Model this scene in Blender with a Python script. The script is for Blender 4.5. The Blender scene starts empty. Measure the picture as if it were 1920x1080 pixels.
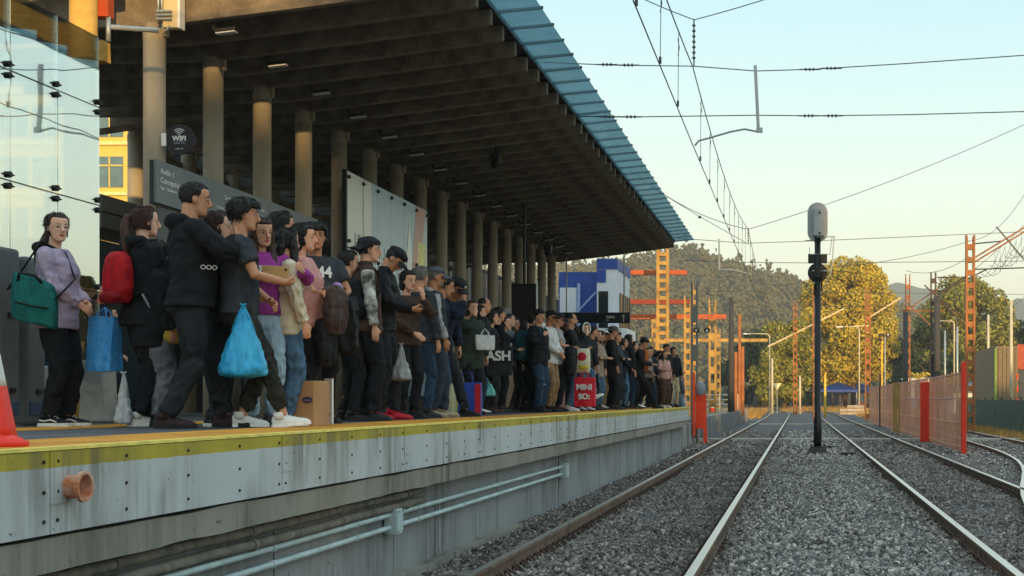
import bpy, bmesh, math, random
import numpy as np
from mathutils import Vector, Matrix, noise
R = math.radians
random.seed(7); rng = np.random.default_rng(11)
scene = bpy.context.scene
COL = scene.collection

# ---------------------------------------------------------------- camera
FPX, VX, VY, EYE = 2500.0, 1498.0, 750.0, 1.33      # focal length in photo pixels, vanishing point, eye height over rail
cd = bpy.data.cameras.new('camera'); cam = bpy.data.objects.new('camera', cd); COL.objects.link(cam)
cam.location = (0, 0, EYE); cam.rotation_euler = (R(90), 0, 0)
cd.sensor_width = 36; cd.lens = FPX/1920*36
cd.shift_x = -(VX-960)/1920; cd.shift_y = (VY-540)/1920
cd.clip_start = .1; cd.clip_end = 6000
scene.camera = cam

# ---------------------------------------------------------------- sky, sun, exposure
SUN_EL, SUN_AZ = R(6.0), math.atan2(.35, -.93)       # sun low behind the camera, to the right
w = bpy.data.worlds.new('World'); scene.world = w; w.use_nodes = True
nt = w.node_tree; nt.nodes.clear()
out = nt.nodes.new('ShaderNodeOutputWorld')
sky = nt.nodes.new('ShaderNodeTexSky'); sky.sky_type = 'NISHITA'; sky.sun_disc = False
sky.sun_elevation = SUN_EL; sky.sun_rotation = SUN_AZ; sky.dust_density = 2.0; sky.air_density = 1.2
bg1 = nt.nodes.new('ShaderNodeBackground'); bg1.inputs[1].default_value = .035
nt.links.new(sky.outputs[0], bg1.inputs[0])
tc = nt.nodes.new('ShaderNodeTexCoord'); sx = nt.nodes.new('ShaderNodeSeparateXYZ')
nt.links.new(tc.outputs['Generated'], sx.inputs[0])
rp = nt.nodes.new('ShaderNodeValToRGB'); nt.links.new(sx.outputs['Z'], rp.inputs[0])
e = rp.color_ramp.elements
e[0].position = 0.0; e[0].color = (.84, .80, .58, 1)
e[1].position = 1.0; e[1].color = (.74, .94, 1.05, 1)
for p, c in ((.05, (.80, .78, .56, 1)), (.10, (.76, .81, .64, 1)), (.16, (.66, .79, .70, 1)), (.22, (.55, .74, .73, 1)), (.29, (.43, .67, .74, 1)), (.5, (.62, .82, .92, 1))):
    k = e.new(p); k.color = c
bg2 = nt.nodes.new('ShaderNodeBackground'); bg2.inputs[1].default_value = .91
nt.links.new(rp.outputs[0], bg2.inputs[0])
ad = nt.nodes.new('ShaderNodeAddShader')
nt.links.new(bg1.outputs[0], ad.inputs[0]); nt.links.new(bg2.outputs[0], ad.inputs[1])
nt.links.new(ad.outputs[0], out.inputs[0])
sd = bpy.data.lights.new('sun', 'SUN'); sun = bpy.data.objects.new('sun', sd); COL.objects.link(sun)
sd.energy = 4.5; sd.angle = R(.5); sd.color = (1, .63, .25)
sun.rotation_euler = Vector((-.35*math.cos(SUN_EL), .93*math.cos(SUN_EL), -math.sin(SUN_EL)*.9937)).to_track_quat('-Z', 'Y').to_euler()
scene.view_settings.view_transform = 'Standard'; scene.view_settings.look = 'None'
scene.view_settings.exposure = 0.5; scene.view_settings.gamma = 1.0
scene.cycles.use_denoising = True
scene.cycles.max_bounces = 6; scene.cycles.transparent_max_bounces = 12

# ---------------------------------------------------------------- helpers
def lin(h):
    """'#rrggbb' -> linear rgb"""
    h = h.lstrip('#'); o = []
    for i in (0, 2, 4):
        v = int(h[i:i+2], 16)/255
        o.append(v/12.92 if v <= .04045 else ((v+.055)/1.055)**2.4)
    return tuple(o)
def at(px, py, D):
    """world point seen at a photo pixel at a given distance along the track"""
    return Vector(((px-VX)/FPX*D, D, EYE+(VY-py)/FPX*D))
_mats = {}
def mat(name, c, rough=.7, metal=0., var=.25, vscale=6., bump=0., bscale=40., spec=.3, stretch=(1, 1, 1), c2=None, detail=6., emit=None):
    """principled material whose colour wanders between c and c2 through 3-D noise"""
    if name in _mats: return _mats[name]
    if isinstance(c, str): c = lin(c)
    if isinstance(c2, str): c2 = lin(c2)
    m = bpy.data.materials.new(name); m.use_nodes = True; _mats[name] = m
    n = m.node_tree.nodes; L = m.node_tree.links
    b = n['Principled BSDF']
    b.inputs['Roughness'].default_value = rough; b.inputs['Metallic'].default_value = metal
    b.inputs['Specular IOR Level'].default_value = spec
    t = n.new('ShaderNodeTexCoord'); mp = n.new('ShaderNodeMapping'); mp.inputs['Scale'].default_value = stretch
    L.new(t.outputs['Object'], mp.inputs[0])
    if var > 0 or c2:
        nz = n.new('ShaderNodeTexNoise'); nz.inputs['Scale'].default_value = vscale; nz.inputs['Detail'].default_value = detail
        nz.inputs['Roughness'].default_value = .65
        L.new(mp.outputs[0], nz.inputs[0])
        r = n.new('ShaderNodeValToRGB'); L.new(nz.outputs[0], r.inputs[0])
        lo = c2 if c2 else tuple(x*(1-var) for x in c)
        hi = c if c2 else tuple(min(1, x*(1+var)) for x in c)
        r.color_ramp.elements[0].position = .35; r.color_ramp.elements[0].color = (*lo, 1)
        r.color_ramp.elements[1].position = .65; r.color_ramp.elements[1].color = (*hi, 1)
        L.new(r.outputs[0], b.inputs['Base Color'])
    else:
        b.inputs['Base Color'].default_value = (*c, 1)
    if bump > 0:
        nb = n.new('ShaderNodeTexNoise'); nb.inputs['Scale'].default_value = bscale; nb.inputs['Detail'].default_value = 5
        L.new(mp.outputs[0], nb.inputs[0])
        bp = n.new('ShaderNodeBump'); bp.inputs['Strength'].default_value = bump; bp.inputs['Distance'].default_value = .02
        L.new(nb.outputs[0], bp.inputs['Height']); L.new(bp.outputs[0], b.inputs['Normal'])
    if emit:
        b.inputs['Emission Color'].default_value = (*emit[0], 1); b.inputs['Emission Strength'].default_value = emit[1]
    return m

class MB:
    """collects shapes and links them as ONE mesh object"""
    def __init__(s): s.v = []; s.f = []
    def add(s, vs, fs):
        k = len(s.v); s.v.extend(tuple(p) for p in vs); s.f.extend(tuple(i+k for i in f) for f in fs); return s
    def box(s, c, d, rot=None):
        c = Vector(c); x, y, z = (a/2 for a in d)
        vs = [Vector((i*x, j*y, k*z)) for i in (-1, 1) for j in (-1, 1) for k in (-1, 1)]
        if rot is not None: vs = [rot @ p for p in vs]
        return s.add([p+c for p in vs], [(0,1,3,2), (4,6,7,5), (0,4,5,1), (2,3,7,6), (0,2,6,4), (1,5,7,3)])
    def bb(s, x0, x1, y0, y1, z0, z1): return s.box(((x0+x1)/2, (y0+y1)/2, (z0+z1)/2), (abs(x1-x0), abs(y1-y0), abs(z1-z0)))
    def bar(s, a, b, wx, wy=None, up=(0, 0, 1)):
        """box beam from a to b"""
        a, b = Vector(a), Vector(b); d = b-a; wy = wy or wx
        q = d.to_track_quat('Z', 'Y').to_matrix()
        return s.box((a+b)/2, (wx, wy, d.length), q)
    def tube(s, pts, r, n=8, cap=True):
        """swept tube with a radius (or list of radii, or (rx,ry) pairs)"""
        pts = [Vector(p) for p in pts]; m = len(pts)
        rs = r if isinstance(r, (list, tuple)) and len(r) == m else [r]*m
        vs = []; fs = []; prev = None
        for i in range(m):
            t = (pts[min(i+1, m-1)]-pts[max(i-1, 0)]).normalized()
            if prev is None:
                u = Vector((1, 0, 0)) if abs(t.x) < .9 else Vector((0, 1, 0))
                u = (u-t*u.dot(t)).normalized()
            else:
                u = (prev-t*prev.dot(t)).normalized()
            prev = u; v = t.cross(u)
            ri = rs[i]; ra, rb = ri if isinstance(ri, (tuple, list)) else (ri, ri)
            for k in range(n):
                a = 2*math.pi*k/n; vs.append(pts[i]+u*(ra*math.cos(a))+v*(rb*math.sin(a)))
        for i in range(m-1):
            for k in range(n):
                k2 = (k+1) % n; fs.append((i*n+k, i*n+k2, (i+1)*n+k2, (i+1)*n+k))
        if cap: fs.append(tuple(range(n-1, -1, -1))); fs.append(tuple((m-1)*n+k for k in range(n)))
        return s.add(vs, fs)
    def rings(s, rings):
        """loft through rings of equal point count, capped"""
        n = len(rings[0]); vs = [p for r in rings for p in r]; fs = []
        for i in range(len(rings)-1):
            for k in range(n):
                k2 = (k+1) % n; fs.append((i*n+k, i*n+k2, (i+1)*n+k2, (i+1)*n+k))
        fs.append(tuple(range(n-1, -1, -1))); fs.append(tuple((len(rings)-1)*n+k for k in range(n)))
        return s.add(vs, fs)
    def ball(s, c, r, rot=None, nu=12, nv=8):
        c = Vector(c); rx, ry, rz = r if isinstance(r, (tuple, list)) else (r, r, r)
        vs = []; fs = []
        for j in range(1, nv):
            th = math.pi*j/nv
            for i in range(nu):
                a = 2*math.pi*i/nu; vs.append(Vector((rx*math.sin(th)*math.cos(a), ry*math.sin(th)*math.sin(a), rz*math.cos(th))))
        vs += [Vector((0, 0, rz)), Vector((0, 0, -rz))]; T = len(vs)-2; B = T+1
        for j in range(nv-2):
            for i in range(nu):
                i2 = (i+1) % nu; fs.append((j*nu+i, (j+1)*nu+i, (j+1)*nu+i2, j*nu+i2))
        for i in range(nu):
            i2 = (i+1) % nu; fs.append((T, i, i2)); fs.append((B, (nv-2)*nu+i2, (nv-2)*nu+i))
        if rot is not None: vs = [rot @ p for p in vs]
        return s.add([p+c for p in vs], fs)
    def prism(s, poly, axis, a, b):
        """extrude a 2-D outline along an axis: axis 'x' -> poly is (y,z), 'y' -> (x,z), 'z' -> (x,y)"""
        def P(u, v, t): return {'x': (t, u, v), 'y': (u, t, v), 'z': (u, v, t)}[axis]
        n = len(poly); vs = [P(u, v, a) for u, v in poly]+[P(u, v, b) for u, v in poly]
        fs = [tuple(range(n-1, -1, -1)), tuple(range(n, 2*n))]+[(i, (i+1) % n, n+(i+1) % n, n+i) for i in range(n)]
        return s.add(vs, fs)
    def build(s, name, m=None, parent=None, smooth=False, bevel=0.):
        me = bpy.data.meshes.new(name); me.from_pydata(s.v, [], s.f); me.update()
        bm = bmesh.new(); bm.from_mesh(me); bmesh.ops.recalc_face_normals(bm, faces=bm.faces); bm.to_mesh(me); bm.free()
        if smooth: me.polygons.foreach_set('use_smooth', [True]*len(me.polygons))
        if m: me.materials.append(m)
        o = bpy.data.objects.new(name, me); COL.objects.link(o)
        if parent: o.parent = parent
        if bevel:
            b = o.modifiers.new('bevel', 'BEVEL'); b.width = bevel; b.segments = 2; b.limit_method = 'ANGLE'
        return o
def tag(o, label=None, cat=None, group=None, kind=None):
    if label: o['label'] = label
    if cat: o['category'] = cat
    if group: o['group'] = group
    if kind: o['kind'] = kind
    return o
def empty(name, loc=(0, 0, 0), rz=0., label=None, cat=None, group=None):
    o = bpy.data.objects.new(name, None); COL.objects.link(o); o.location = loc; o.rotation_euler = (0, 0, rz)
    o.empty_display_size = .2
    return tag(o, label, cat, group)
def web(name, wd, h, y, pitch, m, parent):
    """connected ladder web: side strips with plates across"""
    xs = [-wd/2, -wd/2+.03, wd/2-.03, wd/2]; zs = [0, .2]; z = .2; fill = [False]
    while z < h-pitch*.5: zs += [z+pitch*.42, z+pitch]; fill += [True, False]; z += pitch
    vs = [(x, y, q) for q in zs for x in xs]; fs = []
    for r in range(len(zs)-1):
        for c in (0, 1, 2):
            if c != 1 or fill[r]: fs.append((r*4+c, r*4+c+1, r*4+c+5, r*4+c+4))
    mb = MB(); mb.v = vs; mb.f = fs; o = mb.build(name, m, parent); s = o.modifiers.new('thick', 'SOLIDIFY'); s.thickness = .018; s.offset = 0; return o
def struct(o): o['kind'] = 'structure'; return o
def copy_tree(o, parent=None):
    c = o.copy(); COL.objects.link(c)
    if parent: c.parent = parent
    for ch in list(o.children): copy_tree(ch, c)
    return c
def lettering(txt, size, m, parent, loc, rot, name='lettering', depth=.002, align='LEFT', sx=1., bold=.0):
    """raised letters as a mesh; text lies in its local XY plane"""
    cu = bpy.data.curves.new('text', 'FONT'); cu.body = txt; cu.size = size; cu.extrude = depth; cu.align_x = align; cu.offset = bold
    t = bpy.data.objects.new('text', cu); COL.objects.link(t)
    me = bpy.data.meshes.new_from_object(t.evaluated_get(bpy.context.evaluated_depsgraph_get()))
    bpy.data.objects.remove(t); bpy.data.curves.remove(cu)
    o = bpy.data.objects.new(name, me); COL.objects.link(o); me.materials.clear(); me.materials.append(m)
    o.parent = parent; o.location = loc; o.rotation_euler = rot; o.scale = (sx, 1, 1)
    return o
def npmesh(name, v, f, m, parent=None, smooth=False):
    """mesh from numpy arrays: v (n,3), f (k, 3 or 4)"""
    me = bpy.data.meshes.new(name); n, k = len(v), f.shape[1]
    me.vertices.add(n); me.vertices.foreach_set('co', np.ascontiguousarray(v, np.float32).ravel())
    me.loops.add(len(f)*k); me.loops.foreach_set('vertex_index', np.ascontiguousarray(f, np.int32).ravel())
    me.polygons.add(len(f)); me.polygons.foreach_set('loop_start', np.arange(0, len(f)*k, k, dtype=np.int32))
    me.update(calc_edges=True); me.validate()
    if smooth: me.polygons.foreach_set('use_smooth', [True]*len(f))
    me.materials.append(m); o = bpy.data.objects.new(name, me); COL.objects.link(o)
    if parent: o.parent = parent
    return o
# ================================================================ materials shared by the setting
def zband_mat(name, lo, hi, zcut, rough=.6, streak=True, dirt='#3a3630', dirt_amt=.55, ddens=.5):
    """painted panel: colour hi above world height zcut, lo below, with vertical run stains and scuffs"""
    m = bpy.data.materials.new(name); m.use_nodes = True; n = m.node_tree.nodes; L = m.node_tree.links
    b = n['Principled BSDF']; b.inputs['Roughness'].default_value = rough; b.inputs['Specular IOR Level'].default_value = .25
    t = n.new('ShaderNodeTexCoord'); s = n.new('ShaderNodeSeparateXYZ'); L.new(t.outputs['Object'], s.inputs[0])
    def nz(sc, stretch, det=6, rg=.6):
        mp = n.new('ShaderNodeMapping'); mp.inputs['Scale'].default_value = stretch; L.new(t.outputs['Object'], mp.inputs[0])
        q = n.new('ShaderNodeTexNoise'); q.inputs['Scale'].default_value = sc; q.inputs['Detail'].default_value = det; q.inputs['Roughness'].default_value = rg
        L.new(mp.outputs[0], q.inputs[0]); return q
    def ramp(src, a, bb, ca=(0, 0, 0, 1), cb=(1, 1, 1, 1)):
        r = n.new('ShaderNodeValToRGB'); r.color_ramp.elements[0].position = a; r.color_ramp.elements[1].position = bb
        r.color_ramp.elements[0].color = ca; r.color_ramp.elements[1].color = cb; L.new(src, r.inputs[0]); return r
    def mix(f, a, c, mode='MIX'):
        x = n.new('ShaderNodeMix'); x.data_type = 'RGBA'; x.blend_type = mode
        if isinstance(f, float): x.inputs[0].default_value = f
        else: L.new(f, x.inputs[0])
        for i, q in ((6, a), (7, c)):
            if isinstance(q, tuple): x.inputs[i].default_value = (*q, 1)
            else: L.new(q, x.inputs[i])
        return x.outputs[2]
    g = n.new('ShaderNodeMath'); g.operation = 'GREATER_THAN'; g.inputs[1].default_value = zcut
    wob = nz(9, (1, 1, 1)); mm = n.new('ShaderNodeMath'); mm.operation = 'MULTIPLY_ADD'; mm.inputs[1].default_value = .012
    L.new(wob.outputs[0], mm.inputs[0]); L.new(s.outputs['Z'], mm.inputs[2]); L.new(mm.outputs[0], g.inputs[0])
    tint = ramp(nz(1.3, (1, 1, 1), 3).outputs[0], .3, .7, (*[x*.82 for x in lin(lo)], 1), (*lin(lo), 1))
    tinth = ramp(nz(3, (1, 1, 1), 4).outputs[0], .3, .7, (*[x*.75 for x in lin(hi)], 1), (*lin(hi), 1))
    base = mix(g.outputs[0], tint.outputs[0], tinth.outputs[0])
    st = ramp(nz(11, (1, 1, .07), 7, .7).outputs[0], ddens, ddens+.18)
    msk = ramp(nz(1.1, (1, 1, .6), 4).outputs[0], .42, .66)
    f = n.new('ShaderNodeMath'); f.operation = 'MULTIPLY'; L.new(st.outputs[0], f.inputs[0]); L.new(msk.outputs[0], f.inputs[1])
    f2 = n.new('ShaderNodeMath'); f2.operation = 'MULTIPLY'; f2.inputs[1].default_value = dirt_amt; L.new(f.outputs[0], f2.inputs[0])
    c = mix(f2.outputs[0], base, lin(dirt))
    sc = ramp(nz(14, (1, .8, 1.3), 8, .75).outputs[0], .63, .68)
    c = mix(sc.outputs[0], c, lin('#2e2b26')) if dirt_amt > .3 else c
    L.new(c, b.inputs['Base Color'])
    bp = n.new('ShaderNodeBump'); bp.inputs['Strength'].default_value = .25; bp.inputs['Distance'].default_value = .01
    L.new(nz(25, (1, 1, .3)).outputs[0], bp.inputs['Height']); L.new(bp.outputs[0], b.inputs['Normal'])
    return m
M_concrete = mat('concrete', '#8d8a83', .85, var=.3, vscale=2.5, bump=.3, bscale=30)
M_wall = zband_mat('wall_concrete', '#8d9092', '#8d9092', 99., .85, dirt='#3b3934', dirt_amt=.7, ddens=.41)
M_ledge = zband_mat('ledge_concrete', '#8f8c82', '#8f8c82', 99., .9, dirt='#35332a', dirt_amt=.8, ddens=.40)
M_panel = zband_mat('edge_panel_paint', '#bcc2c2', '#b5a536', 1.056, .55, dirt='#5a5348', dirt_amt=.9, ddens=.40)
M_dark = mat('dark_metal', '#26272a', .5, var=.2)
M_black = mat('black_paint', '#101113', .5, var=.15)
M_galv = mat('galvanised_steel', '#9aa2a5', .45, .5, var=.15, vscale=8)
M_conduit = mat('conduit_paint', '#a9bcbd', .45, var=.15, vscale=5)
M_pipe = mat('cement_coated_pipe', '#6f6b62', .9, var=.35, vscale=9, bump=.6, bscale=30)
M_clay = mat('clay_pipe', '#b5683c', .7, c2='#d8c1ae', vscale=9, bump=.3)
M_white = mat('white_paint', '#d9dcdc', .5, var=.06)
M_orange = mat('orange_mast_paint', '#a3622c', .55, c2='#6a4426', vscale=3, stretch=(1, 1, .4))
M_yelmast = mat('ochre_mast_paint', '#b3924c', .55, c2='#8a6837', vscale=3, stretch=(1, 1, .4))
M_redbeam = mat('red_oxide_beam', '#a4512f', .6, var=.2)
M_wire = mat('overhead_wire', '#3d4347', .5, .4, var=.1)
M_ceram = mat('insulator_ceramic', '#3a3836', .3, var=.1)

# ================================================================ ground
def gz(x, y):
    z = -.135
    if y > 100: z += .62*min(1, (y-100)/75)**1.3
    if y > 420: z += (y-420)*.004
    return z
gxs = np.unique(np.concatenate([np.linspace(-4000, -60, 12), np.linspace(-60, -5, 14), np.linspace(-5, 12, 40), np.linspace(12, 80, 14), np.linspace(80, 4000, 12)]))
gys = np.unique(np.concatenate([np.linspace(-300, 2, 10), np.linspace(2, 60, 110), np.linspace(60, 200, 50), np.linspace(200, 600, 12), np.linspace(600, 5200, 10)]))
gv = np.array([(x, y, gz(x, y)) for y in gys for x in gxs]); nx = len(gxs)
gf = np.array([(j*nx+i, j*nx+i+1, (j+1)*nx+i+1, (j+1)*nx+i) for j in range(len(gys)-1) for i in range(nx-1)])
def ground_mat():
    m = bpy.data.materials.new('ballast_and_soil'); m.use_nodes = True; n = m.node_tree.nodes; L = m.node_tree.links
    b = n['Principled BSDF']; b.inputs['Roughness'].default_value = .95; b.inputs['Specular IOR Level'].default_value = .15
    t = n.new('ShaderNodeTexCoord'); s = n.new('ShaderNodeSeparateXYZ'); L.new(t.outputs['Object'], s.inputs[0])
    v = n.new('ShaderNodeTexVoronoi'); v.inputs['Scale'].default_value = 19; L.new(t.outputs['Object'], v.inputs[0])
    r = n.new('ShaderNodeValToRGB'); L.new(v.outputs['Color'], r.inputs[0])
    r.color_ramp.elements[0].color = (.035, .034, .034, 1); r.color_ramp.elements[1].color = (.15, .148, .15, 1); r.color_ramp.elements[1].position = .8
    k = r.color_ramp.elements.new(.97); k.color = (.34, .33, .32, 1)
    nz = n.new('ShaderNodeTexNoise'); nz.inputs['Scale'].default_value = 1.2; nz.inputs['Detail'].default_value = 6; L.new(t.outputs['Object'], nz.inputs[0])
    r2 = n.new('ShaderNodeValToRGB'); L.new(nz.outputs[0], r2.inputs[0]); r2.color_ramp.elements[0].position = .35; r2.color_ramp.elements[1].position = .7
    r2.color_ramp.elements[0].color = (.11, .095, .06, 1); r2.color_ramp.elements[1].color = (.24, .20, .12, 1)
    # soil beyond the ballast bed: x > 7.6 or far away
    a = n.new('ShaderNodeMath'); a.operation = 'GREATER_THAN'; a.inputs[1].default_value = 7.9
    mm = n.new('ShaderNodeMath'); mm.operation = 'MULTIPLY_ADD'; mm.inputs[1].default_value = 1.6; L.new(nz.outputs[0], mm.inputs[0]); L.new(s.outputs['X'], mm.inputs[2]); L.new(mm.outputs[0], a.inputs[0])
    c = n.new('ShaderNodeMath'); c.operation = 'GREATER_THAN'; c.inputs[1].default_value = 135; L.new(s.outputs['Y'], c.inputs[0])
    mx = n.new('ShaderNodeMath'); mx.operation = 'MAXIMUM'; L.new(a.outputs[0], mx.inputs[0]); L.new(c.outputs[0], mx.inputs[1])
    x = n.new('ShaderNodeMix'); x.data_type = 'RGBA'; L.new(mx.outputs[0], x.inputs[0]); L.new(r.outputs[0], x.inputs[6]); L.new(r2.outputs[0], x.inputs[7])
    L.new(x.outputs[2], b.inputs['Base Color'])
    bp = n.new('ShaderNodeBump'); bp.inputs['Strength'].default_value = 1; bp.inputs['Distance'].default_value = .04
    L.new(v.outputs['Distance'], bp.inputs['Height']); bp.invert = True; L.new(bp.outputs[0], b.inputs['Normal'])
    return m
M_ground = ground_mat()
struct(npmesh('ground', gv, gf, M_ground))

# loose ballast stones near the camera
ico = bmesh.new(); bmesh.ops.create_icosphere(ico, subdivisions=1, radius=1)
iv = np.array([v.co[:] for v in ico.verts]); iF = np.array([[v.index for v in f.verts] for f in ico.faces]); ico.free()
RAILX = [-2.508, -.832, 1.68, 3.356]
def stone_field(name, n, x0, x1, y0, y1, smin, smax, label, power=1.5):
    y = y0+(y1-y0)*rng.random(n)**power; x = x0+(x1-x0)*rng.random(n)
    keep = np.ones(n, bool)
    for rx in RAILX: keep &= np.abs(x-rx) > .075
    x, y = x[keep], y[keep]; n = len(x)
    sc = smin+(smax-smin)*rng.random(n)**2
    var = [iv*(1+.55*(rng.random((12, 1))-.5)*2)*np.array([1, .8, .62]) for _ in range(9)]
    V = np.array(var)[rng.integers(0, 9, n)]
    q = rng.normal(size=(n, 4)); q /= np.linalg.norm(q, axis=1)[:, None]; a, b, c, d = q.T
    Rm = np.stack([np.stack([1-2*(c*c+d*d), 2*(b*c-a*d), 2*(b*d+a*c)], -1), np.stack([2*(b*c+a*d), 1-2*(b*b+d*d), 2*(c*d-a*b)], -1), np.stack([2*(b*d-a*c), 2*(c*d+a*b), 1-2*(b*b+c*c)], -1)], 1)
    V = np.einsum('nij,nkj->nki', Rm, V)*sc[:, None, None]
    hump = .03*np.sin(x*2.1+y*.7)*np.sin(y*1.3-x)
    P = np.stack([x, y, -.135+sc*.30+np.where((x > -.75) & (x < 1.6), .035, 0)+hump*.6], -1)
    V = (V+P[:, None, :]).reshape(-1, 3); F = (iF[None]+(np.arange(n)*12)[:, None, None]).reshape(-1, 3)
    o = npmesh(name, V, F, M_stone); tag(o, label, 'ballast', kind='stuff'); return o
def stone_mat():
    m = bpy.data.materials.new('ballast_stone'); m.use_nodes = True; n = m.node_tree.nodes; L = m.node_tree.links
    b = n['Principled BSDF']; b.inputs['Roughness'].default_value = .85; b.inputs['Specular IOR Level'].default_value = .3
    g = n.new('ShaderNodeNewGeometry'); r = n.new('ShaderNodeValToRGB'); L.new(g.outputs['Random Per Island'], r.inputs[0])
    r.color_ramp.elements[0].color = (.05, .048, .047, 1); r.color_ramp.elements[1].color = (.52, .50, .47, 1)
    for p, c in ((.45, (.15, .142, .134, 1)), (.85, (.28, .265, .25, 1)), (.97, (.40, .37, .34, 1))): k = r.color_ramp.elements.new(p); k.color = c
    t = n.new('ShaderNodeTexCoord'); nz = n.new('ShaderNodeTexNoise'); nz.inputs['Scale'].default_value = 45; L.new(t.outputs['Object'], nz.inputs[0])
    x = n.new('ShaderNodeMix'); x.data_type = 'RGBA'; x.blend_type = 'OVERLAY'; x.inputs[0].default_value = .5; L.new(r.outputs[0], x.inputs[6]); L.new(nz.outputs[0], x.inputs[7])
    # rust and oil staining in bands beside each rail, paler clean stone between the tracks
    s = n.new('ShaderNodeSeparateXYZ'); L.new(t.outputs['Object'], s.inputs[0]); mr = n.new('ShaderNodeMapRange'); mr.inputs[1].default_value = -4; mr.inputs[2].default_value = 6; L.new(s.outputs['X'], mr.inputs[0])
    wn = n.new('ShaderNodeTexNoise'); wn.inputs['Scale'].default_value = 2.5; wn.inputs['Detail'].default_value = 5; L.new(t.outputs['Object'], wn.inputs[0])
    wa = n.new('ShaderNodeMath'); wa.operation = 'MULTIPLY_ADD'; wa.inputs[1].default_value = .05; L.new(wn.outputs[0], wa.inputs[0]); L.new(mr.outputs[0], wa.inputs[2])
    cr = n.new('ShaderNodeValToRGB'); L.new(wa.outputs[0], cr.inputs[0]); E = cr.color_ramp.elements; E[0].color = (.9, .86, .8, 1); E[1].color = (1.0, .96, .9, 1)
    for q, c in ((.10, (.95, .92, .88)), (.165, (.62, .53, .45)), (.21, (.9, .86, .82)), (.28, (.85, .8, .76)), (.335, (.6, .52, .45)), (.38, (1.15, 1.13, 1.1)), (.50, (1.25, 1.22, 1.18)), (.56, (1.1, 1.08, 1.05)), (.593, (.6, .52, .45)), (.64, (.85, .8, .76)), (.70, (.85, .8, .75)), (.76, (.6, .52, .45)), (.81, (1.05, 1, .95))):
        k = E.new(q); k.color = (*c, 1)
    x2 = n.new('ShaderNodeMix'); x2.data_type = 'RGBA'; x2.blend_type = 'MULTIPLY'; x2.inputs[0].default_value = 1; L.new(x.outputs[2], x2.inputs[6]); L.new(cr.outputs[0], x2.inputs[7])
    L.new(x2.outputs[2], b.inputs['Base Color'])
    bp = n.new('ShaderNodeBump'); bp.inputs['Strength'].default_value = .4; bp.inputs['Distance'].default_value = .01; L.new(nz.outputs[0], bp.inputs['Height']); L.new(bp.outputs[0], b.inputs['Normal'])
    return m
M_stone = stone_mat()
stone_field('ballast_stones', 105000, -3.28, 5.0, 9.5, 34, .013, .034, 'loose grey ballast stones lying between and beside the nearer rails', 1.6)
stone_field('ballast_stones', 24000, -3.28, 7.8, 30, 62, .03, .06, 'loose grey ballast stones farther along the tracks', 1.3)

# ================================================================ rails
def rail_mat():
    m = bpy.data.materials.new('rail_steel'); m.use_nodes = True; n = m.node_tree.nodes; L = m.node_tree.links
    b = n['Principled BSDF']; t = n.new('ShaderNodeTexCoord')
    g = n.new('ShaderNodeNewGeometry'); s = n.new('ShaderNodeSeparateXYZ'); L.new(g.outputs['Normal'], s.inputs[0])
    a = n.new('ShaderNodeMath'); a.operation = 'GREATER_THAN'; a.inputs[1].default_value = .8; L.new(s.outputs['Z'], a.inputs[0])
    s2 = n.new('ShaderNodeSeparateXYZ'); L.new(t.outputs['Object'], s2.inputs[0])
    c = n.new('ShaderNodeMath'); c.operation = 'GREATER_THAN'; c.inputs[1].default_value = -.012; L.new(s2.outputs['Z'], c.inputs[0])
    mu = n.new('ShaderNodeMath'); mu.operation = 'MULTIPLY'; L.new(a.outputs[0], mu.inputs[0]); L.new(c.outputs[0], mu.inputs[1])
    nz = n.new('ShaderNodeTexNoise'); nz.inputs['Scale'].default_value = 7; nz.inputs['Detail'].default_value = 7; L.new(t.outputs['Object'], nz.inputs[0])
    r = n.new('ShaderNodeValToRGB'); L.new(nz.outputs[0], r.inputs[0]); r.color_ramp.elements[0].position = .3; r.color_ramp.elements[1].position = .7
    r.color_ramp.elements[0].color = (.06, .034, .022, 1); r.color_ramp.elements[1].color = (.20, .125, .08, 1)
    x = n.new('ShaderNodeMix'); x.data_type = 'RGBA'; L.new(mu.outputs[0], x.inputs[0]); L.new(r.outputs[0], x.inputs[6]); x.inputs[7].default_value = (.62, .60, .57, 1)
    L.new(x.outputs[2], b.inputs['Base Color']); L.new(mu.outputs[0], b.inputs['Metallic'])
    y = n.new('ShaderNodeMapRange'); L.new(mu.outputs[0], y.inputs[0]); y.inputs[3].default_value = .8; y.inputs[4].default_value = .3; L.new(y.outputs[0], b.inputs['Roughness'])
    return m
M_rail = rail_mat()
M_sleeper = mat('sleeper_concrete', '#6b675f', .95, var=.3, vscale=8, bump=.4)
M_clip = mat('rusty_clip', '#3a2a22', .8, var=.3)
PROF = [(-.035, 0), (.035, 0), (.036, -.03), (.010, -.045), (.010, -.125), (.065, -.14), (.065, -.15), (-.065, -.15), (-.065, -.14), (-.010, -.125), (-.010, -.045), (-.036, -.03)]
def curve_x(x0, y, y0=113., rad=350.):
    return x0 if y < y0 else x0-(y-y0)**2/(2*rad)
def rail(name, path, parent):
    mb = MB(); rg = []
    for i, p in enumerate(path):
        t = (Vector(path[min(i+1, len(path)-1)])-Vector(path[max(i-1, 0)])).normalized(); nrm = Vector((t.y, -t.x, 0))
        rg.append([Vector(p)+nrm*u+Vector((0, 0, v)) for u, v in PROF])
    mb.rings(rg[::-1]); return mb.build(name, M_rail, parent)
ys_main = list(np.arange(-4, 110, 6.))+list(np.arange(112, 230, 4.))
def rise(y): return gz(0, y)+.135
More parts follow.
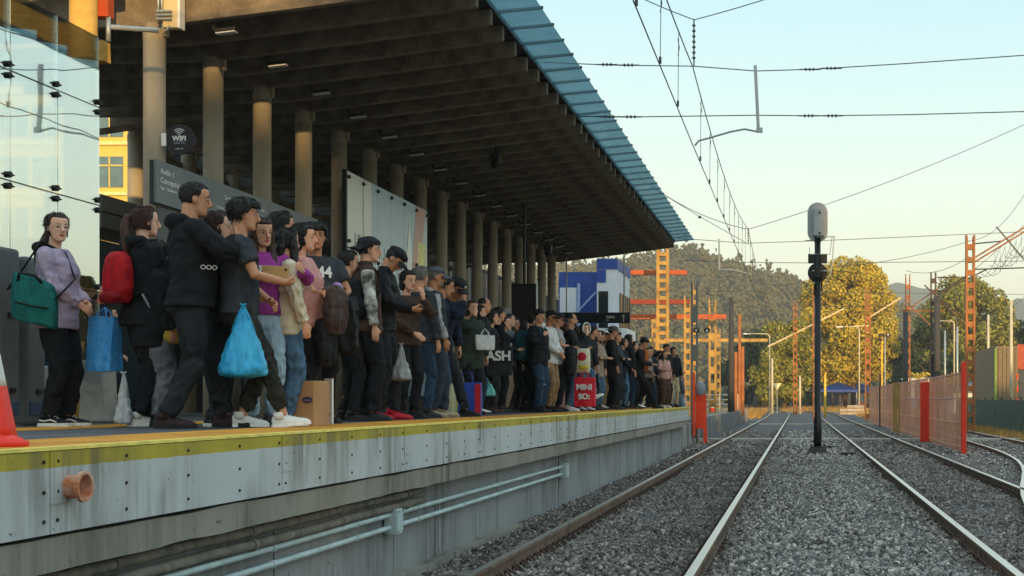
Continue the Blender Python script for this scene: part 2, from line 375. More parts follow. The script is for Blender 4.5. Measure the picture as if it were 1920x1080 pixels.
def clips(xs_of_y, y0, y1, parent):
    mb = MB(); y = y0
    while y < y1:
        for sgn in (-1, 1):
            x = xs_of_y(y)+sgn*.085
            mb.tube([(x+sgn*.06, y-.06, -.125), (x, y-.05, -.075), (x-sgn*.015, y, -.105), (x, y+.05, -.075), (x+sgn*.06, y+.06, -.125)], .011, 5)
        y += .305
    o = mb.build('rail_clips', M_clip, parent); o['kind'] = 'stuff'; return o
def sleepers(cx_of_y, y0, y1, step, parent):
    proto = None; y = y0
    while y < y1:
        if proto is None:
            proto = MB().prism([(-1.3, -.3), (1.3, -.3), (1.3, -.128), (.45, -.128), (.4, -.15), (-.4, -.15), (-.45, -.128), (-1.3, -.128)], 'y', -.12, .12).build('sleeper', M_sleeper, parent); o = proto
        else:
            o = proto.copy(); COL.objects.link(o); o.parent = parent
        o.location = (cx_of_y(y), y, .0); y += step
def track(label, xl, xr):
    t = empty('railway_track', (0, 0, 0), 0, label, 'railway track')
    for x in (xl, xr):
        r = rail('rail', [(curve_x(x, y), y, rise(y)) for y in ys_main], t)
        clips(lambda y, x=x: x, 8., 30., r)
    sleepers(lambda y: (xl+xr)/2, 8.2, 66, .61, t); return t
track('straight railway track nearest the platform, running below its edge', RAILX[0], RAILX[1])
track('second railway track, just right of the signal post', RAILX[2], RAILX[3])
side_l = [(1.75, 4), (2.05, 9), (2.62, 15), (3.36, 20.4), (3.9, 23), (4.42, 26), (4.95, 30), (5.28, 35), (5.5, 42), (5.62, 54), (5.75, 75), (5.9, 110), (5.2, 150), (3.5, 190)]
def spline(pts, n=60):
    p = np.array(pts); t = np.linspace(p[0, 1], p[-1, 1], n); x = np.interp(t, p[:, 1], p[:, 0])
    for _ in range(2): x[1:-1] = (x[:-2]+2*x[1:-1]+x[2:])/4
    return list(zip(x, t))
t3 = empty('railway_track', (0, 0, 0), 0, 'siding track that curves away right behind the red fence', 'railway track')
sl = spline(side_l, 90)
for off in (0, 1.676): rail('rail', [(x+off, y, rise(y)) for x, y in sl if off == 0 or y > 6], t3)
sxs = np.array([p[0] for p in sl]); sys_ = np.array([p[1] for p in sl])
sleepers(lambda y: float(np.interp(y, sys_, sxs))+.84, 27, 64, .61, t3)
M_trough = mat('pale_trough_concrete', '#a39f95', .9, var=.2, vscale=4)
for y, x0, x1, l in ((47.5, -3.6, 7.9, 'pale concrete cable trough crossing all tracks nearest the signal post'), (78, -2.9, 4.6, 'farther pale concrete cable trough crossing the tracks')):
    mb = MB(); xs = [x0]+[c for r in RAILX for c in (r-.1, r+.1)]+[x1]
    for i in range(0, len(xs), 2):
        if xs[i+1] > xs[i]: mb.bb(xs[i], xs[i+1], y-.2, y+.2, -.2, -.035)
    tag(mb.build('cable_trough', M_trough, bevel=.015), l, 'cable trough')

# ================================================================ platform
PZ, EX = 1.13, -3.09
PEND = 37.3
plat = struct(empty('platform', (0, 0, 0)))
M_deck = mat('platform_asphalt', '#4b4b4d', .9, var=.25, vscale=2, bump=.3, bscale=80)
MB().bb(-22, -3.62, -4, PEND, .1, PZ-.14).build('slab', M_concrete, plat)
MB().bb(-22, EX-.055, -4, PEND, PZ-.13, PZ-.004).build('deck', M_deck, plat)
def tactile_mat():
    m = mat('tactile_orange', '#d9952c', .75, c2='#a87224', vscale=2.5); n = m.node_tree.nodes; L = m.node_tree.links
    t = n.new('ShaderNodeTexCoord'); v = n.new('ShaderNodeTexVoronoi'); v.inputs['Scale'].default_value = 26; v.inputs['Randomness'].default_value = 0
    L.new(t.outputs['Object'], v.inputs[0]); bp = n.new('ShaderNodeBump'); bp.inputs['Strength'].default_value = .8; bp.inputs['Distance'].default_value = .012; bp.invert = True
    L.new(v.outputs['Distance'], bp.inputs['Height']); L.new(bp.outputs[0], n['Principled BSDF'].inputs['Normal']); return m
M_tact = tactile_mat()
MB().bb(-3.90, EX-.052, -4, PEND-.02, PZ-.02, PZ).build('tactile_strip', M_tact, plat)
MB().bb(-5.66, -5.12, -4, PEND-.02, PZ-.02, PZ).build('tactile_strip', M_tact, plat)
MB().bb(EX-.05, EX+.004, -4, PEND, PZ-.009, PZ+.006).build('edge_nosing', mat('nosing_yellow', '#e6d36a', .6, var=.2, vscale=8), plat)
MB().bb(-3.6, -3.42, -4, PEND-.05, .80, .98).build('backing_beam', M_dark, plat)
JD = [7720/(1498-95)+k*2.47 for k in range(-3, 13)]
M_bolt = mat('rusty_bolt', '#2c2723', .7, var=.2)
for k, y in enumerate(JD):
    y1 = min(y+2.47, PEND)
    if y1 <= y+.2: continue
    p = MB().bb(EX-.03, EX, y+.004, y1-.004, .775, PZ-.012).build('edge_panel', M_panel, plat)
    b = MB()
    for yy in (y+.05, y+.62, y+1.24, y+1.86, y+2.42):
        if yy < y1-.02:
            for z in (.83, .95, 1.075): b.tube([(EX-.002, yy, z), (EX+.006, yy, z)], .0085, 6)
    b.build('bolts', M_bolt, p)
    if y1 < PEND-.1: MB().bb(EX+.0005, EX+.006, y1-.004, y1+.16, .90, PZ-.014).build('joint_plate', M_panel, plat)
# ledge and wall below
def rough_strip(name, x0, x1, y0, y1, z0, z1, m, parent, amp=.012):
    n = int((y1-y0)/.18); vs = []; fs = []
    for i in range(n+1):
        y = y0+(y1-y0)*i/n
        a = amp*noise.noise((y*1.7, 0, 3)); b = amp*noise.noise((y*2.3, 5, 1)); c = amp*noise.noise((y*1.3, 9, 2))
        vs += [(x0, y, z0), (x1+a*.5, y, z0+b), (x1+c*.5, y, z1+a), (x0, y, z1+a)]
    for i in range(n):
        for k in range(4):
            fs.append((i*4+k, i*4+(k+1) % 4, i*4+4+(k+1) % 4, i*4+4+k))
    fs += [(3, 2, 1, 0), tuple(n*4+k for k in range(4))]
    mb = MB(); mb.v = vs; mb.f = fs; return mb.build(name, m, parent)
rough_strip('ledge', -3.5, -3.105, -4, PEND, .615, .757, M_ledge, plat)
y = -4.
while y < PEND:
    y1 = min(y+1.23, PEND); MB().bb(-3.5, -3.27+.004*math.sin(y*7), y+.006, y1-.004, -.4, .62).build('wall_panel', M_wall, plat); y = y1
rough_strip('rubble_footing', -3.4, -3.15, -2, 15.2, -.2, -.07, M_ledge, plat, .03)
# pipes on the wall
def pipe(label, x, z, y0, y1, r, m, name='conduit_pipe', clampm=None, sag=.0):
    t = empty(name, (0, 0, 0), 0, label, 'pipe')
    n = max(2, int((y1-y0)/.6)); pts = [(x+sag*noise.noise((i*.8, z, 0)), y0+(y1-y0)*i/n, z+sag*noise.noise((i*.9, 3, z))) for i in range(n+1)]
    MB().tube(pts, r, 10).build('pipe_run', m, t, smooth=True)
    yy = y0+.5
    while yy < y1-.1:
        c = MB()
        q = (yy-y0)/(y1-y0)*n; i = min(int(q), n-1); p = Vector(pts[i]).lerp(Vector(pts[i+1]), q-i)
        c.tube([p-Vector((0, .02, 0)), p+Vector((0, .02, 0))], r*1.25, 10); c.bb(-3.29, p.x, yy-.012, yy+.012, p.z-.012, p.z+.012); yy += 1.55
        c.build('pipe_clamp', clampm or m, t)
    return t
pipe('upper rough cement coated pipe just under the platform ledge', -3.215, .565, -2, 11.4, .03, M_pipe, 'drain_pipe', None, .012)
pipe('lower rough cement coated pipe under the platform ledge', -3.205, .485, -2, 11.4, .03, M_pipe, 'drain_pipe', None, .012)
pipe('upper pale painted conduit running along the platform wall', -3.22, .425, 3, 18.1, .021, M_conduit)
pipe('lower pale painted conduit running along the platform wall', -3.22, .325, 3, 18.1, .021, M_conduit)
for y, l in ((10.55, 'pale square junction box on the conduits in the middle of the platform wall'), (18.2, 'pale junction box where the two conduits end on the platform wall')):
    t = empty('junction_box', (-3.27, y, .37), 0, l, 'junction box')
    MB().box((.06, 0, .0), (.11, .15, .20)).build('box_body', M_conduit, t, bevel=.008)
    MB().box((.117, 0, 0), (.006, .13, .18)).build('box_lid', M_conduit, t)
    b = MB()
    for a in (-.055, .055):
        for c in (-.08, .08): b.tube([(.119, a, c), (.124, a, c)], .006, 6)
    b.build('lid_screws', M_bolt, t)
mb = MB(); n = 20
prof = [(.0, .050), (.052, .050), (.056, .052), (.062, .066), (.08, .066), (.08, .053), (.02, .042), (.0, .042)]
c0 = Vector((EX, 5.63, .964))
mb.rings([[c0+Vector((d, r*math.cos(2*math.pi*k/n), r*math.sin(2*math.pi*k/n))) for k in range(n)] for d, r in prof])
tag(mb.build('clay_outlet', M_clay, smooth=False), 'short orange clay pipe stub sticking out of the platform edge panel', 'pipe')

# low retaining wall and ground behind it past the platform end
t = empty('retaining_wall', (0, 0, 0), 0, 'low concrete retaining wall with posts past the platform end', 'wall')
MB().bb(-9.5, -3.55, PEND+.05, 46, -.3, .55).build('ramp_slab', M_concrete, t)
MB().bb(-4.0, -3.62, 46, 92, -.3, .66).build('wall_face', M_wall, t)
MB().bb(-14, -4.0, 46.02, 92, -.3, .62).build('fill', mat('dry_fill', '#7d6f52', .95, var=.3, vscale=1), t)
y = 38.
while y < 92:
    MB().bb(-3.62, -3.50, y-.09, y+.09, -.3, .70 if y > 46 else .60).build('wall_post', M_wall, t); y += 2.2
# ================================================================ station canopy
M_raft = mat('rafter_concrete', '#83796b', .9, c2='#60574d', vscale=5, bump=.3, bscale=25)
def teal_mat():
    m = bpy.data.materials.new('teal_glazing'); m.use_nodes = True; n = m.node_tree.nodes; L = m.node_tree.links; n.clear()
    o = n.new('ShaderNodeOutputMaterial'); m1 = n.new('ShaderNodeMixShader'); m1.inputs[0].default_value = .35; m2 = n.new('ShaderNodeMixShader'); m2.inputs[0].default_value = .08
    tr = n.new('ShaderNodeBsdfTransparent'); tr.inputs[0].default_value = (.42, .56, .61, 1); tl = n.new('ShaderNodeBsdfTranslucent'); g = n.new('ShaderNodeBsdfGlossy'); g.inputs['Roughness'].default_value = .1
    t = n.new('ShaderNodeTexCoord'); mp = n.new('ShaderNodeMapping'); mp.inputs['Scale'].default_value = (.6, 3, 1); nz = n.new('ShaderNodeTexNoise'); nz.inputs['Scale'].default_value = 2.5; nz.inputs['Detail'].default_value = 6
    r = n.new('ShaderNodeValToRGB'); r.color_ramp.elements[0].position = .3; r.color_ramp.elements[1].position = .7; r.color_ramp.elements[0].color = (.16, .25, .28, 1); r.color_ramp.elements[1].color = (.28, .40, .44, 1)
    L.new(t.outputs['Object'], mp.inputs[0]); L.new(mp.outputs[0], nz.inputs[0]); L.new(nz.outputs[0], r.inputs[0]); L.new(r.outputs[0], tl.inputs[0])
    L.new(tr.outputs[0], m1.inputs[1]); L.new(tl.outputs[0], m1.inputs[2]); L.new(m1.outputs[0], m2.inputs[1]); L.new(g.outputs[0], m2.inputs[2]); L.new(m2.outputs[0], o.inputs[0]); return m
M_soff = teal_mat()
M_roof = mat('roof_sheet', '#3b4043', .6, .2, var=.15)
M_col = mat('column_concrete', '#9c9484', .85, c2='#857d6d', vscale=3, bump=.15, bscale=40, stretch=(1, 1, .35))
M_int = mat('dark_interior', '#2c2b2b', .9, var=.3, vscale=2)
can = empty('station_canopy', (0, 0, 0), 0, 'long platform canopy with dark rafters on round concrete columns and teal eaves', 'canopy')
CY = [13.80+1.385*k for k in range(0, 17)]
RY = [13.80+.6925*j for j in range(0, 35)]
poly = [(-3.5, 5.605), (-3.53, 5.60), (-5.0, 5.40), (-6.67, 5.19), (-9.6, 5.13), (-9.6, 5.44), (-6.67, 5.53), (-3.5, 5.775)]
rp_ = None
for y in RY:
    if rp_ is None:
        rp_ = MB().prism(poly, 'y', -.055, .055).build('rafter', M_raft, can, bevel=.01); o = rp_
    else:
        o = rp_.copy(); COL.objects.link(o); o.parent = can
    o.location = (random.uniform(-.02, .02), y, random.uniform(-.012, .012))
    rp_ = rp_
yn = 13.35; k = 0
while yn < 37.6:
    y1 = min(yn+.6925, 37.7)
    MB().prism([(-2.97, 5.85), (-2.97, 5.856), (-3.53, 5.80), (-3.53, 5.794)], 'y', yn+.004, y1-.004).build('eave_glass', M_soff, can)
    MB().prism([(-2.96, 5.857), (-2.96, 5.887), (-3.54, 5.832), (-3.54, 5.802)], 'y', yn-.013, yn+.013).build('glazing_bar', M_dark, can); yn = y1
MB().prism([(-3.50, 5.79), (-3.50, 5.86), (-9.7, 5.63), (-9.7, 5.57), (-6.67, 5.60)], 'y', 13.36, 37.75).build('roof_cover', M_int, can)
cp = None
for y in CY:
    if cp is None:
        cp = MB().tube([(0, 0, PZ), (0, 0, 2.2), (0, 0, 2.21), (0, 0, 3.4), (0, 0, 3.41), (0, 0, 5.12)], [.108]*6, 20).build('column', M_col, can, smooth=True)
        s = MB().tube([(0, 0, 5.04), (0, 0, 5.12), (0, 0, 5.22)], [.109, .112, .09], 14); s.box((.09, .0, 5.15), (.10, .07, .12)); s.build('column_head', M_col, cp)
        o = cp
    else: o = copy_tree(cp, can)
    o.location = (-6.67, y, 0)
for k in range(12):
    o = copy_tree(cp, can); o.location = (-9.4, 17.26+1.64*k, -.06)
# pipes and tie beams in the dark back of the canopy
b = MB()
for z in (4.95, 4.55): b.tube([(-9.52, 19, z), (-9.52, 37, z)], .05, 8)
for k in range(12):
    y = 17.26+1.64*k; b.bar((-9.4, y, 4.75), (-7.6, y+.5, 5.15), .07)
b.build('tie_pipes', M_raft, can)
b = MB()
for z in (4.9, 4.35, 3.7): b.bar((-10.0, 21, z), (-10.0, 37, z), .06)
for z in (3.1, 2.6): b.bar((-9.95, 24, z), (-9.95, 37, z), .05)
b.build('back_purlins', M_raft, can)
# back wall of the concourse
bw = empty('concourse_wall', (0, 0, 0), 0, 'dark wall closing the back of the covered concourse', 'wall')
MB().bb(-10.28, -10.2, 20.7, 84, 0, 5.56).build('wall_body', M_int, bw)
MB().bb(-10.2, -10.08, 20.3, 84, 2.6, 2.9).build('wall_rail', M_raft, bw)
for k in range(14): MB().bb(-10.2, -10.1, 21+2.2*k, 21.2+2.2*k, 0.9, 5.4).build('wall_post', M_raft, bw)
# fluorescent fittings by the column heads (unlit)
fp = None
for i, y in enumerate(CY[:16]):
    if fp is None:
        fp = empty('light_fitting', (0, 0, 0), 0, '', 'light fitting'); 
        MB().box((0, 0, 0), (.22, .10, .04)).build('housing', M_dark, fp, bevel=.01)
        MB().box((0, 0, -.027), (.20, .08, .012)).build('diffuser', mat('diffuser', '#c8ccd0', .4, var=.05), fp)
        MB().box((-.12, 0, .09), (.03, .03, .16)).build('bracket', M_dark, fp); o = fp
    else: o = copy_tree(fp)
    o.location = (-5.98, y+.12, 5.19); o.rotation_euler = (0, R(-7), 0)
    tag(o, 'grey strip light fitting under the canopy rafters, in the row beside the column heads', 'light fitting', 'strip lights along the canopy rafters')

# structure at the top left, lit by the sun: first columns and beam before the canopy
M_frame = mat('sun_toned_frame', '#c9a250', .7, c2='#a8813a', vscale=3)  # ochre carries the sun's golden glow as well as its own paint
t = empty('entrance_frame', (0, 0, 0), 0, 'sunlit concrete column and beam of the entrance bay behind the glass wall', 'frame')
MB().tube([(-6.67, 12.43, PZ), (-6.67, 12.43, 5.9)], .12, 20).build('column', M_frame, t, smooth=True)
MB().tube([(-7.2, 11.0, PZ), (-7.2, 11.0, 6.2)], .14, 20).build('column', M_frame, t, smooth=True)
MB().bar((-7.6, 9.6, 5.0), (-6.9, 12.6, 4.72), .12, .22).build('beam', M_frame, t)
MB().bar((-9.5, 13.1, 4.63), (-6.8, 13.1, 4.75), .14, .2).build('beam', M_frame, t)
MB().bar((-7.9, 9.6, 5.5), (-6.9, 13.4, 5.5), .2, .24).build('beam', M_frame, t)
MB().box((-7.4, 10.4, 4.55), (.25, .5, .35)).build('cable_box', M_yelmast, t, bevel=.01)
# junction box on a stick
t = empty('signal_box', (-6.55, 12.55, 0), 0, 'small orange red box on a thin post at the top of the glass wall', 'box')
MB().box((0, 0, 5.02), (.15, .12, .19)).build('box_body', mat('orange_box', '#a9441d', .6, var=.15), t, bevel=.006)
MB().tube([(.06, -.02, 4.70), (.06, -.02, 4.93)], .022, 8).build('post', M_galv, t, smooth=True)
b = MB().tube([(.07, .0, 4.84), (.45, .15, 4.85)], .025, 8); b.build('arm', M_galv, t)
# antenna panel with cables
t = empty('antenna_panel', (-6.42, 13.62, 5.3), 0, 'sunlit flat antenna panel with curved cables hanging from the canopy beam', 'antenna')
MB().box((.02, 0, 0), (.16, .10, .36)).build('panel', mat('antenna_plastic', '#c9b98f', .5, var=.08), t, bevel=.012)
MB().box((.11, 0, 0), (.025, .12, .37)).build('edge_frame', M_white, t, bevel=.005)
b = MB()
for dx in (-.05, -.085): b.tube([(dx+.0, -.08, -.1), (dx, -.08, .12), (dx-.03, -.085, .2), (dx-.1, -.085, .27), (dx-.12, -.085, .42)], .013, 8)
b.tube([(-.05, -.08, -.15), (-.04, -.09, -.21), (0, -.09, -.22), (.03, -.08, -.17)], .006, 6); b.build('cables', M_galv, t, smooth=True)
b = MB()
for z in (-.02, -.06, -.1): b.box((-.03, -.07, z), (.15, .05, .018))
b.build('clamps', M_galv, t)
# wifi sign
t = empty('wifi_sign', (-6.37, 13.72, EYE+(750-262)/2500*13.72), 0, 'round dark WIFI GRATIS sign sticking out from a concrete column', 'sign')
MB().tube([(0, -.012, 0), (0, .012, 0)], .150, 40).build('disc', mat('sign_charcoal', '#1d1c22', .5, var=.1), t)
MB().tube([(-.0, -.010, 0), (0, .010, 0)], .156, 40).build('rim', mat('sign_rim', '#3a2f3c', .5, var=.1), t)
MB().box((-.16, 0, 0), (.05, .03, .13)).build('bracket', M_white, t)
W2 = mat('sign_white', '#d6d6d6', .5, var=.02)
lettering('WIFI', .07, W2, t, (0, -.014, -.012), (R(90), 0, 0), align='CENTER', bold=.002)
lettering('GRATIS', .036, mat('sign_grey', '#8f8f96', .5, var=.02), t, (0, -.014, -.046), (R(90), 0, 0), align='CENTER')
lettering('redes  efe', .02, W2, t, (0, -.014, -.10), (R(90), 0, 0), align='CENTER')
b = MB(); b.ball((0, -.014, .047), (.008, .003, .008))
for r in (.03, .05, .07):
    b.tube([(r*math.sin(a), -.015, .04+r*math.cos(a)) for a in np.linspace(-.8, .8, 9)], .0045, 5)
b.build('wifi_arcs', W2, t)

# grey platform information band
t = empty('information_band', (0, 0, 0), 0, 'long slanting-looking grey information band in front of the columns', 'sign')
M_band = mat('band_grey', '#6d7478', .5, var=.06, vscale=3); M_band2 = mat('band_edge', '#2e3234', .6)
YB = [13.28, 14.55, 15.32, 16.6, 17.75]
for i in range(4):
    MB().bb(-6.43, -6.40, YB[i]+.004, YB[i+1]-.004, 3.30, 3.73).build('band_panel', M_band, t)
MB().bb(-6.46, -6.43, 13.26, 17.75, 3.28, 3.72).build('band_back', M_band2, t)
MB().bb(-6.405, -6.397, 13.29, 17.74, 3.405, 3.411).build('band_line', mat('band_light', '#8b9194', .5), t)
MB().bb(-6.46, -6.44, 13.4, 17.6, 2.9, 3.28).build('lower_panel', mat('band_dark', '#4a4e50', .5, var=.1), t)
rT = (R(90), 0, R(90))
for y, z, s, tx in ((13.36, 3.60, .085, 'Andén 1'), (13.36, 3.51, .085, 'Concepción'), (13.36, 3.445, .05, 'Laja - Talcahuano'), (14.85, 3.56, .085, 'Servicio'), (14.62, 3.44, .05, 'A. Mercado'), (15.75, 3.57, .075, 'Andén 1'), (15.75, 3.49, .075, 'Concepción'), (15.5, 3.66, .04, 'Metro'), (15.75, 3.44, .045, 'Terminal')):
    lettering(tx, s, W2, t, (-6.396, y, z), rT)

# printed glass hoarding with a poster
t = empty('poster_hoarding', (0, 0, 0), 0, 'tall pale glass hoarding with a large printed poster behind the two men in caps', 'hoarding')
y0, y1 = 18.3, 22.24; HZ = 4.49; n = 6; X = -6.2
M_p1 = mat('poster_cream', '#cfd0c6', .25, var=.04, vscale=1); M_p2 = mat('poster_blue', '#8ea9b5', .25, c2='#9db5bd', vscale=.8); M_p3 = mat('poster_red', '#b98377', .3, var=.1)
M_p4 = mat('poster_white', '#dfe4e4', .3, var=.02); M_p5 = mat('poster_yellow', '#c9c45a', .3); M_p6 = mat('poster_teal', '#7fb0b5', .3)
ye = [y0+(y1-y0)*i/n for i in range(n+1)]; zs = [PZ+.2, 2.0, 2.76, 3.36, HZ]
zs = [PZ+.25, 2.38, 3.43, HZ]
for i in range(n):
    for j in range(3):
        MB().bb(X-.012, X, ye[i]+.004, ye[i+1]-.004, zs[j]+.012, zs[j+1]-.012).build('glass_pane', M_p1 if i < 1 else M_p2, t)
MB().bb(X+.001, X+.004, ye[1]+.02, ye[1]+.36, zs[0]+.02, HZ-.03).build('poster_strip', M_p1, t)
MB().bb(X-.05, X-.03, y0, y1, PZ+.2, HZ-.02).build('backing', M_int, t)
MB().prism([(ye[5]+.02, HZ-.02), (ye[5]+.55, HZ-.02), (ye[5]-.1, 2.4), (ye[5]-.45, 2.4)], 'x', X+.001, X+.003).build('poster_stripe', M_p3, t)
MB().prism([(ye[4]+.28, 4.18), (ye[4]+.42, 3.6), (ye[4]+.36, 2.5), (ye[4]+.2, 2.5), (ye[4]+.14, 3.6)], 'x', X+.0035, X+.005).build('poster_figure', M_p4, t)
MB().bb(X+.001, X+.0032, ye[5]+.1, ye[6]-.1, 3.5, 3.9).build('poster_patch', M_p5, t)
lettering('MENUALANU', .50, M_p4, t, (X+.005, ye[1]+.10, 3.25), rT, sx=.70, bold=.008)
lettering('UN', .42, M_p5, t, (X+.005, ye[2]+.25, 2.72), rT, sx=.8, bold=.008)
lettering('UP', .34, mat('poster_grey', '#a3a79a', .4), t, (X+.005, y0+.30, 3.42), rT, sx=.8, bold=.006)
lettering('UE', .26, M_p5, t, (X+.005, y0+.32, 3.10), rT, sx=.8, bold=.004)
lettering('concepción local', .08, mat('poster_grey', '#a3a79a', .4), t, (X+.005, y0+.22, 2.9), rT)
fx = None
def fixing(x, y, z, par):
    global fx
    if fx is None:
        b = MB(); b.tube([(-.02, 0, 0), (.03, 0, 0)], .026, 8); b.bar((.025, -.05, 0), (.025, .05, 0), .012); fx = b.build('point_fixing', M_black, par); o = fx
    else: o = fx.copy(); COL.objects.link(o); o.parent = par
    o.location = (x, y, z)
for i in range(n+1):
    for z in (HZ-.09, 3.43+.09, 3.43-.09, 2.38+.09, 2.38-.09): fixing(X, min(max(ye[i], y0+.04), y1-.04), z, t)
MB().bb(X-.05, X+.005, y0-.06, y0-.005, PZ, HZ).build('end_post', M_black, t)

# glass wall at the far left
def glass_mat():
    m = bpy.data.materials.new('reflective_glass'); m.use_nodes = True; n = m.node_tree.nodes; L = m.node_tree.links; n.clear()
    o = n.new('ShaderNodeOutputMaterial'); mx = n.new('ShaderNodeMixShader'); mx.inputs[0].default_value = .62
    tr = n.new('ShaderNodeBsdfTransparent'); tr.inputs[0].default_value = (.80, .86, .86, 1)
    g = n.new('ShaderNodeBsdfGlossy'); g.inputs['Roughness'].default_value = .015; g.inputs[0].default_value = (.93, .98, .98, 1)
    nz = n.new('ShaderNodeTexNoise'); nz.inputs['Scale'].default_value = 1.3; nz.inputs['Detail'].default_value = 1; t = n.new('ShaderNodeTexCoord'); L.new(t.outputs['Object'], nz.inputs[0])
    bp = n.new('ShaderNodeBump'); bp.inputs['Strength'].default_value = .06; bp.inputs['Distance'].default_value = .05; L.new(nz.outputs[0], bp.inputs['Height']); L.new(bp.outputs[0], g.inputs['Normal'])
    L.new(tr.outputs[0], mx.inputs[1]); L.new(g.outputs[0], mx.inputs[2]); L.new(mx.outputs[0], o.inputs[0]); return m
M_glass = glass_mat()
t = empty('glass_wall', (0, 0, 0), 0, 'tall frameless glass wall with black point fixings reflecting the sky and wires', 'glass wall')
GX = -6.3; YE = [12.0-.68*k for k in range(0, 6)]; ZE = [4.56, 4.08-.02, 3.28, 2.52, 1.62]
ZE = [4.60, 3.96, 3.08, 2.30, 1.50]
for i in range(5):
    for j in range(4):
        tilt = random.uniform(-.0025, .0025)
        mb = MB().bb(-.006, .006, YE[i+1]+.005, YE[i]-.005, ZE[j+1]+.006, ZE[j]-.006); o = mb.build('glass_pane', M_glass, t); o.location = (GX+tilt, 0, 0)
for i in range(6):
    for z in ZE[1:]:
        for s in (-.045, .045): fixing(GX, YE[i]-.03, z+s, t)
b = MB()
for z in ZE[1:4]: b.bar((GX-.02, YE[-1], z), (GX-.02, YE[0], z), .014)
b.build('joint_seals', M_black, t)
# concrete stubs and grey turnstile panels behind the woman
for y, x, wd, h, l in ((10.9, -6.25, .22, .48, 'squat grey concrete stub post left behind the woman in lilac'), (11.9, -6.25, .22, .55, 'squat grey concrete stub post right behind the woman in lilac')):
    tag(MB().prism([(-wd/2*1.1, 0), (wd/2*1.1, 0), (wd/2*.9, h), (-wd/2*.9, h)], 'y', -.12, .12).build('concrete_stub', M_concrete, bevel=.02), l, 'post').location = (x, y, PZ)
M_cab = mat('grey_cabinet', '#5d6061', .6, var=.12, vscale=3)
for k, (y, h, l) in enumerate(((10.15, 1.36, 'nearest grey gate panel at the left edge of the picture'), (10.5, 1.32, 'grey gate panel between the glass wall and the other gate panel'))):
    t = empty('gate_panel', (-6.05, y, PZ), 0, l, 'gate')
    MB().box((0, 0, h/2), (.10, .26, h)).build('panel_body', M_cab, t, bevel=.03)
    MB().box((.055, 0, h*.62), (.02, .06, .04)).build('latch', M_black, t); MB().box((.055, .02, h*.2), (.02, .06, .04)).build('latch', M_black, t)
    MB().box((.054, 0, h*.10), (.008, .2, .10)).build('blue_plate', mat('blue_plate', '#2c4560', .5), t)
# parapet / kiosk seen in the gap right of the glass
t = empty('ticket_kiosk', (0, 0, 0), 0, 'dark teal kiosk with a grey fascia in the gap right of the glass wall', 'kiosk')
MB().bb(-10.0, -8.6, 16.2, 18.1, PZ, 3.30).build('kiosk_body', mat('teal_panel', '#17323f', .35, var=.15), t)
MB().bb(-9.2, -8.5, 16.25, 18.0, 3.44, 3.62).build('fascia', mat('fascia_grey', '#5a5a58', .6, var=.1), t)
MB().bb(-9.2, -8.5, 16.25, 18.0, 3.64, 3.84).build('fascia', mat('fascia_grey', '#5a5a58', .6, var=.1), t)
b = MB()
for y in (16.3, 17.1, 17.95): b.bb(-8.62, -8.58, y-.03, y+.03, 3.3, 3.84)
b.build('mullions', M_dark, t)
# yellow building behind
t = empty('office_building', (0, 0, 0), 0, 'sunlit yellow office building with bands of windows seen past the glass wall', 'building')
M_yb = mat('yellow_render', '#cdb25c', .8, var=.1); M_win = mat('office_window', '#4d6770', .12, var=.3, vscale=.7, spec=.8)
BX0, BX1, BY = -52, -32, 82
MB().bb(BX0, BX1, BY, BY+14, 0, 30).build('wall', M_yb, t)
for fl in range(9):
    z = 2.0+fl*3.1
    for k in range(10):
        x = BX0+1+k*1.95; f = MB().bb(x, x+1.65, BY-.05, BY+.02, z, z+1.9).build('window', M_win, t)
        b = MB(); b.bb(x-.02, x+1.67, BY-.10, BY-.05, z+1.3, z+1.38); b.bb(x+.8, x+.86, BY-.10, BY-.05, z, z+1.9); b.build('window_bars', M_yb, f)
    MB().bb(BX0, BX1, BY-.18, BY, z-.5, z-.3).build('sill_band', mat('cream_band', '#d8c98e', .8), t)

# black information screen on a stand and white counter
t = empty('screen_cabinet', (-5.6, 27.2, 0), 0, 'tall black screen cabinet hung under the canopy above the crowd', 'screen')
MB().box((0, 0, 3.28), (.50, .14, .84)).build('screen_body', M_black, t, bevel=.01); MB().box((.255, 0, 3.28), (.012, .16, .86)).build('side_trim', M_galv, t)
MB().tube([(0, 0, 3.7), (0, 0, 5.35)], .03, 8).build('hanger', M_black, t); MB().tube([(-.02, 0, 1.13), (-.02, 0, 2.86)], .04, 8).build('stand', M_galv, t)
t = empty('flagpole_sign', (-5.75, 26.6, 0), 0, 'slim leaning white pole beside a small yellow notice behind the crowd', 'sign')
MB().tube([(0, 0, PZ), (.06, .0, 3.0)], .014, 6).build('pole', M_white, t); MB().box((-.04, 0, 2.2), (.09, .02, .30)).build('notice', mat('notice_yellow', '#d9b24a', .6), t)
t = empty('counter_shelter', (-6.0, 29, 0), 0, 'pale sloping top of a small shelter between the far columns', 'shelter')
MB().prism([(28.6, 3.30), (33.0, 3.02), (33.0, 2.75), (28.6, 2.75)], 'x', -.35, .05).build('shelter_top', M_white, t).location = (0, -29, 0)
for y in (0, 3.8): MB().box((-.1, y, 1.95), (.06, .06, 1.64)).build('shelter_post', M_galv, t)
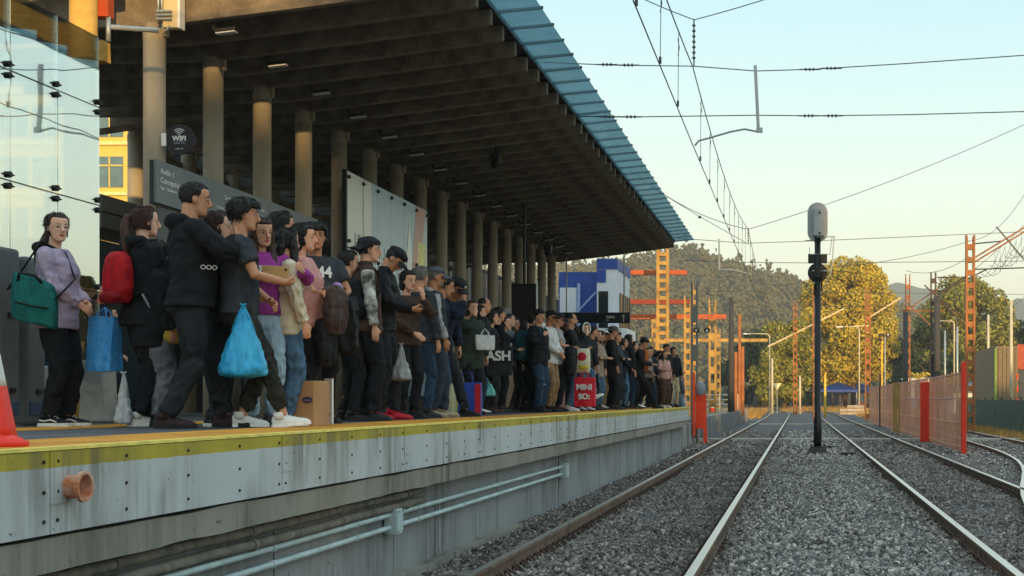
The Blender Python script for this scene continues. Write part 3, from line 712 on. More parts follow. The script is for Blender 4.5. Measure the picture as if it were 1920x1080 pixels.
# exit sign across the platform end
t = empty('exit_sign', (-5.65, 37.0, 0), 0, 'wide dark blue exit sign with white arrow across the far platform end', 'sign')
MB().box((0, 0, 3.61), (1.92, .08, .30)).build('sign_board', mat('navy_sign', '#16242f', .5, var=.08), t, bevel=.008)
b = MB()
for x in (-.8, .8): b.tube([(x, 0, 3.75), (x, 0, 5.4)], .02, 8)
b.build('hangers', M_galv, t)
lettering('Salida', .11, W2, t, (.30, -.045, 3.60), (R(90), 0, 0), bold=.002); lettering('Exit', .05, W2, t, (.30, -.045, 3.53), (R(90), 0, 0))
b = MB(); b.bar((.79, -.045, 3.50), (.79, -.045, 3.69), .022, .006); b.bar((.79, -.045, 3.70), (.72, -.045, 3.62), .022, .006); b.bar((.79, -.045, 3.70), (.86, -.045, 3.62), .022, .006); b.build('arrow', W2, t)
# security camera cluster under the canopy
for (px, py, D, l) in ((1028, 470, 30.3, 'cluster of floodlight and camera under the far canopy'), (930, 303, 22, 'small dome camera under the middle of the canopy')):
    p = at(px, py, D); t = empty('ceiling_camera', p, 0, l, 'camera')
    MB().box((0, 0, .05), (.16, .2, .14)).build('camera_body', M_dark, t, bevel=.02); MB().ball((0, -.05, -.05), .08).build('dome', M_black, t, smooth=True)
    MB().tube([(0, 0, .1), (0, 0, .42)], .02, 6).build('mount', M_dark, t)
# white and blue control building beyond the canopy
t = empty('control_building', (0, 0, 0), 0, 'white and blue two storey control building beyond the canopy end', 'building')
M_wr = mat('white_render', '#c3c8cf', .7, var=.06); M_bl = mat('blue_panel', '#22428c', .5, var=.12); M_gw = mat('dark_window', '#1c2326', .1, var=.1, spec=.7)
y = 45.; xa, xb = -6.82, -6.15; zt = EYE+262/2500*45
MB().bb(xa, xb, y, 48.4, .5, zt).build('tower_wall', M_wr, t)
MB().bb(xa+.001, xb+.03, y-.03, 48.45, zt-.30, zt+.05).build('blue_fascia', M_bl, t); MB().bb(xa, xb-.36, y-.032, y-.031, zt-.75, zt-.32).build('blue_strip', M_bl, t)
for (a, c) in ((-6.76, -6.44),): MB().bb(a, c, y-.03, y+.02, 3.3, 5.0).build('window', M_gw, t)
for (a, c) in ((45.7, 47.1), (47.3, 48.2)):
    f = MB().bb(xb-.02, xb+.03, a, c, 3.0, 5.0).build('window', M_gw, t)
    b = MB(); [b.bb(xb+.031, xb+.05, a+(c-a)*q-.04, a+(c-a)*q+.04, 3.0, 5.0) for q in (0, .5, 1)]; b.build('window_frame', mat('timber_frame', '#8d7a66', .7), f)
MB().bb(-8.2, xa, y+.5, 52, .5, zt-.35).build('blue_wing', M_bl, t)
for z in (2.0, 3.3, 4.3): MB().bb(-8.15, -7.58, y+.44, y+.5, z, z+.86).build('wing_panel', M_wr, t)
MB().bb(-8.2, -7.4, y+.40, y+.46, 3.1, 3.22).build('pale_rail', mat('pale_blue_trim', '#8b9cc4', .5), t); MB().bb(-7.55, -7.45, y+.38, y+.5, .5, 5.3).build('pale_post', mat('pale_blue_trim', '#8b9cc4', .5), t)
MB().bar((-8.2, y+.3, 3.6), (-6.9, y+.3, 5.0), .05).build('brace', mat('pale_blue_trim', '#8b9cc4', .5), t)
MB().bb(-6.62, -5.5, 42.5, 44.9, .5, 3.62).build('porch', M_white, t)

# ================================================================ unseen blocks added behind the camera, stepped to shape the foreground shade
BR = math.atan2(.35, .93)
def block(label, x0, x1, h, col):
    t = empty('shade_block', (0, 0, 0), BR, label, 'building')
    MB().bb(x0, x1, -80, -70, -.2, h).build('wall', mat('block_'+col, col, .8, var=.1), t)
    MB().bb(x0, x1, -80.2, -69.8, h, h+.3).build('parapet', M_concrete, t)
    z = 1.5
    while z < h-2:
        b = MB(); x = x0+1
        while x < x1-2: b.bb(x, x+1.5, -70.02, -69.95, z, z+1.6); x += 2.6
        b.build('window_row', M_win, t); z += 3.2
block('lower shading block added out of view behind the photographer, far left of the tower', -45, -1.45, 12.8, '#8a8680')
block('narrow shading block added out of view behind the photographer, squeezed against the tower', -1.43, .15, 13.77, '#868079')
block('tall shading tower added out of view behind the photographer', .2, 13.1, 20, '#7f7b76')
block('lowest shading block added out of view behind the photographer, right of the tower', 13.2, 17.5, 13.7, '#8b877f')
block('mid height shading block added out of view farthest right behind the photographer', 17.6, 38, 16.0, '#8d8982')
# ================================================================ signal post
t = empty('railway_signal', (.49, 35, -.13), 0, 'black railway signal post with a grey oval head seen from behind, between the tracks', 'railway signal')
M_shead = mat('signal_head_grey', '#8d9397', .5, var=.1, vscale=4); M_sblk = mat('signal_black', '#0e0f12', .45, var=.2)
MB().tube([(0, 0, .22), (0, 0, 1.0), (0, 0, 1.02), (0, 0, 5.78)], [.105, .105, .085, .08], 14).build('post', M_sblk, t, smooth=True)
def frustum(mb, c, z0, z1, a, b): 
    return mb.rings([[(c[0]+s*i, c[1]+s*j, z) for i, j in ((-1, -1), (1, -1), (1, 1), (-1, 1))] for s, z in ((a, z0), (b, z1))])
b = frustum(MB(), (0, 0), -.06, .20, .31, .22); b = frustum(b, (0, 0), .2, .24, .16, .16); b.build('base', mat('signal_base', '#3b3a38', .9, var=.3), t, bevel=.015)
b = MB()
for i in (-1, 1):
    for j in (-1, 1): b.tube([(i*.17, j*.17, .2), (i*.17, j*.17, .30)], .018, 6)
b.build('base_bolts', M_bolt, t)
def stadium(w_, h_, n=14): 
    r = w_/2; k = h_/2-r
    return [(r*math.cos(a), k+r*math.sin(a)) for a in np.linspace(0, math.pi, n)]+[(r*math.cos(a), -k+r*math.sin(a)) for a in np.linspace(math.pi, 2*math.pi, n)]
b = MB().prism([(x, z+6.13) for x, z in stadium(.53, 1.05)], 'y', .05, .09); h = b.build('head_backboard', M_shead, t)
MB().prism([(-.11, 5.75), (.17, 5.75), (.17, 6.48), (-.11, 6.48)], 'y', -.16, .05).build('lamp_case', M_shead, h, bevel=.02)
b = MB()
for z in (5.82, 6.36): b.ball((.05, -.165, z), (.03, .015, .03))
b.build('vents', M_sblk, h); b = MB(); b.ball((.0, .12, 6.3), (.1, .1, .1)); b.ball((0, .12, 5.95), (.1, .1, .1)); b.build('lens_hoods', M_sblk, h)
MB().box((0, 0, 5.17), (.50, .06, .25)).build('route_box', M_sblk, t, bevel=.01)
MB().tube([(0, .0, 4.80), (0, .06, 4.80)], .26, 28).build('round_backboard', M_sblk, t); MB().box((0, -.07, 4.8), (.16, .14, .3)).build('lamp_case', M_sblk, t, bevel=.02)
b = MB(); b.tube([(-.02, -.12, 5.72), (.45, -.1, 5.74), (.45, -.1, 5.68)], .014, 6); b.tube([(.38, -.1, 5.73), (.32, -.08, 5.28), (-.2, -.06, 5.28), (-.22, -.06, 5.45)], .012, 6)
b.tube([(.43, -.1, 5.7), (.36, -.1, 4.82), (.14, -.06, 4.35), (.05, -.04, 4.28)], .014, 6); b.tube([(-.15, -.1, 4.84), (.36, -.1, 4.84)], .016, 6); b.build('ladder_brackets', M_galv, t)
b = MB(); b.tube([(.1, -.1, 4.3), (.13, -.1, 4.9)], .02, 6); b.tube([(-.08, -.06, 4.2), (-.08, -.06, 4.5)], .03, 6); b.build('cable_glands', M_sblk, t)
for x, y, l in ((1.35, 34.2, 'small black track magnet nearest the signal post'), (1.05, 39.0, 'small black track magnet lying behind the signal post')):
    t = empty('track_magnet', (x-.1, y, -.13), 0, l, 'track equipment'); MB().box((0, 0, .07), (.34, .5, .12)).build('magnet_body', M_sblk, t, bevel=.02); MB().tube([(.1, -.2, .1), (.4, -.3, .02), (.7, -.25, -.02)], .015, 6).build('lead', M_sblk, t)

# ================================================================ masts
def ladder_mast(x, y, top, wd, m, label, z0=-.15, dep=.28, pitch=.62, name='catenary_mast', arms=()):
    t = empty(name, (x, y, z0), 0, label, 'mast'); h = top-z0; p = wd*.17
    for s in (-1, 1):
        b = MB(); b.box((s*(wd-p)/2, 0, h/2), (p, dep, h)); b.build('upright', m, t)
    for q in (-1, 1): web('batten_web', wd-p*2+.01, h-.05, q*dep*.4, pitch, m, t)
    return t
def pole(x, y, top, r, m, label, z0=-.15, name='pole', cat='pole', taper=.8):
    t = empty(name, (x, y, z0), 0, label, cat)
    MB().tube([(0, 0, 0), (0, 0, top-z0)], [r, r*taper], 10).build('shaft', m, t, smooth=True); return t
def X_(px, D): return (px-VX)/FPX*D
def Z_(py, D): return EYE+(VY-py)/FPX*D
def arms(t, segs, m, r=.05, D=None):
    """struts given as photo-measured end points on the mast's own depth plane; name cantilever"""
    b = MB()
    for (xa, ya, xb, yb) in segs:
        a = at(xa, ya, D)-t.location; c = at(xb, yb, D)-t.location; b.tube([a, c], r, 6)
    return b.build('cantilever', m, t)
mA = ladder_mast(X_(1243, 55), 55, Z_(468, 55), .50, M_yelmast, 'tall double ochre lattice mast just beyond the canopy end', dep=.3, pitch=.36)
for (py, x0, x1, lbl, D) in ((511, 1180, 1288, 'highest', 57), (566, 1180, 1300, 'dark', 66), (594, 1180, 1362, 'long low', 70)):
    tag(MB().bb(X_(x0-60, D), X_(x1, D), D-.12, D+.12, Z_(py+4.5, D), Z_(py-4.5, D)).build('gantry_beam', M_redbeam if lbl != 'dark' else mat('dark_red_beam', '#7c3222', .6, var=.2), bevel=.01),
        {'highest': 'short orange red gantry beam highest behind the control building', 'dark': 'dark red gantry beam in the middle of the three', 'long low': 'long orange red gantry beam lowest of the three'}[lbl], 'beam')
tag(MB().bb(X_(1205, 88), X_(1440, 88), 87.9, 88.1, Z_(641, 88), Z_(635, 88)).build('gantry_beam', M_yelmast), 'thin ochre gantry beam low behind the crowd of masts', 'beam')
ladder_mast(X_(1227, 85), 85, Z_(594, 85), .33, M_yelmast, 'slim ochre ladder mast left of the tall double mast')
ladder_mast(X_(1290, 64), 64, Z_(556, 64), .36, M_yelmast, 'ochre ladder mast behind the dark grey channel mast, left one', pitch=.5)
ladder_mast(X_(1303, 66), 66, Z_(530, 66), .30, M_yelmast, 'ochre ladder mast behind the dark grey channel mast, right one', pitch=.5)
t = ladder_mast(X_(1302, 45), 45, Z_(528, 45), .24, mat('grey_mast', '#6d6a63', .8, var=.2), 'dark grey channel mast at the platform end carrying two small sign plates', dep=.18, pitch=1.3)
b = MB(); 
for px in (1306, 1326): b.box(at(px, 620, 45)-t.location+Vector((0, -.15, 0)), (.20, .03, .14))
b.build('sign_plates', M_black, t); b = MB(); a = at(1306, 620, 45)-t.location+Vector((0, -.168, 0)); c = at(1326, 620, 45)-t.location+Vector((0, -.168, 0))
b.prism([(a.x-.05, a.z+.03), (a.x+.05, a.z+.03), (a.x, a.z-.05)], 'y', a.y-.002, a.y); b.build('sign_mark', W2, t); b = MB(); b.prism([(c.x-.05, c.z-.04), (c.x+.05, c.z-.04), (c.x, c.z+.05)], 'y', a.y-.002, a.y); b.build('sign_mark', W2, t)
b = MB(); b.box((.1, 0, 3.3), (.5, .04, .04)); b.box((.1, 0, 4.0), (.3, .05, .05)); b.build('brackets', M_galv, t)
ladder_mast(X_(1336, 72), 72, Z_(562, 72), .40, M_yelmast, 'ochre mast with three close uprights right of the grey channel mast', pitch=.9)
ladder_mast(X_(1347, 92), 92, Z_(617, 92), .30, M_yelmast, 'short ochre ladder mast left of the tapering dark pole')
pole(X_(1371, 74), 74, Z_(558, 74), .20, mat('dark_pole', '#3c3b3d', .8, var=.2), 'thick dark tapering pole beyond the platform end', taper=.6)
for px, yt, D, l in ((1380, 660, 80, 'left'), (1387, 590, 82, 'tall middle'), (1393, 650, 80, 'right')):
    tag(MB().bb(X_(px, D)-.08, X_(px, D)+.08, D-.1, D+.1, .4, Z_(yt, D)).build('timber_post', mat('brown_post', '#a5683c', .8, c2='#8a5530', vscale=2)), f'{l} brown post of the three behind the low retaining wall', 'post')
M1 = ladder_mast(X_(1491, 118), 118, Z_(566, 118), .36, M_orange, 'short orange ladder mast in front of the left edge of the big tree')
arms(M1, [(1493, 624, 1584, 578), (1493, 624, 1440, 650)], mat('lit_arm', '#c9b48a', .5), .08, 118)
M2 = ladder_mast(X_(1528, 100), 100, Z_(540, 100), .36, M_orange, 'orange ladder mast just left behind the black signal post', pitch=.75)
M3 = ladder_mast(X_(1627, 92), 92, Z_(538, 92), .40, M_orange, 'orange ladder mast in front of the right half of the big tree', pitch=.75)
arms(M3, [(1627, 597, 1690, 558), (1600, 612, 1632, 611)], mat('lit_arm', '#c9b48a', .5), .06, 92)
M4 = ladder_mast(X_(1702, 100), 100, Z_(514, 100), .38, M_orange, 'dark footed orange ladder mast right of the big tree', pitch=.8)
arms(M4, [(1695, 585, 1760, 540), (1690, 582, 1770, 583), (1700, 566, 1746, 612)], M_orange, .045, 100)
pole(X_(1698, 99), 99, Z_(585, 99), .2, mat('dark_pole', '#3c3b3d', .8), 'dark pole standing against the orange mast right of the big tree', taper=.95)
M5 = ladder_mast(X_(1750, 95), 95, Z_(511, 95), .42, mat('brown_mast', '#4a3a30', .7, var=.2), 'dark brown ladder mast between the two trees on the right', pitch=.8)
arms(M5, [(1757, 556, 1800, 590), (1733, 534, 1810, 610), (1757, 552, 1850, 505), (1757, 520, 1795, 520)], mat('brown_mast', '#4a3a30', .7), .05, 95)
pole(X_(1757, 94), 94, Z_(555, 94), .24, mat('dark_pole', '#3c3b3d', .8), 'dark pole standing against the brown mast between the trees', taper=.9)
M6 = ladder_mast(X_(1819, 57), 57, Z_(441, 57), .40, M_orange, 'tall orange ladder mast behind the red fence on the right', pitch=.55, dep=.3)
arms(M6, [(1826, 492, 1925, 432), (1826, 484, 1925, 424)], M_orange, .035, 57)
arms(M6, [(1815, 515, 1757, 552), (1826, 505, 1925, 502), (1827, 457, 1880, 452), (1868, 425, 1925, 492)], M_dark, .03, 57)
def pole_lamp(px, D, ytop, label, arm=-1, m=M_galv, reach=1.6, ybase=None):
    t = empty('street_lamp', (X_(px, D), D, gz(0, D)), 0, label, 'street lamp'); h = Z_(ytop, D)-gz(0, D)
    MB().tube([(0, 0, 0), (0, 0, h-.3), (arm*.08, 0, h-.08), (arm*.35, 0, h), (arm*reach, 0, h+.02)], [.09, .07, .06, .05, .05], 8).build('pole', m, t, smooth=True)
    MB().box((arm*reach, 0, h+.0), (.7, .25, .12)).build('lamp_head', M_white, t, bevel=.03); return t
M_lamp = mat('lamp_pole', '#b9b19a', .5, var=.1)
pole_lamp(1443, 130, 626, 'curved street lamp left of the track vanishing point', -1, M_lamp, 2.2)
pole_lamp(1611, 135, 613, 'curved street lamp in front of the big tree', -1, M_lamp, 2.0)
pole_lamp(1789, 140, 602, 'curved street lamp between the trees on the right', -1, M_lamp, 1.8)
for px, yt, D, l, m in ((1448, 672, 125, 'short pale post left of the vanishing point', M_lamp), (1500, 705, 125, 'pale stub post behind the tracks', M_lamp), (1547, 702, 108, 'bright yellow post right of the signal post', mat('yellow_post', '#cfae3a', .6)), (1853, 590, 80, 'pale concrete pole left of the freight wagon', M_lamp),
                        (1896, 563, 66, 'tall pale pole in front of the freight wagon', M_lamp), (1772, 620, 120, 'slim grey pole between the trees', M_galv), (1795, 612, 118, 'slim grey pole left of the tall orange mast', M_galv)):
    pole(X_(px, D), D, Z_(yt, D), .11 if D > 90 else .09, m, l, z0=gz(0, D))
t = empty('platform_marker', (X_(1656, 88), 88, -.13), 0, 'pair of slim posts carrying small dark sign boards by the red fence', 'sign'); z = Z_(630, 88)+.13
b = MB(); b.tube([(-.09, 0, 0), (-.09, 0, z)], .06, 8); b.build('post', mat('yellow_post', '#cfae3a', .6), t); MB().tube([(.12, .05, 0), (.12, .05, z)], .05, 8).build('post', M_galv, t)
b = MB(); b.box((-.12, -.08, z+.05), (.42, .04, .2)); b.box((.32, -.08, z+.07), (.36, .04, .2)); b.box((-.25, -.08, z-.25), (.36, .04, .2)); b.build('sign_board', M_black, t)
MB().prism([(.24, z+.12), (.40, z+.12), (.32, z+.02)], 'y', -.105, -.1).build('sign_mark', W2, t)
t = empty('warning_sign', (X_(1457, 128), 128, gz(0, 128)), 0, 'small white triangular sign on a thin post beyond the tracks', 'sign')
MB().tube([(0, 0, 0), (0, 0, 2.3)], .04, 6).build('post', M_galv, t); MB().prism([(-.42, 2.9), (.42, 2.9), (0, 2.2)], 'y', -.08, -.05).build('plate', mat('sign_cream', '#d9c9a4', .5), t)

# ================================================================ overhead wires
def wire(name, pts, label, r=.008, cat='wire', group=None):
    return tag(MB().tube(pts, r, 5).build(name, M_wire), label, cat, group)
def catenary(a, b, sag, n=12):
    a, b = Vector(a), Vector(b); return [a.lerp(b, i/n)-Vector((0, 0, 4*sag*(i/n)*(1-i/n))) for i in range(n+1)]
CX = -1.67
SUP = [(-2, 6.9), (21, 6.57), (44, 6.97), (68, 6.95), (96, 6.95)]
t = empty('overhead_line', (0, 0, 0), 0, 'overhead contact wire with messenger wire and droppers above the nearest track', 'overhead line')
zc = 5.39
MB().tube([(CX+.0, -2, zc), (CX-.02, 21, zc), (CX+.02, 44, zc), (CX-.02, 68, zc), (CX, 96, zc)], .008, 5).build('contact_wire', M_wire, t)
ms = []
for i in range(4):
    (ya, za), (yb, zb) = SUP[i], SUP[i+1]; q = catenary((CX, ya, za), (CX, yb, zb), .42, 14); ms += q[(1 if i else 0):]
    yy = ya+1.6
    while yy < yb-1 and yy < 70:
        f = (yy-ya)/(yb-ya); z = za+(zb-za)*f-4*.42*f*(1-f)
        drop = MB(); drop.tube([(CX, yy, zc), (CX+.01, yy+.02, z)], .0045, 4); drop.box((CX, yy, zc+.03), (.03, .03, .08)); drop.tube([(CX, yy, z-.12), (CX+.02, yy, z-.25), (CX, yy, z-.36)], .006, 4); drop.build('dropper', M_wire, t); yy += 2.35
MB().tube(ms, .009, 5).build('messenger_wire', M_wire, t)
def insul(mb, p, d, n=4, step=.09, r=.035):
    d = Vector(d).normalized()
    for k in range(n): q = Vector(p)+d*(k*step); mb.tube([q-d*.012, q+d*.012], r, 8)
    mb.tube([Vector(p)-d*.1, Vector(p)+d*(n*step+.05)], .012, 5)
# first head span, 21 m away
t = empty('head_span', (0, 0, 0), 0, 'nearest cross span of wires with insulators and a steady arm over the tracks', 'head span')
D = 21.
b = MB()
b.tube(catenary(at(1302, 37, D), at(1640, -75, D), .05), .008, 5); b.tube(catenary(at(1302, 37, D), at(1080, -70, D), .06), .008, 5)
b.tube([at(1020, 117, D), at(1150, 122, D), at(1300, 124, D), at(1417, 133, D), at(1520, 130, D), at(1700, 119, D), at(2000, 98, D)], .0085, 5)
b.tube([at(1085, 218, D), at(1200, 219, D), at(1417, 216, D), at(1530, 217, D), at(1700, 215, D), at(2000, 207, D)], .0085, 5); b.build('span_wires', M_wire, t)
insul(b := MB(), at(1301, 48, D), (0, 0, -1), 7, .085, .028); b.build('insulator', M_ceram, t)
for px, py in ((1140, 121), (1180, 122), (1520, 130), (1560, 128), (1185, 219), (1145, 219), (1518, 217), (1562, 217)): insul(b := MB(), at(px-9, py, D), (1, 0, 0), 3, .06, .026); b.build('insulator', M_ceram, t)
b = MB(); b.bar(at(1416, 123, D), at(1422, 245, D), .055, .05); b.box(at(1424, 244, D), (.10, .07, .07)); b.build('drop_bracket', M_galv, t)
MB().tube([at(1422, 247, D), at(1396, 242, D), at(1370, 247, D), at(1325, 260, D), at(1310, 264, D), at(1303, 273, D)], .016, 6).build('steady_arm', M_galv, t)
t = empty('head_span', (0, 0, 0), 0, 'middle cross span of wires meeting above the track left of the signal head', 'head span'); D = 44.
b = MB(); b.tube(catenary(at(1403, 430, D), at(2000, 196, D), .25), .011, 5); b.tube(catenary(at(1403, 430, D), at(1180, 318, D), .3), .011, 5)
b.tube([at(1180, 440, D), at(1400, 456, D), at(1520, 452, D), at(1980, 432, D)], .011, 5); b.tube([at(1270, 488, D), at(1400, 492, D), at(1530, 493, D), at(1980, 489, D)], .011, 5)
b.tube([at(1400, 456, D), at(1310, 405, D), at(1220, 350, D)], .010, 5); b.build('span_wires', M_wire, t)
b = MB(); insul(b, at(1403, 433, D), (0, 0, -1), 5, .08, .03); b.build('insulator', M_ceram, t); b = MB(); insul(b, at(1515, 451, D), (1, 0, 0), 4, .07, .03); b.build('insulator', M_ceram, t); b = MB(); b.ball(at(1312, 407, D), .05); b.build('wire_clamp', M_ceram, t)
b = MB(); b.bar(at(1348, 448, D), at(1349, 506, D), .05); b.tube([at(1349, 506, D), at(1372, 505, D), at(1410, 515, D)], .018, 6); b.build('drop_bracket', M_galv, t)
t = empty('head_span', (0, 0, 0), 0, 'farthest cross span of wires, low in front of the wooded hill', 'head span'); D = 70.
b = MB(); b.tube([at(1180, 548, D), at(1400, 546, D), at(1528, 548, D), at(1920, 552, D)], .013, 5); b.tube([at(1180, 575, D), at(1300, 576, D), at(1530, 575, D), at(1760, 574, D)], .013, 5)
b.tube(catenary(at(1262, 468, D), at(1560, 520, D), 1.0), .013, 5); b.tube(catenary(at(1180, 495, D), at(1262, 570, D), .3), .014, 5); b.build('span_wires', M_wire, t)
for (a, c, D, s, l) in (((1560, 500), (1818, 452), 58, .2, 'sagging wire running left from the tall orange mast'), ((1815, 452), (1960, 290), 57, .9, 'feeder wire rising right from the tall orange mast'), ((1758, 556), (1990, 350), 60, .3, 'slanting wire across the tree on the right'),
                        ((1700, 508), (1818, 480), 60, .35, 'slack wire between the dark mast and the tall orange mast'), ((1840, 620), (1990, 480), 66, .3, 'wire rising to the right above the freight wagon')):
    wire('feeder_wire', catenary(at(*a, D), at(*c, D), s), l, .012)
# tangle of slack loops at the right mast
b = MB()
for k in range(9):
    x0 = 1828+k*9; b.tube(catenary(at(x0, 515-k*6, 57), at(x0+45+k*2, 470-k*6, 57), .5+.12*(k % 3), 14), .009, 4)
for k in range(6): b.tube([at(1865+k*10, 470-k*6, 57), at(1866+k*10, 515-k*5, 57)], .006, 4)
tag(b.build('slack_cables', M_wire), 'tangle of slack looping cables beside the tall orange mast', 'cables')

# ================================================================ fences, barriers, railings
def net_mat(name, c, c2, hole=.28):
    m = bpy.data.materials.new(name); m.use_nodes = True; n = m.node_tree.nodes; L = m.node_tree.links; b = n['Principled BSDF']; b.inputs['Roughness'].default_value = .8
    t = n.new('ShaderNodeTexCoord'); mp = n.new('ShaderNodeMapping'); mp.inputs['Scale'].default_value = (1, 1, .35); L.new(t.outputs['Object'], mp.inputs[0])
    nz = n.new('ShaderNodeTexNoise'); nz.inputs['Scale'].default_value = 2.2; nz.inputs['Detail'].default_value = 6; L.new(mp.outputs[0], nz.inputs[0])
    r = n.new('ShaderNodeValToRGB'); r.color_ramp.elements[0].position = .3; r.color_ramp.elements[1].position = .7; r.color_ramp.elements[0].color = (*lin(c2), 1); r.color_ramp.elements[1].color = (*lin(c), 1)
    L.new(nz.outputs[0], r.inputs[0]); L.new(r.outputs[0], b.inputs['Base Color']); b.inputs['Alpha'].default_value = 1-hole
    return m
M_net = net_mat('faded_orange_netting', '#d9946f', '#b97553', .15); M_red = mat('red_plastic', '#d8351a', .5, var=.12, vscale=5); M_gnet = net_mat('green_netting', '#1d4a40', '#123028', .05)
t = empty('netting_fence', (0, 0, 0), 0, 'faded orange netting fence with red posts between the tracks on the right', 'fence')
FX = 4.42; FY = [35.8, 45.5, 59.7, 72.5, 84]
for i in range(4):
    n = 18; vs = []; fs = []
    for k in range(n+1):
        y = FY[i]+.1+(FY[i+1]-FY[i]-.2)*k/n
        for j in range(7): vs.append((FX+.04*noise.noise((y*.9, j, 2)), y, -.08+j*.362+.03*noise.noise((y*.7, 0, 5)) ))
    for k in range(n):
        for j in range(6): fs.append((k*7+j, k*7+j+1, k*7+j+8, k*7+j+7))
    mb = MB(); mb.v = vs; mb.f = fs; mb.build('netting', M_net, t)
    b = MB()
    for z in (.05, .72, 1.40, 2.08): b.tube([(FX, FY[i]+.05+(FY[i+1]-FY[i]-.1)*k/8, z-.03*math.sin(math.pi*k/8)) for k in range(9)], .016, 6)
    b.build('tension_rails', mat('pale_red_rail', '#c49484', .6), t)
MB().box((FX, FY[0], 1.10), (.13, .22, 2.5)).build('end_post', M_red, t, bevel=.02)
b = MB(); b.box((FX-.03, FY[1], .92), (.50, .3, 2.05)); b.build('barrier_post', M_red, t, bevel=.03); MB().tube([(FX+.15, FY[1], -.1), (FX+.15, FY[1], 2.9)], .05, 8).build('thin_post', M_bolt, t)
for y, x in ((59.7, FX-.12), (58.5, FX+.04)): MB().box((x, y, 1.0), (.20, .2, 2.2)).build('sun_toned_post', M_yelmast, t)  # ochre colour stands in for the strip of sunlight on these posts
MB().box((FX, 72.5, 1.25), (.12, .12, 3.0)).build('dark_post', M_bolt, t)
# green netting fence
t = empty('garden_fence', (0, 0, 0), 0, 'dark green netting fence at the right edge of the picture', 'fence'); n = 40; vs = []; fs = []
for k in range(n+1):
    y = 52+(80-52)*k/n; x = 9.55
    for j in range(6): vs.append((x+.05*noise.noise((y, j, 1)), y, -.1+j*.285+.02*noise.noise((y*.5, 1, 0))))
for k in range(n):
    for j in range(5): fs.append((k*6+j, k*6+j+1, k*6+j+7, k*6+j+6))
mb = MB(); mb.v = vs; mb.f = fs; mb.build('netting', M_gnet, t); 
for k in range(11): MB().tube([(9.6, 52+2.8*k, -.1), (9.6, 52+2.8*k, 1.45)], .035, 8).build('fence_post', M_dark, t)
# orange barrier at platform end
t = empty('orange_barrier', (-3.35, 44.2, 0), 0, 'bright orange plastic barrier panel standing past the platform end', 'barrier')
M_ob = mat('barrier_orange', '#e8471c', .5, var=.15, vscale=3)
MB().box((-.13, 0, 1.2), (.06, .4, 2.1)).build('upright', M_ob, t, bevel=.015); MB().box((.10, .1, .95), (.36, .08, 1.15)).build('panel', M_ob, t, bevel=.02); MB().box((.24, .1, .1), (.12, .12, .7)).build('foot', M_ob, t)
MB().ball((.08, 0, 1.72), (.17, .12, .25)).build('grey_cover', mat('grey_sack', '#8b929b', .8, var=.2), t, smooth=True)
# steel handrails
t = empty('handrail', (0, 0, 0), 0, 'grey steel stair handrail at the far end of the platform', 'railing'); b = MB()
b.tube([(-3.55, 37.4, PZ), (-3.55, 37.4, 2.1), (-3.5, 37.7, 2.15), (-3.45, 39.2, 1.7), (-3.45, 39.6, 1.2)], .03, 8)
for k in range(9): b.tube([(-3.52, 37.5+.24*k, .6), (-3.52, 37.5+.24*k, 2.1-.055*k*1.2)], .014, 6)
b.tube([(-3.5, 37.5, .75), (-3.45, 39.5, .6)], .02, 6); b.build('rail_frame', M_galv, t, smooth=True)
t = empty('handrail', (0, 0, 0), 0, 'low pale steel railing behind the brown posts', 'railing'); b = MB()
for z in (.75, 1.05, 1.35, 1.65): b.tube([(-6.1, 84, z), (-3.8, 84, z)], .035, 6)
for x in (-6.1, -5, -3.85): b.tube([(x, 84, .5), (x, 84, 1.7)], .04, 6)
b.build('rail_frame', M_galv, t)
# traffic cones
def cone(label, loc, s, lumpy=True):
    t = empty('traffic_cone', loc, 0, label, 'traffic cone'); M_co = mat('cone_red', '#e0372a', .45, var=.12); M_cw = mat('cone_white', '#cfd0cc', .5, var=.08)
    def rg(z0, z1, m, nm):
        b = MB(); n = 36; rr = []
        for z in np.linspace(z0, z1, 5):
            r0 = (.175-.135*z/.78)*s; rr.append([(r0*(1+.06*math.cos(9*a))*math.cos(a), r0*(1+.06*math.cos(9*a))*math.sin(a), z*s) for a in np.linspace(0, 2*math.pi, n, endpoint=False)])
        b.rings(rr); return b.build(nm, m, t, smooth=True)
    rg(.03, .26, M_co, 'cone_body'); rg(.26, .40, M_cw, 'reflective_band'); rg(.40, .52, M_co, 'cone_body'); rg(.52, .63, M_cw, 'reflective_band'); rg(.63, .78, M_co, 'cone_body')
    b = MB(); n = 24; b.rings([[((.21+.03*math.cos(4*a))*s*k*math.cos(a), (.21+.03*math.cos(4*a))*s*k*math.sin(a), z*s) for a in np.linspace(0, 2*math.pi, n, endpoint=False)] for k, z in ((1, .0), (1.02, .02), (.8, .045), (.6, .06))]); b.build('base', M_co, t, smooth=True); return t
cone('red and white traffic cone on the tactile strip at the left edge', (-3.555, 5.72, PZ), 1.0)
cone('tiny red and white cone beyond the orange barrier', (-5.2, 80, .62), .9)

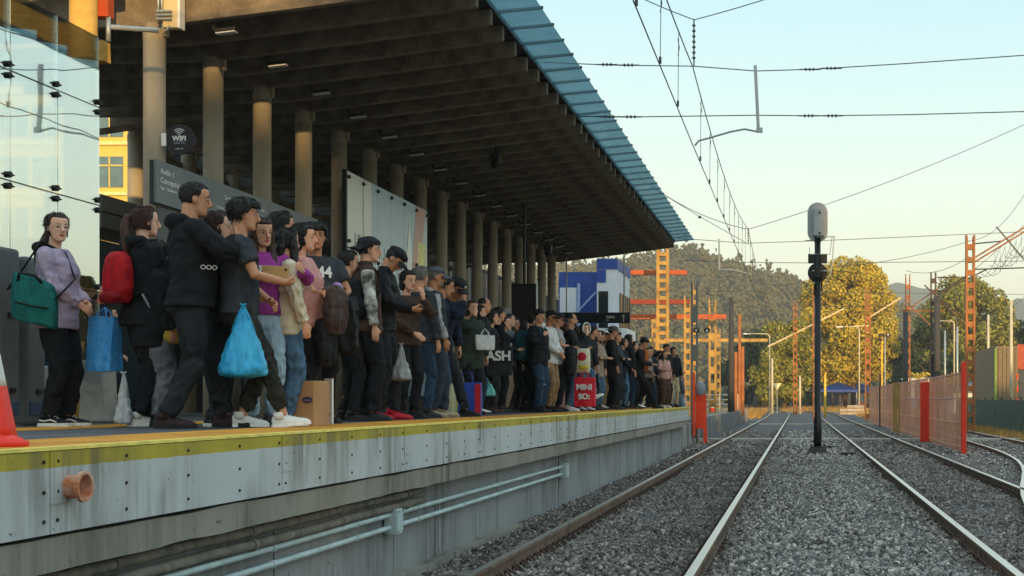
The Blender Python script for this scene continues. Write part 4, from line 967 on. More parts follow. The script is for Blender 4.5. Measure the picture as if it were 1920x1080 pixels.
# ================================================================ trees, plants, hill
def leaf_mat(name, c, c2, sc=.5):
    m = bpy.data.materials.new(name); m.use_nodes = True; n = m.node_tree.nodes; L = m.node_tree.links; b = n['Principled BSDF']; b.inputs['Roughness'].default_value = .7; b.inputs['Specular IOR Level'].default_value = .2
    g = n.new('ShaderNodeNewGeometry'); r = n.new('ShaderNodeValToRGB'); L.new(g.outputs['Random Per Island'], r.inputs[0]); r.color_ramp.elements[0].color = (*lin(c2), 1); r.color_ramp.elements[1].color = (*lin(c), 1)
    L.new(r.outputs[0], b.inputs['Base Color']); return m
M_leafY = leaf_mat('autumn_leaves', '#bda338', '#86822a'); M_leafG = leaf_mat('green_leaves', '#8f8c38', '#465022'); M_leafD = leaf_mat('dark_leaves', '#34452a', '#1c2a1a')
M_bark = mat('bark', '#5d4c3b', .95, var=.3, vscale=5)
def leaves(name, centres, radii, n, size, m, parent, squash=.9):
    k = len(centres); w_ = np.array(radii)**2; w_ = w_/w_.sum(); idx = rng.choice(k, n, p=w_)
    d = rng.normal(size=(n, 3)); d /= np.linalg.norm(d, axis=1)[:, None]; rr = np.array(radii)[idx]*(.55+.5*rng.random(n)**.6)
    P = np.array(centres)[idx]+d*rr[:, None]*np.array([1, 1, squash])
    u = rng.normal(size=(n, 3)); u /= np.linalg.norm(u, axis=1)[:, None]; v = np.cross(u, d+.3*rng.normal(size=(n, 3))); v /= np.linalg.norm(v, axis=1)[:, None]+1e-9
    s = size*(.6+.8*rng.random(n))[:, None]
    V = np.stack([P-u*s, P-v*s*.55, P+u*s, P+v*s*.55], 1).reshape(-1, 3); F = np.arange(4*n).reshape(-1, 4)
    return npmesh(name, V, F, m, parent)
def tree(label, x, y, h, wx, zb, nleaf, m, size=.3, nclump=60, shape='egg', cat='tree', trunkr=.3, name='tree', stems=1):
    t = empty(name, (x, y, gz(x, y)), 0, label, cat); b = MB(); cs = []; rs = []
    for i in range(nclump):
        f = rng.random(); z = zb+(h-zb)*f
        wz = (math.sin(math.pi*min(1, .12+.80*f))**.7) if shape == 'egg' else (1-.75*f)
        a = rng.random()*2*math.pi; q = math.sqrt(rng.random())*.85
        cs.append((math.cos(a)*q*wx*wz, math.sin(a)*q*wx*wz*.8, z)); rs.append(wx*(.14+.16*rng.random()))
    for s in range(stems):
        o = (s-(stems-1)/2)*trunkr*3
        b.tube([(o, 0, 0), (o*1.3+.1, 0, h*.25), (o*1.8-.1, .1, h*.5), (o*2+.05, 0, h*.8)], [trunkr, trunkr*.8, trunkr*.5, trunkr*.15], 8)
    for i in range(0, nclump, 3):
        c = cs[i]; z0 = max(h*.15, c[2]-abs(c[0])*.8-1); b.tube([(0, 0, z0), (c[0]*.5, c[1]*.5, (z0+c[2])/2+.2), c], [trunkr*.35, trunkr*.2, trunkr*.06], 5)
    b.build('trunk', M_bark, t, smooth=True); leaves('crown', cs, rs, nleaf, size, m, t); return t
tree('big rounded tree with golden sunlit leaves straight ahead of the tracks', X_(1592, 165), 165, 17.4, 7.0, 3.2, 52000, M_leafY, .21, 120, stems=2)
tree('shorter dark green tree at the left foot of the golden tree', X_(1470, 150), 150, 9.5, 4.6, 1.0, 15000, M_leafG, .2, 40)
tree('wide green and yellow tree on the right between the masts', X_(1812, 185), 185, 17.0, 7.6, 4.0, 38000, M_leafG, .24, 90)
tree('dark bushy tree left of the white hut', X_(1745, 160), 160, 9.5, 4.5, 1.5, 7000, M_leafD, .3, 30)
tree('dark tree behind the pale pole at the far right', X_(1890, 190), 190, 13, 6.0, 2, 8000, M_leafD, .35, 34)
tree('dark green bush tree left of the curved street lamp', X_(1420, 170), 170, 9, 6.0, .5, 9000, M_leafD, .3, 34)
tree('low dark tree in the gap between lamp and golden tree', X_(1505, 185), 185, 8, 5.5, .5, 7000, M_leafD, .3, 26)
tree('dark tree under the left of the red fence', X_(1690, 200), 200, 9, 6.5, .5, 7000, M_leafD, .32, 26)
for px, D, hh, l in ((1722, 150, 4.6, 'palm like shrub left of the white hut'), (1775, 145, 3.8, 'yellow leaved palm shrub right of the white hut')):
    t = empty('palm_shrub', (X_(px, D), D, gz(0, D)), 0, l, 'shrub'); MB().tube([(0, 0, 0), (0, 0, hh*.7)], [.2, .12], 8).build('trunk', M_bark, t)
    b = MB()
    for k in range(26):
        a = k*2.4; e_ = 1.2+.5*random.random(); p = [(math.cos(a)*e_*f, math.sin(a)*e_*f, hh*.7+1.0*math.sin(f*2.4)*(.6+.4*random.random())) for f in (0, .35, .7, 1)]; b.tube(p, [(.05, .05), (.14, .02), (.1, .02), (.02, .01)], 4)
    b.build('fronds', M_leafY, t)
# wooded hill
ridge = [(600, 560), (900, 520), (1100, 505), (1180, 497), (1240, 484), (1290, 474), (1345, 484), (1400, 503), (1450, 518), (1500, 535), (1560, 552), (1640, 575), (1720, 600), (1800, 640), (1900, 700)]
HD = 620.; rx = np.array([(p[0]-VX)/FPX*HD for p in ridge]); rz = np.array([EYE+(VY-p[1]-14)/FPX*HD*.93 for p in ridge])
def hill_z(x, y):
    f = min(1, max(0, (y-330)/(HD-330))); s = f*f*(3-2*f); z0 = gz(0, min(y, 420))
    return z0+max(0, float(np.interp(x*HD/max(y, 200), rx, rz)))*s*(1+.06*noise.noise((x*.02, y*.02, 0)))
hx = np.linspace(-330, 160, 60); hy = np.linspace(330, 780, 40); hv = np.array([(x, y, hill_z(x, y)) for y in hy for x in hx]); hf = np.array([(j*60+i, j*60+i+1, (j+1)*60+i+1, (j+1)*60+i) for j in range(39) for i in range(59)])
struct(npmesh('hill', hv, hf, mat('hill_scrub', '#4b4a2c', .95, c2='#3a3d24', vscale=.05), smooth=True))
N = 5200; P = []
while len(P) < N:
    y = 345+(HD+10-345)*rng.random()**.7; x = rng.uniform(-.34, .16)*y
    if -325 < x < 155: P.append((x, y, hill_z(x, y)))
P = np.array(P); sub = np.repeat(P, 12, 0); hgt = (4+6.5*rng.random(N)**1.5)*np.where(rng.random(N) > .9, 1.4, 1); wid = 1.7+1.7*rng.random(N); H_ = np.repeat(hgt, 12); W_ = np.repeat(wid, 12)
f = rng.random(len(sub)); a = rng.random(len(sub))*2*np.pi; q = W_*(1-.72*f)*np.sqrt(rng.random(len(sub)))
C = sub+np.stack([q*np.cos(a), q*np.sin(a), H_*(.15+.85*f)], -1); n = len(C)
tet = np.array([(1, 1, 1), (1, -1, -1), (-1, 1, -1), (-1, -1, 1), (0, 0, 1.5), (0, 0, -1.5)]); tf = np.array([(0, 1, 4), (1, 2, 4), (2, 3, 4), (3, 0, 4), (1, 0, 5), (2, 1, 5), (3, 2, 5), (0, 3, 5)])
qd = np.array([(1, 0, 0), (0, 1, 0), (-1, 0, 0), (0, -1, 0), (0, 0, 1.1), (0, 0, -1.1)])
V = (C[:, None]+qd[None]*(.75+.5*rng.random((n, 6, 1)))*(W_*.52*(1-.5*f))[:, None, None]).reshape(-1, 3); F = (tf[None]+(np.arange(n)*6)[:, None, None]).reshape(-1, 3)
M_forest = leaf_mat('hill_forest', '#665f37', '#4d4c2b'); tag(npmesh('hill_forest', V, F, M_forest), 'hazy wood covering the hill behind the masts', 'wood', kind='stuff')
# far ridge
far = [(1380, 620), (1500, 590), (1560, 560), (1640, 540), (1690, 532), (1740, 545), (1780, 590), (1840, 600), (1880, 570), (1930, 560), (2050, 575), (2300, 610)]
FD = 1500.; n = 90; xs = np.linspace(far[0][0], far[-1][0], n); ys = np.interp(xs, [p[0] for p in far], [p[1] for p in far]); fv = []; ff = []
for j, (yy, k) in enumerate(((1100, 0.), (1300, .55), (1500, 1.), (1900, .8))):
    for i in range(n): fv.append(((xs[i]-VX)/FPX*FD, yy, 1+k*((VY-ys[i])/FPX*FD+EYE)+k*6*noise.noise((i*.5, j, 0))))
for j in range(3):
    for i in range(n-1): ff.append((j*n+i, j*n+i+1, (j+1)*n+i+1, (j+1)*n+i))
struct(npmesh('far_hills', np.array(fv), np.array(ff), mat('far_hill_scrub', '#4c513a', .95, c2='#39402c', vscale=.02), smooth=True))
# dry grass
def grass(name, boxes, n, hmax, m, label):
    V = []; F = []
    for (x0, x1, y0, y1) in boxes:
        for _ in range(n):
            x = random.uniform(x0, x1); y = random.uniform(y0, y1); z = gz(x, y); h = hmax*(.4+.6*random.random()); a = random.random()*6.3; dx, dy = .02*math.cos(a), .02*math.sin(a); lx, ly = random.gauss(0, .3*h), random.gauss(0, .3*h)
            k = len(V); V += [(x-dx, y-dy, z), (x+dx, y+dy, z), (x+lx, y+ly, z+h)]; F.append((k, k+1, k+2))
    tag(npmesh(name, np.array(V), np.array(F), m), label, 'grass', kind='stuff')
M_dry = leaf_mat('dry_grass', '#b98f4a', '#7c6a34')
grass('dry_grass', [(-8, -3.0, 100, 150), (5.0, 9.5, 85, 130), (-2, 12, 132, 160), (9.6, 22, 40, 90)], 2600, .5, M_dry, 'dry straw coloured grass growing along the far trackside')
grass('dry_grass', [(7.7, 9.5, 40, 75)], 2600, .3, M_dry, 'thin dry grass in front of the green netting fence')

# ================================================================ tents, huts, wagon and far people
def canopy_tent(label, x, y, wd, h, m, z0):
    t = empty('market_tent', (x, y, z0), 0, label, 'tent'); q = wd/2
    b = MB(); b.add([(-q, -q, h), (q, -q, h), (q, q, h), (-q, q, h), (0, 0, h+1.0), (-q, -q, h-.3), (q, -q, h-.3), (q, q, h-.3), (-q, q, h-.3)], [(0, 1, 4), (1, 2, 4), (2, 3, 4), (3, 0, 4), (0, 5, 6, 1), (1, 6, 7, 2), (2, 7, 8, 3), (3, 8, 5, 0)]); b.build('tent_roof', m, t)
    for i in (-1, 1):
        for j in (-1, 1): MB().tube([(i*q*.95, j*q*.95, 0), (i*q*.95, j*q*.95, h)], .04, 6).build('leg', M_galv, t)
    return t
M_blu = mat('blue_tarp', '#1f3f8f', .5, var=.1)
canopy_tent('blue peaked market tent right of the signal post', X_(1571, 165), 164, 4.6, 2.2, M_blu, gz(0, 165)); canopy_tent('second blue tent behind the orange mast foot', X_(1612, 170), 169, 3.6, 2.1, M_blu, gz(0, 170))
t = empty('market_stall', (X_(1586, 172), 172, gz(0, 172)), 0, 'stall with a tan tarpaulin roof behind the blue tent', 'stall'); MB().prism([(-1.9, 2.9), (1.9, 2.9), (1.7, 4.4), (-1.7, 4.4)], 'y', -1, 1).build('tarpaulin', mat('tan_tarp', '#b99a63', .7, var=.12), t)
for i in (-1.8, 1.8): MB().tube([(i, -.9, 0), (i, -.9, 3)], .05, 6).build('leg', M_galv, t)
def hut(label, x, y, wd, dp, h, m, mr, name='hut', gable=False):
    t = empty(name, (x, y, gz(x, y)), 0, label, 'building'); MB().bb(-wd/2, wd/2, 0, dp, 0, h).build('wall', m, t)
    if gable: MB().prism([(-wd/2-.3, h+.004), (wd/2+.3, h+.004), (0, h+wd*.22)], 'y', -.4, dp+.4).build('roof', mr, t)
    else: MB().bb(-wd/2-.2, wd/2+.2, -.2, dp+.2, h+.002, h+.2).build('roof', mr, t)
    k = max(1, int(wd/2))
    for i in range(k):
        xx = -wd/2+wd*(i+.5)/k; f = MB().bb(xx-.55, xx+.55, -.04, .02, h*.35, h*.78).build('window', M_win, t); MB().bb(xx-.03, xx+.03, -.06, -.041, h*.35, h*.78).build('frame', M_wr, f)
    return t
hut('small white hut with two windows behind the red fence', X_(1724, 150), 150, 3.3, 3, 3.4, M_wr, M_wr, 'hut')
hut('low grey gabled house right of the tall orange mast', X_(1838, 130), 130, 5.2, 6, 2.0, M_wr, mat('grey_roof', '#5a5f66', .7, var=.1), 'house', True)
hut('long low dark shed behind the brown posts on the left', X_(1422, 185), 185, 9.5, 4, 2.2, mat('shed_grey', '#54575a', .8), mat('grey_roof', '#5a5f66', .7), 'shed')
hut('dark grey shed between signal post and orange mast', X_(1585, 195), 195, 7, 4, 5.6, mat('shed_dark', '#3f4247', .8, var=.1), mat('grey_roof', '#5a5f66', .7), 'shed')
t = empty('freight_wagon', (X_(1900, 75), 75, gz(0, 75)), 0, 'brown and red freight wagon end with a green edge at the far right', 'wagon')
MB().bb(-.95, .25, 0, 9, .9, 4.5).build('wagon_end', mat('wagon_brown', '#6f6350', .7, var=.15), t); MB().bb(-1.05, -.96, -.1, .3, 1.0, 4.4).build('green_edge', mat('wagon_green', '#6d8c3c', .6), t)
MB().bb(.26, 2.4, .1, 9, 3.2, 4.6).build('wagon_roof', mat('wagon_red', '#9b4a34', .7, var=.2), t); MB().bb(.26, 2.4, .2, 9, .9, 3.19).build('wagon_side', mat('wagon_slate', '#353f4a', .6, var=.1), t)
for k in range(5): MB().bb(-.85+.24*k, -.80+.24*k, -.05, -.003, 1.0, 4.4).build('stiffening_rib', mat('wagon_brown', '#6f6350', .7, var=.15), t)
for k in range(7): MB().bb(2.402, 2.45, .5+1.25*k, .6+1.25*k, .95, 3.15).build('side_rib', mat('wagon_slate', '#353f4a', .6, var=.1), t)
for z in (1.6, 2.4): MB().bb(.27, 2.38, .15, .195, z, z+.06).build('end_rail', M_dark, t)
b = MB()
for z in (1.2, 1.9, 2.6): b.bb(.2, .27, -.03, .1, z, z+.35)
b.build('reflectors', M_red, t); b = MB()
for y in (1, 3, 6, 8): b.tube([(-.8, y, .45), (2.2, y, .45)], .45, 16)
b.build('wheels', M_black, t)
# a few pallets / materials stacked by the tracks
for k, (px, py, D) in enumerate(((1590, 757, 120), (1604, 752, 122))):
    t = empty('sleeper_stack', (X_(px, D), D, gz(0, D)), 0, ('lower' if k == 0 else 'taller')+' stack of old sleepers beside the far tracks', 'stack'); b = MB()
    for r_ in range(2+k): b.box((0, 0, .15+.3*r_), (1.5, 1.2, .22))
    b.build('sleepers', mat('stack_grey', '#9a9186', .9, var=.3, vscale=2), t)
# distant people near the tents
def tiny(i, px, D, c1, c2, label):
    x, y = X_(px, D), D; t = empty('person', (x, y, gz(x, y)), 0, label, 'person'); s = random.uniform(.94, 1.05)
    b = MB(); b.tube([(-.09, 0, .05*s), (-.08, 0, .5*s), (-.07, 0, .88*s)], [.06, .065, .09], 8); b.tube([(.09, .05, .05*s), (.08, .02, .5*s), (.07, 0, .88*s)], [.06, .065, .09], 8); b.build('trousers', mat('far_cloth_'+c2, c2, .9), t)
    b = MB(); b.tube([(0, 0, .85*s), (0, 0, 1.1*s), (0, 0, 1.35*s), (0, 0, 1.47*s)], [(.17, .12), (.16, .11), (.19, .12), (.08, .07)], 10)
    for q in (-1, 1): b.tube([(q*.19, 0, 1.4*s), (q*.24, .02, 1.12*s), (q*.22, .1, .88*s)], [.06, .05, .04], 6)
    b.build('jacket', mat('far_cloth_'+c1, c1, .9), t); b = MB(); b.ball((0, 0, 1.62*s), (.078, .095, .115)); b.tube([(0, 0, 1.44*s), (0, 0, 1.55*s)], .055, 8); b.build('body', mat('far_skin', '#a47458', .7), t, smooth=True)
    MB().ball((0, -.015, 1.66*s), (.085, .10, .095)).build('hair', M_black, t, smooth=True)
fc = ['#2a2c33', '#4a4a55', '#8c8f98', '#30506a', '#57453c', '#c9c6c0', '#1d1d22', '#7c3a34']
for i, px in enumerate((1405, 1416, 1428, 1437, 1449, 1466, 1474, 1483, 1562, 1575, 1603, 1616)):
    tiny(i, px, 155+(i*7) % 18, fc[i % 8], fc[(i*3+6) % 8 if (i*3+6) % 8 != 5 else 0], 'tiny distant person number'.replace(' number', '')+f' {"in grey" if i%2 else "in dark clothes"} '+('left of the signal post' if px < 1500 else 'by the blue tents')+f', {["first","second","third","fourth","fifth","sixth","seventh","eighth","ninth","tenth","eleventh","twelfth"][i]} from the left')
# ================================================================ people
def cloth(c, c2=None, rough=.9, fold=.5, fscale=9., vs=14., stretch=(1, 1, .55)):
    k = 'cloth_'+c.strip('#')+(c2.strip('#') if c2 else '')+f'{rough}{fold}{vs}'
    new = k not in _mats; m = mat(k, c, rough, var=.22, vscale=vs, c2=c2, bump=fold, bscale=fscale, spec=.15, stretch=stretch)
    if new:   # sharp little creases and weave on top of the broad folds
        n = m.node_tree.nodes; L = m.node_tree.links; b = n['Principled BSDF']; t = n.new('ShaderNodeTexCoord'); mp = n.new('ShaderNodeMapping'); mp.inputs['Scale'].default_value = (6, 6, 13); mp.inputs['Rotation'].default_value = (.4, .5, 0); L.new(t.outputs['Object'], mp.inputs[0])
        z = n.new('ShaderNodeTexNoise'); z.noise_type = 'RIDGED_MULTIFRACTAL'; z.inputs['Scale'].default_value = 1.; z.inputs['Detail'].default_value = 3; L.new(mp.outputs[0], z.inputs[0])
        bp = n.new('ShaderNodeBump'); bp.inputs['Strength'].default_value = .55; bp.inputs['Distance'].default_value = .025; L.new(z.outputs[0], bp.inputs['Height'])
        old = b.inputs['Normal'].links; 
        if old: L.new(old[0].from_socket, bp.inputs['Normal'])
        L.new(bp.outputs[0], b.inputs['Normal'])
    return m
SKIN = [mat('skin_'+h, '#'+h, .55, var=.08, vscale=20, spec=.35) for h in ('cb977a', 'bd8768', 'ad7757', 'd8a88e')]
M_eyew = mat('eye_white', '#a39b92', .3, var=0); M_iris = mat('iris_dark', '#1c120d', .2, var=0); M_lips = [mat('lips', '#9a5148', .5, var=0), mat('lips_red', '#a83a3a', .45, var=0)]
HAIR = {k: mat('hair_'+k, v, .55, c2=v2, vscale=30, bump=.6, bscale=50, spec=.35, stretch=(1, 1, .15)) for k, v, v2 in (('black', '#17130f', '#0c0a09'), ('brown', '#3a261a', '#22160f'), ('red', '#4b2a1e', '#2b1712'), ('grey', '#77736d', '#4d4a46'))}
def sstep(a, b, x):
    t = max(0., min(1., (x-a)/(b-a))); return t*t*(3-2*t)
def ring(c, rx, ryf, ryb, n=16, M=None):
    out_ = []
    for k in range(n):
        a = 2*math.pi*k/n; s, q = math.sin(a), math.cos(a); p = Vector((rx*q, (ryf if s > 0 else ryb)*s, 0))+Vector(c)
        out_.append(M @ p if M else p)
    return out_
HZ_ = [(-.118, .018, .066, .02), (-.106, .038, .078, .0), (-.086, .051, .081, -.02), (-.06, .058, .079, -.052), (-.03, .066, .080, -.078), (0, .071, .077, -.095), (.026, .0735, .087, -.102), (.06, .073, .085, -.098), (.085, .063, .070, -.082), (.106, .043, .042, -.05), (.117, .018, .014, -.018)]
def head_pts(off=lambda d: 0., n=22):
    """rings of the skull; off(dir, z, ang) pushes them out (hair) or in"""
    rs = []
    for z, w_, f, b_ in HZ_:
        yc = (f+b_)/2; dp = (f-b_)/2; r = []
        for k in range(n):
            a = 2*math.pi*k/n; x, y = w_*math.cos(a), dp*math.sin(a); o = off(a, z); L_ = math.hypot(x, y)+1e-6
            zz = z*(1+o*4.5 if z > .05 else 1); r.append(Vector((x*(1+o/L_ if z < .1 else 1+o*3/.1*.35), yc+y*(1+o/L_ if z < .1 else 1+o*3/.1*.35), zz)))
        rs.append(r)
    return rs
def remesh(o, vox, smooth=2, disp=0., scale=.1, sf=.6):
    m = o.modifiers.new('remesh', 'REMESH'); m.mode = 'VOXEL'; m.voxel_size = vox; m.use_smooth_shade = True
    if smooth: s = o.modifiers.new('smooth', 'SMOOTH'); s.iterations = smooth; s.factor = sf
    if disp:
        tx = bpy.data.textures.get(f'fold{scale}') or bpy.data.textures.new(f'fold{scale}', 'CLOUDS'); tx.noise_scale = scale; tx.noise_depth = 2
        d = o.modifiers.new('folds', 'DISPLACE'); d.texture = tx; d.strength = disp; d.mid_level = .45; d.texture_coords = 'LOCAL'
    return o
def ftube(mb, pts, rs, amp=.009, freq=13., n=18, seg=30, joints=(), seed=0.):
    """limb of cloth: smooth tapered tube with sharp-crested folds running round it, strongest near the joints"""
    pts = [Vector(p) for p in pts]; L_ = [0.]
    for a, b in zip(pts, pts[1:]): L_.append(L_[-1]+(b-a).length)
    T = L_[-1]; P = []; Rr_ = []
    for i in range(seg+1):
        s = T*i/seg; k = max(q for q in range(len(L_)-1) if L_[q] <= s+1e-9); f = (s-L_[k])/max(1e-6, L_[k+1]-L_[k])
        p0, p1, p2, p3 = pts[max(k-1, 0)], pts[k], pts[k+1], pts[min(k+2, len(pts)-1)]
        cr = .5*((2*p1)+(p2-p0)*f+(2*p0-5*p1+4*p2-p3)*f*f+(3*p1-p0-3*p2+p3)*f**3); P.append(cr.lerp(p1.lerp(p2, f), .5)); Rr_.append(rs[k]*(1-f)+rs[k+1]*f)
    vs = []; fs = []; prev = None
    for i in range(seg+1):
        t = (P[min(i+1, seg)]-P[max(i-1, 0)]).normalized(); u = prev or (Vector((1, 0, 0)) if abs(t.x) < .9 else Vector((0, 1, 0))); u = (u-t*u.dot(t)).normalized(); prev = u; v = t.cross(u); s = T*i/seg
        wj = .35+sum(math.exp(-((s-j*T)/.11)**2) for j in joints)
        for k in range(n):
            a = 2*math.pi*k/n; ca, sa = math.cos(a), math.sin(a)
            h = 1-abs(noise.noise((s*freq+1.3*ca+seed, 1.2*ca+seed*2, 1.2*sa+s*2)))*2.6
            r = Rr_[i]+amp*min(1.3, wj)*(h-.35)
            vs.append(P[i]+u*(r*ca)+v*(r*sa))
    for i in range(seg):
        for k in range(n): k2 = (k+1) % n; fs.append((i*n+k, i*n+k2, (i+1)*n+k2, (i+1)*n+k))
    fs += [tuple(range(n-1, -1, -1)), tuple(seg*n+k for k in range(n))]; mb.add(vs, fs)
def ik(S, T, a, b, pole):
    S, T = Vector(S), Vector(T); d = T-S; L_ = min(d.length, (a+b)*.998); u = d.normalized(); T = S+u*L_
    x = (a*a-b*b+L_*L_)/(2*L_); h = math.sqrt(max(0, a*a-x*x)); p = Vector(pole); p = (p-u*p.dot(u)); p = p.normalized() if p.length > 1e-4 else Vector((0, -1, 0))
    return S+u*x+p*h, T
HANDS = {  # wrist targets for the right hand in the torso frame (x right, y forward), and elbow pole
    'down': ((.25, .05, .86), (.6, -.8, 0)), 'front': ((.05, .205, 1.00), (.8, -.5, -.3)), 'low': ((.12, .22, .88), (.7, -.6, 0)), 'phone': ((.10, .30, 1.13), (.7, -.3, -.7)),
    'face': ((.09, .20, 1.50), (.7, .25, -.8)), 'chin': ((.06, .22, 1.42), (.6, .2, -.9)), 'raise': ((.24, .30, 1.34), (.7, -.1, -.8)), 'fold': ((-.10, .21, 1.14), (.9, -.1, -.5)),
    'strap': ((.13, .17, 1.30), (.8, -.1, -.8)), 'pocket': ((.22, .10, .90), (.8, -.7, 0)), 'bag': ((.28, .06, .90), (.6, -.7, 0)), 'hold': ((.18, .26, 1.06), (.7, -.6, -.4))}
PEOPLE = []
def person(label, px, ytop, H, face, top, legs, shoes, hair=('short', 'black'), skin=0, head=(0, 0, 0), L='down', Rr='down', lean=0., twist=0., side=0., feet=None, female=False, bulk=1., cap=None, X=None, D=None,
           hem=.86, loose=1., hood=False, sleeve='long', sleevem=None, under=None, collar=None, puff=0., skirt=None, bare=None, curl=(.5, .5), rise_=0., legloose=1., brow=True, sole='#222226', ankle=None, extra=None, hoodm=None, group=None, hooded=False, beard=None):
    face = face-math.degrees(math.atan2(VX-px, FPX)); S = H/1.75   # 'face' is as seen from the camera's line of sight
    D0 = D or FPX*(H+PZ+rise_-EYE)/(VY-ytop); near = D0 < 12.2; mid = D0 < 17; far = D0 > 25
    vb = .0068 if near else .0095 if mid else .013 if not far else .017
    vc = .011 if near else .014 if mid else .018 if not far else .022
    fs = .92 if female else 1.0
    if L == 'front' and Rr == 'front':
        L, Rr = [('fold', 'fold'), ('front', 'front'), ('pocket', 'pocket'), ('low', 'low'), ('down', 'phone'), ('pocket', 'down')][len(PEOPLE) % 6]
    # skeleton --------------------------------------------------------
    sp_piv = Vector((0, 0, .95))
    def spine(p):
        p = Vector(p); t = sstep(.88, 1.38, p.z)
        Mx = Matrix.Rotation(-twist*t, 3, 'Z') @ Matrix.Rotation(-lean*t, 3, 'X') @ Matrix.Rotation(side*t, 3, 'Y')
        return sp_piv+Mx @ (p-sp_piv)+DZ
    Rc = Matrix.Rotation(-twist, 3, 'Z') @ Matrix.Rotation(-lean, 3, 'X') @ Matrix.Rotation(side, 3, 'Y')
    ft = feet or {'L': (-.10, .0, 8), 'R': (.10, .03, -8)}
    DZ = Vector((0, 0, 0))
    hz_ = .905
    for k, s in (('L', -1), ('R', 1)):
        fx, fy = ft[k][0], ft[k][1]; fz = ft[k][3] if len(ft[k]) > 3 else 0
        d2 = (fx-s*.09)**2+(fy)**2; hz_ = min(hz_, .085+fz+math.sqrt(max(.05, .835**2-d2)))
    DZ = Vector((0, 0, hz_-.905))
    hy, hp, hr = (R(a) for a in head)
    nb = spine((0, -.005, 1.475)); Rh = Rc @ Matrix.Rotation(-hy, 3, 'Z') @ Matrix.Rotation(-hp, 3, 'X') @ Matrix.Rotation(hr, 3, 'Y')
    hc = nb+Rc @ Vector((0, .01, .075))+Rh @ Vector((0, .022, .082))
    MH = Matrix.Translation(hc) @ Rh.to_4x4()
    topz = (MH @ Vector((0, 0, .118))).z
    # root placement: head top lands on the measured pixel -------------
    fa = -R(face); Rz = Matrix.Rotation(fa, 3, 'Z')
    if D is None: D0 = FPX*(topz*S+PZ+rise_-EYE)/(VY-ytop)
    hw = Rz @ (hc*S); hx_ = (px-VX)/FPX*D0 if X is None else X
    loc = Vector((hx_-hw.x, D0-hw.y, PZ+rise_))
    root = empty('person', loc, fa, label, 'person', group)
    def fin(mb, name, m, parent=root, **k):
        mb.v = [tuple(Vector(p)*S) for p in mb.v]; return mb.build(name, m, parent, **k)
    sk = SKIN[skin]; shw = .178*fs*(.5+.5*bulk)
    # ---- arms
    J = {}
    for k, s, spec in (('L', -1, L), ('R', 1, Rr)):
        if isinstance(spec, str): tgt, pole = HANDS[spec]; tgt = (s*tgt[0], tgt[1], tgt[2]); pole = (s*pole[0], pole[1], pole[2])
        else: tgt = spec; pole = (s*.7, -.5, -.4)
        sh = spine((s*shw, -.01, 1.415)); T = sp_piv+DZ+Rc @ (Vector(tgt)-sp_piv)
        E, W = ik(sh, T, .285, .255, Rc @ Vector(pole)); J[k] = (sh, E, W)
    body = MB()
    body.rings([[MH @ p for p in r] for r in head_pts(lambda a, z: 0)])
    def hp_(p): return MH @ Vector(p)
    b_ = [(.0, .084, .022), (.0, .094, -.005), (.0, .106, -.026), (0, .098, -.038), (0, .08, -.042)]
    body.tube([hp_(p) for p in b_], [.008, .0105, .0155, .014, .006], 8)
    for s in (-1, 1): body.ball(hp_((s*.073, -.008, -.008)), (.010, .021, .032), Rh, 8, 6)
    body.ball(hp_((0, .073, -.098)), (.022, .014, .016), Rh, 8, 6); body.ball(hp_((0, .072, -.065)), (.026, .014, .018), Rh, 8, 6)
    nr = .056 if not female else .047
    body.tube([spine((0, -.012, 1.40)), nb, hc+Rh @ Vector((0, -.022, -.05)), hc+Rh @ Vector((0, -.02, .0))], [nr*1.25, nr*1.02, nr, nr*.9], 14)
    wv = (lambda z: 1-.10*math.exp(-((z-1.08)/.09)**2)) if female else (lambda z: 1)
    TR = [(.80, .150, .10, .105), (.92, .158, .105, .115), (1.02, .148, .105, .10), (1.12, .146, .103, .095), (1.24, .155, .108, .10), (1.34, .165, .10, .10), (1.41, .150, .075, .085), (1.455, .085, .055, .065)]
    def torso(mb, off, z0, z1=1.46, hemflare=1., n=18, fold=0.):
        rr = []; zs = [z for z, *_ in TR if z0+.02 < z <= z1]; zs = [z0]+zs+([z1] if z1 < 1.45 and (not zs or zs[-1] < z1-.005) else [])
        if fold: n = 34; zs = list(np.linspace(z0, z1, 26))
        for z in zs:
            w_, f, b2 = (float(np.interp(z, [t[0] for t in TR], [t[i] for t in TR])) for i in (1, 2, 3))
            bk = bulk*wv(z); bf = 1+(bulk-1)*1.4*math.exp(-((z-1.08)/.16)**2)
            if female and z > 1.15: f += .022*math.exp(-((z-1.27)/.06)**2)
            hf = hemflare if z < .9 else 1
            sc = fs if z > 1.2 else 1
            r0 = ring((0, 0, z), (w_*bk*sc+off)*hf, (f*bf*bulk+off)*hf, (b2*bulk+off)*hf, n)
            if fold:
                fz_ = fold*(1-.75*sstep(1.30, 1.44, z))*(.35+.65*sstep(z0, z0+.16, z)); sd_ = len(PEOPLE)*3.7
                r0 = [Vector((q.x, q.y, q.z))+Vector((q.x, q.y, 0)).normalized()*fz_*(.6*(1-abs(noise.noise((q.x*5+z*5+sd_, q.y*5, z*11-q.x*4)))*2.6)-.2+.8*noise.noise((q.x*4+sd_, q.y*4, z*3))) for q in r0]
            rr.append([spine(q) for q in r0])
        mb.rings(rr)
    torso(body, -.014, .84)
    LP = {}
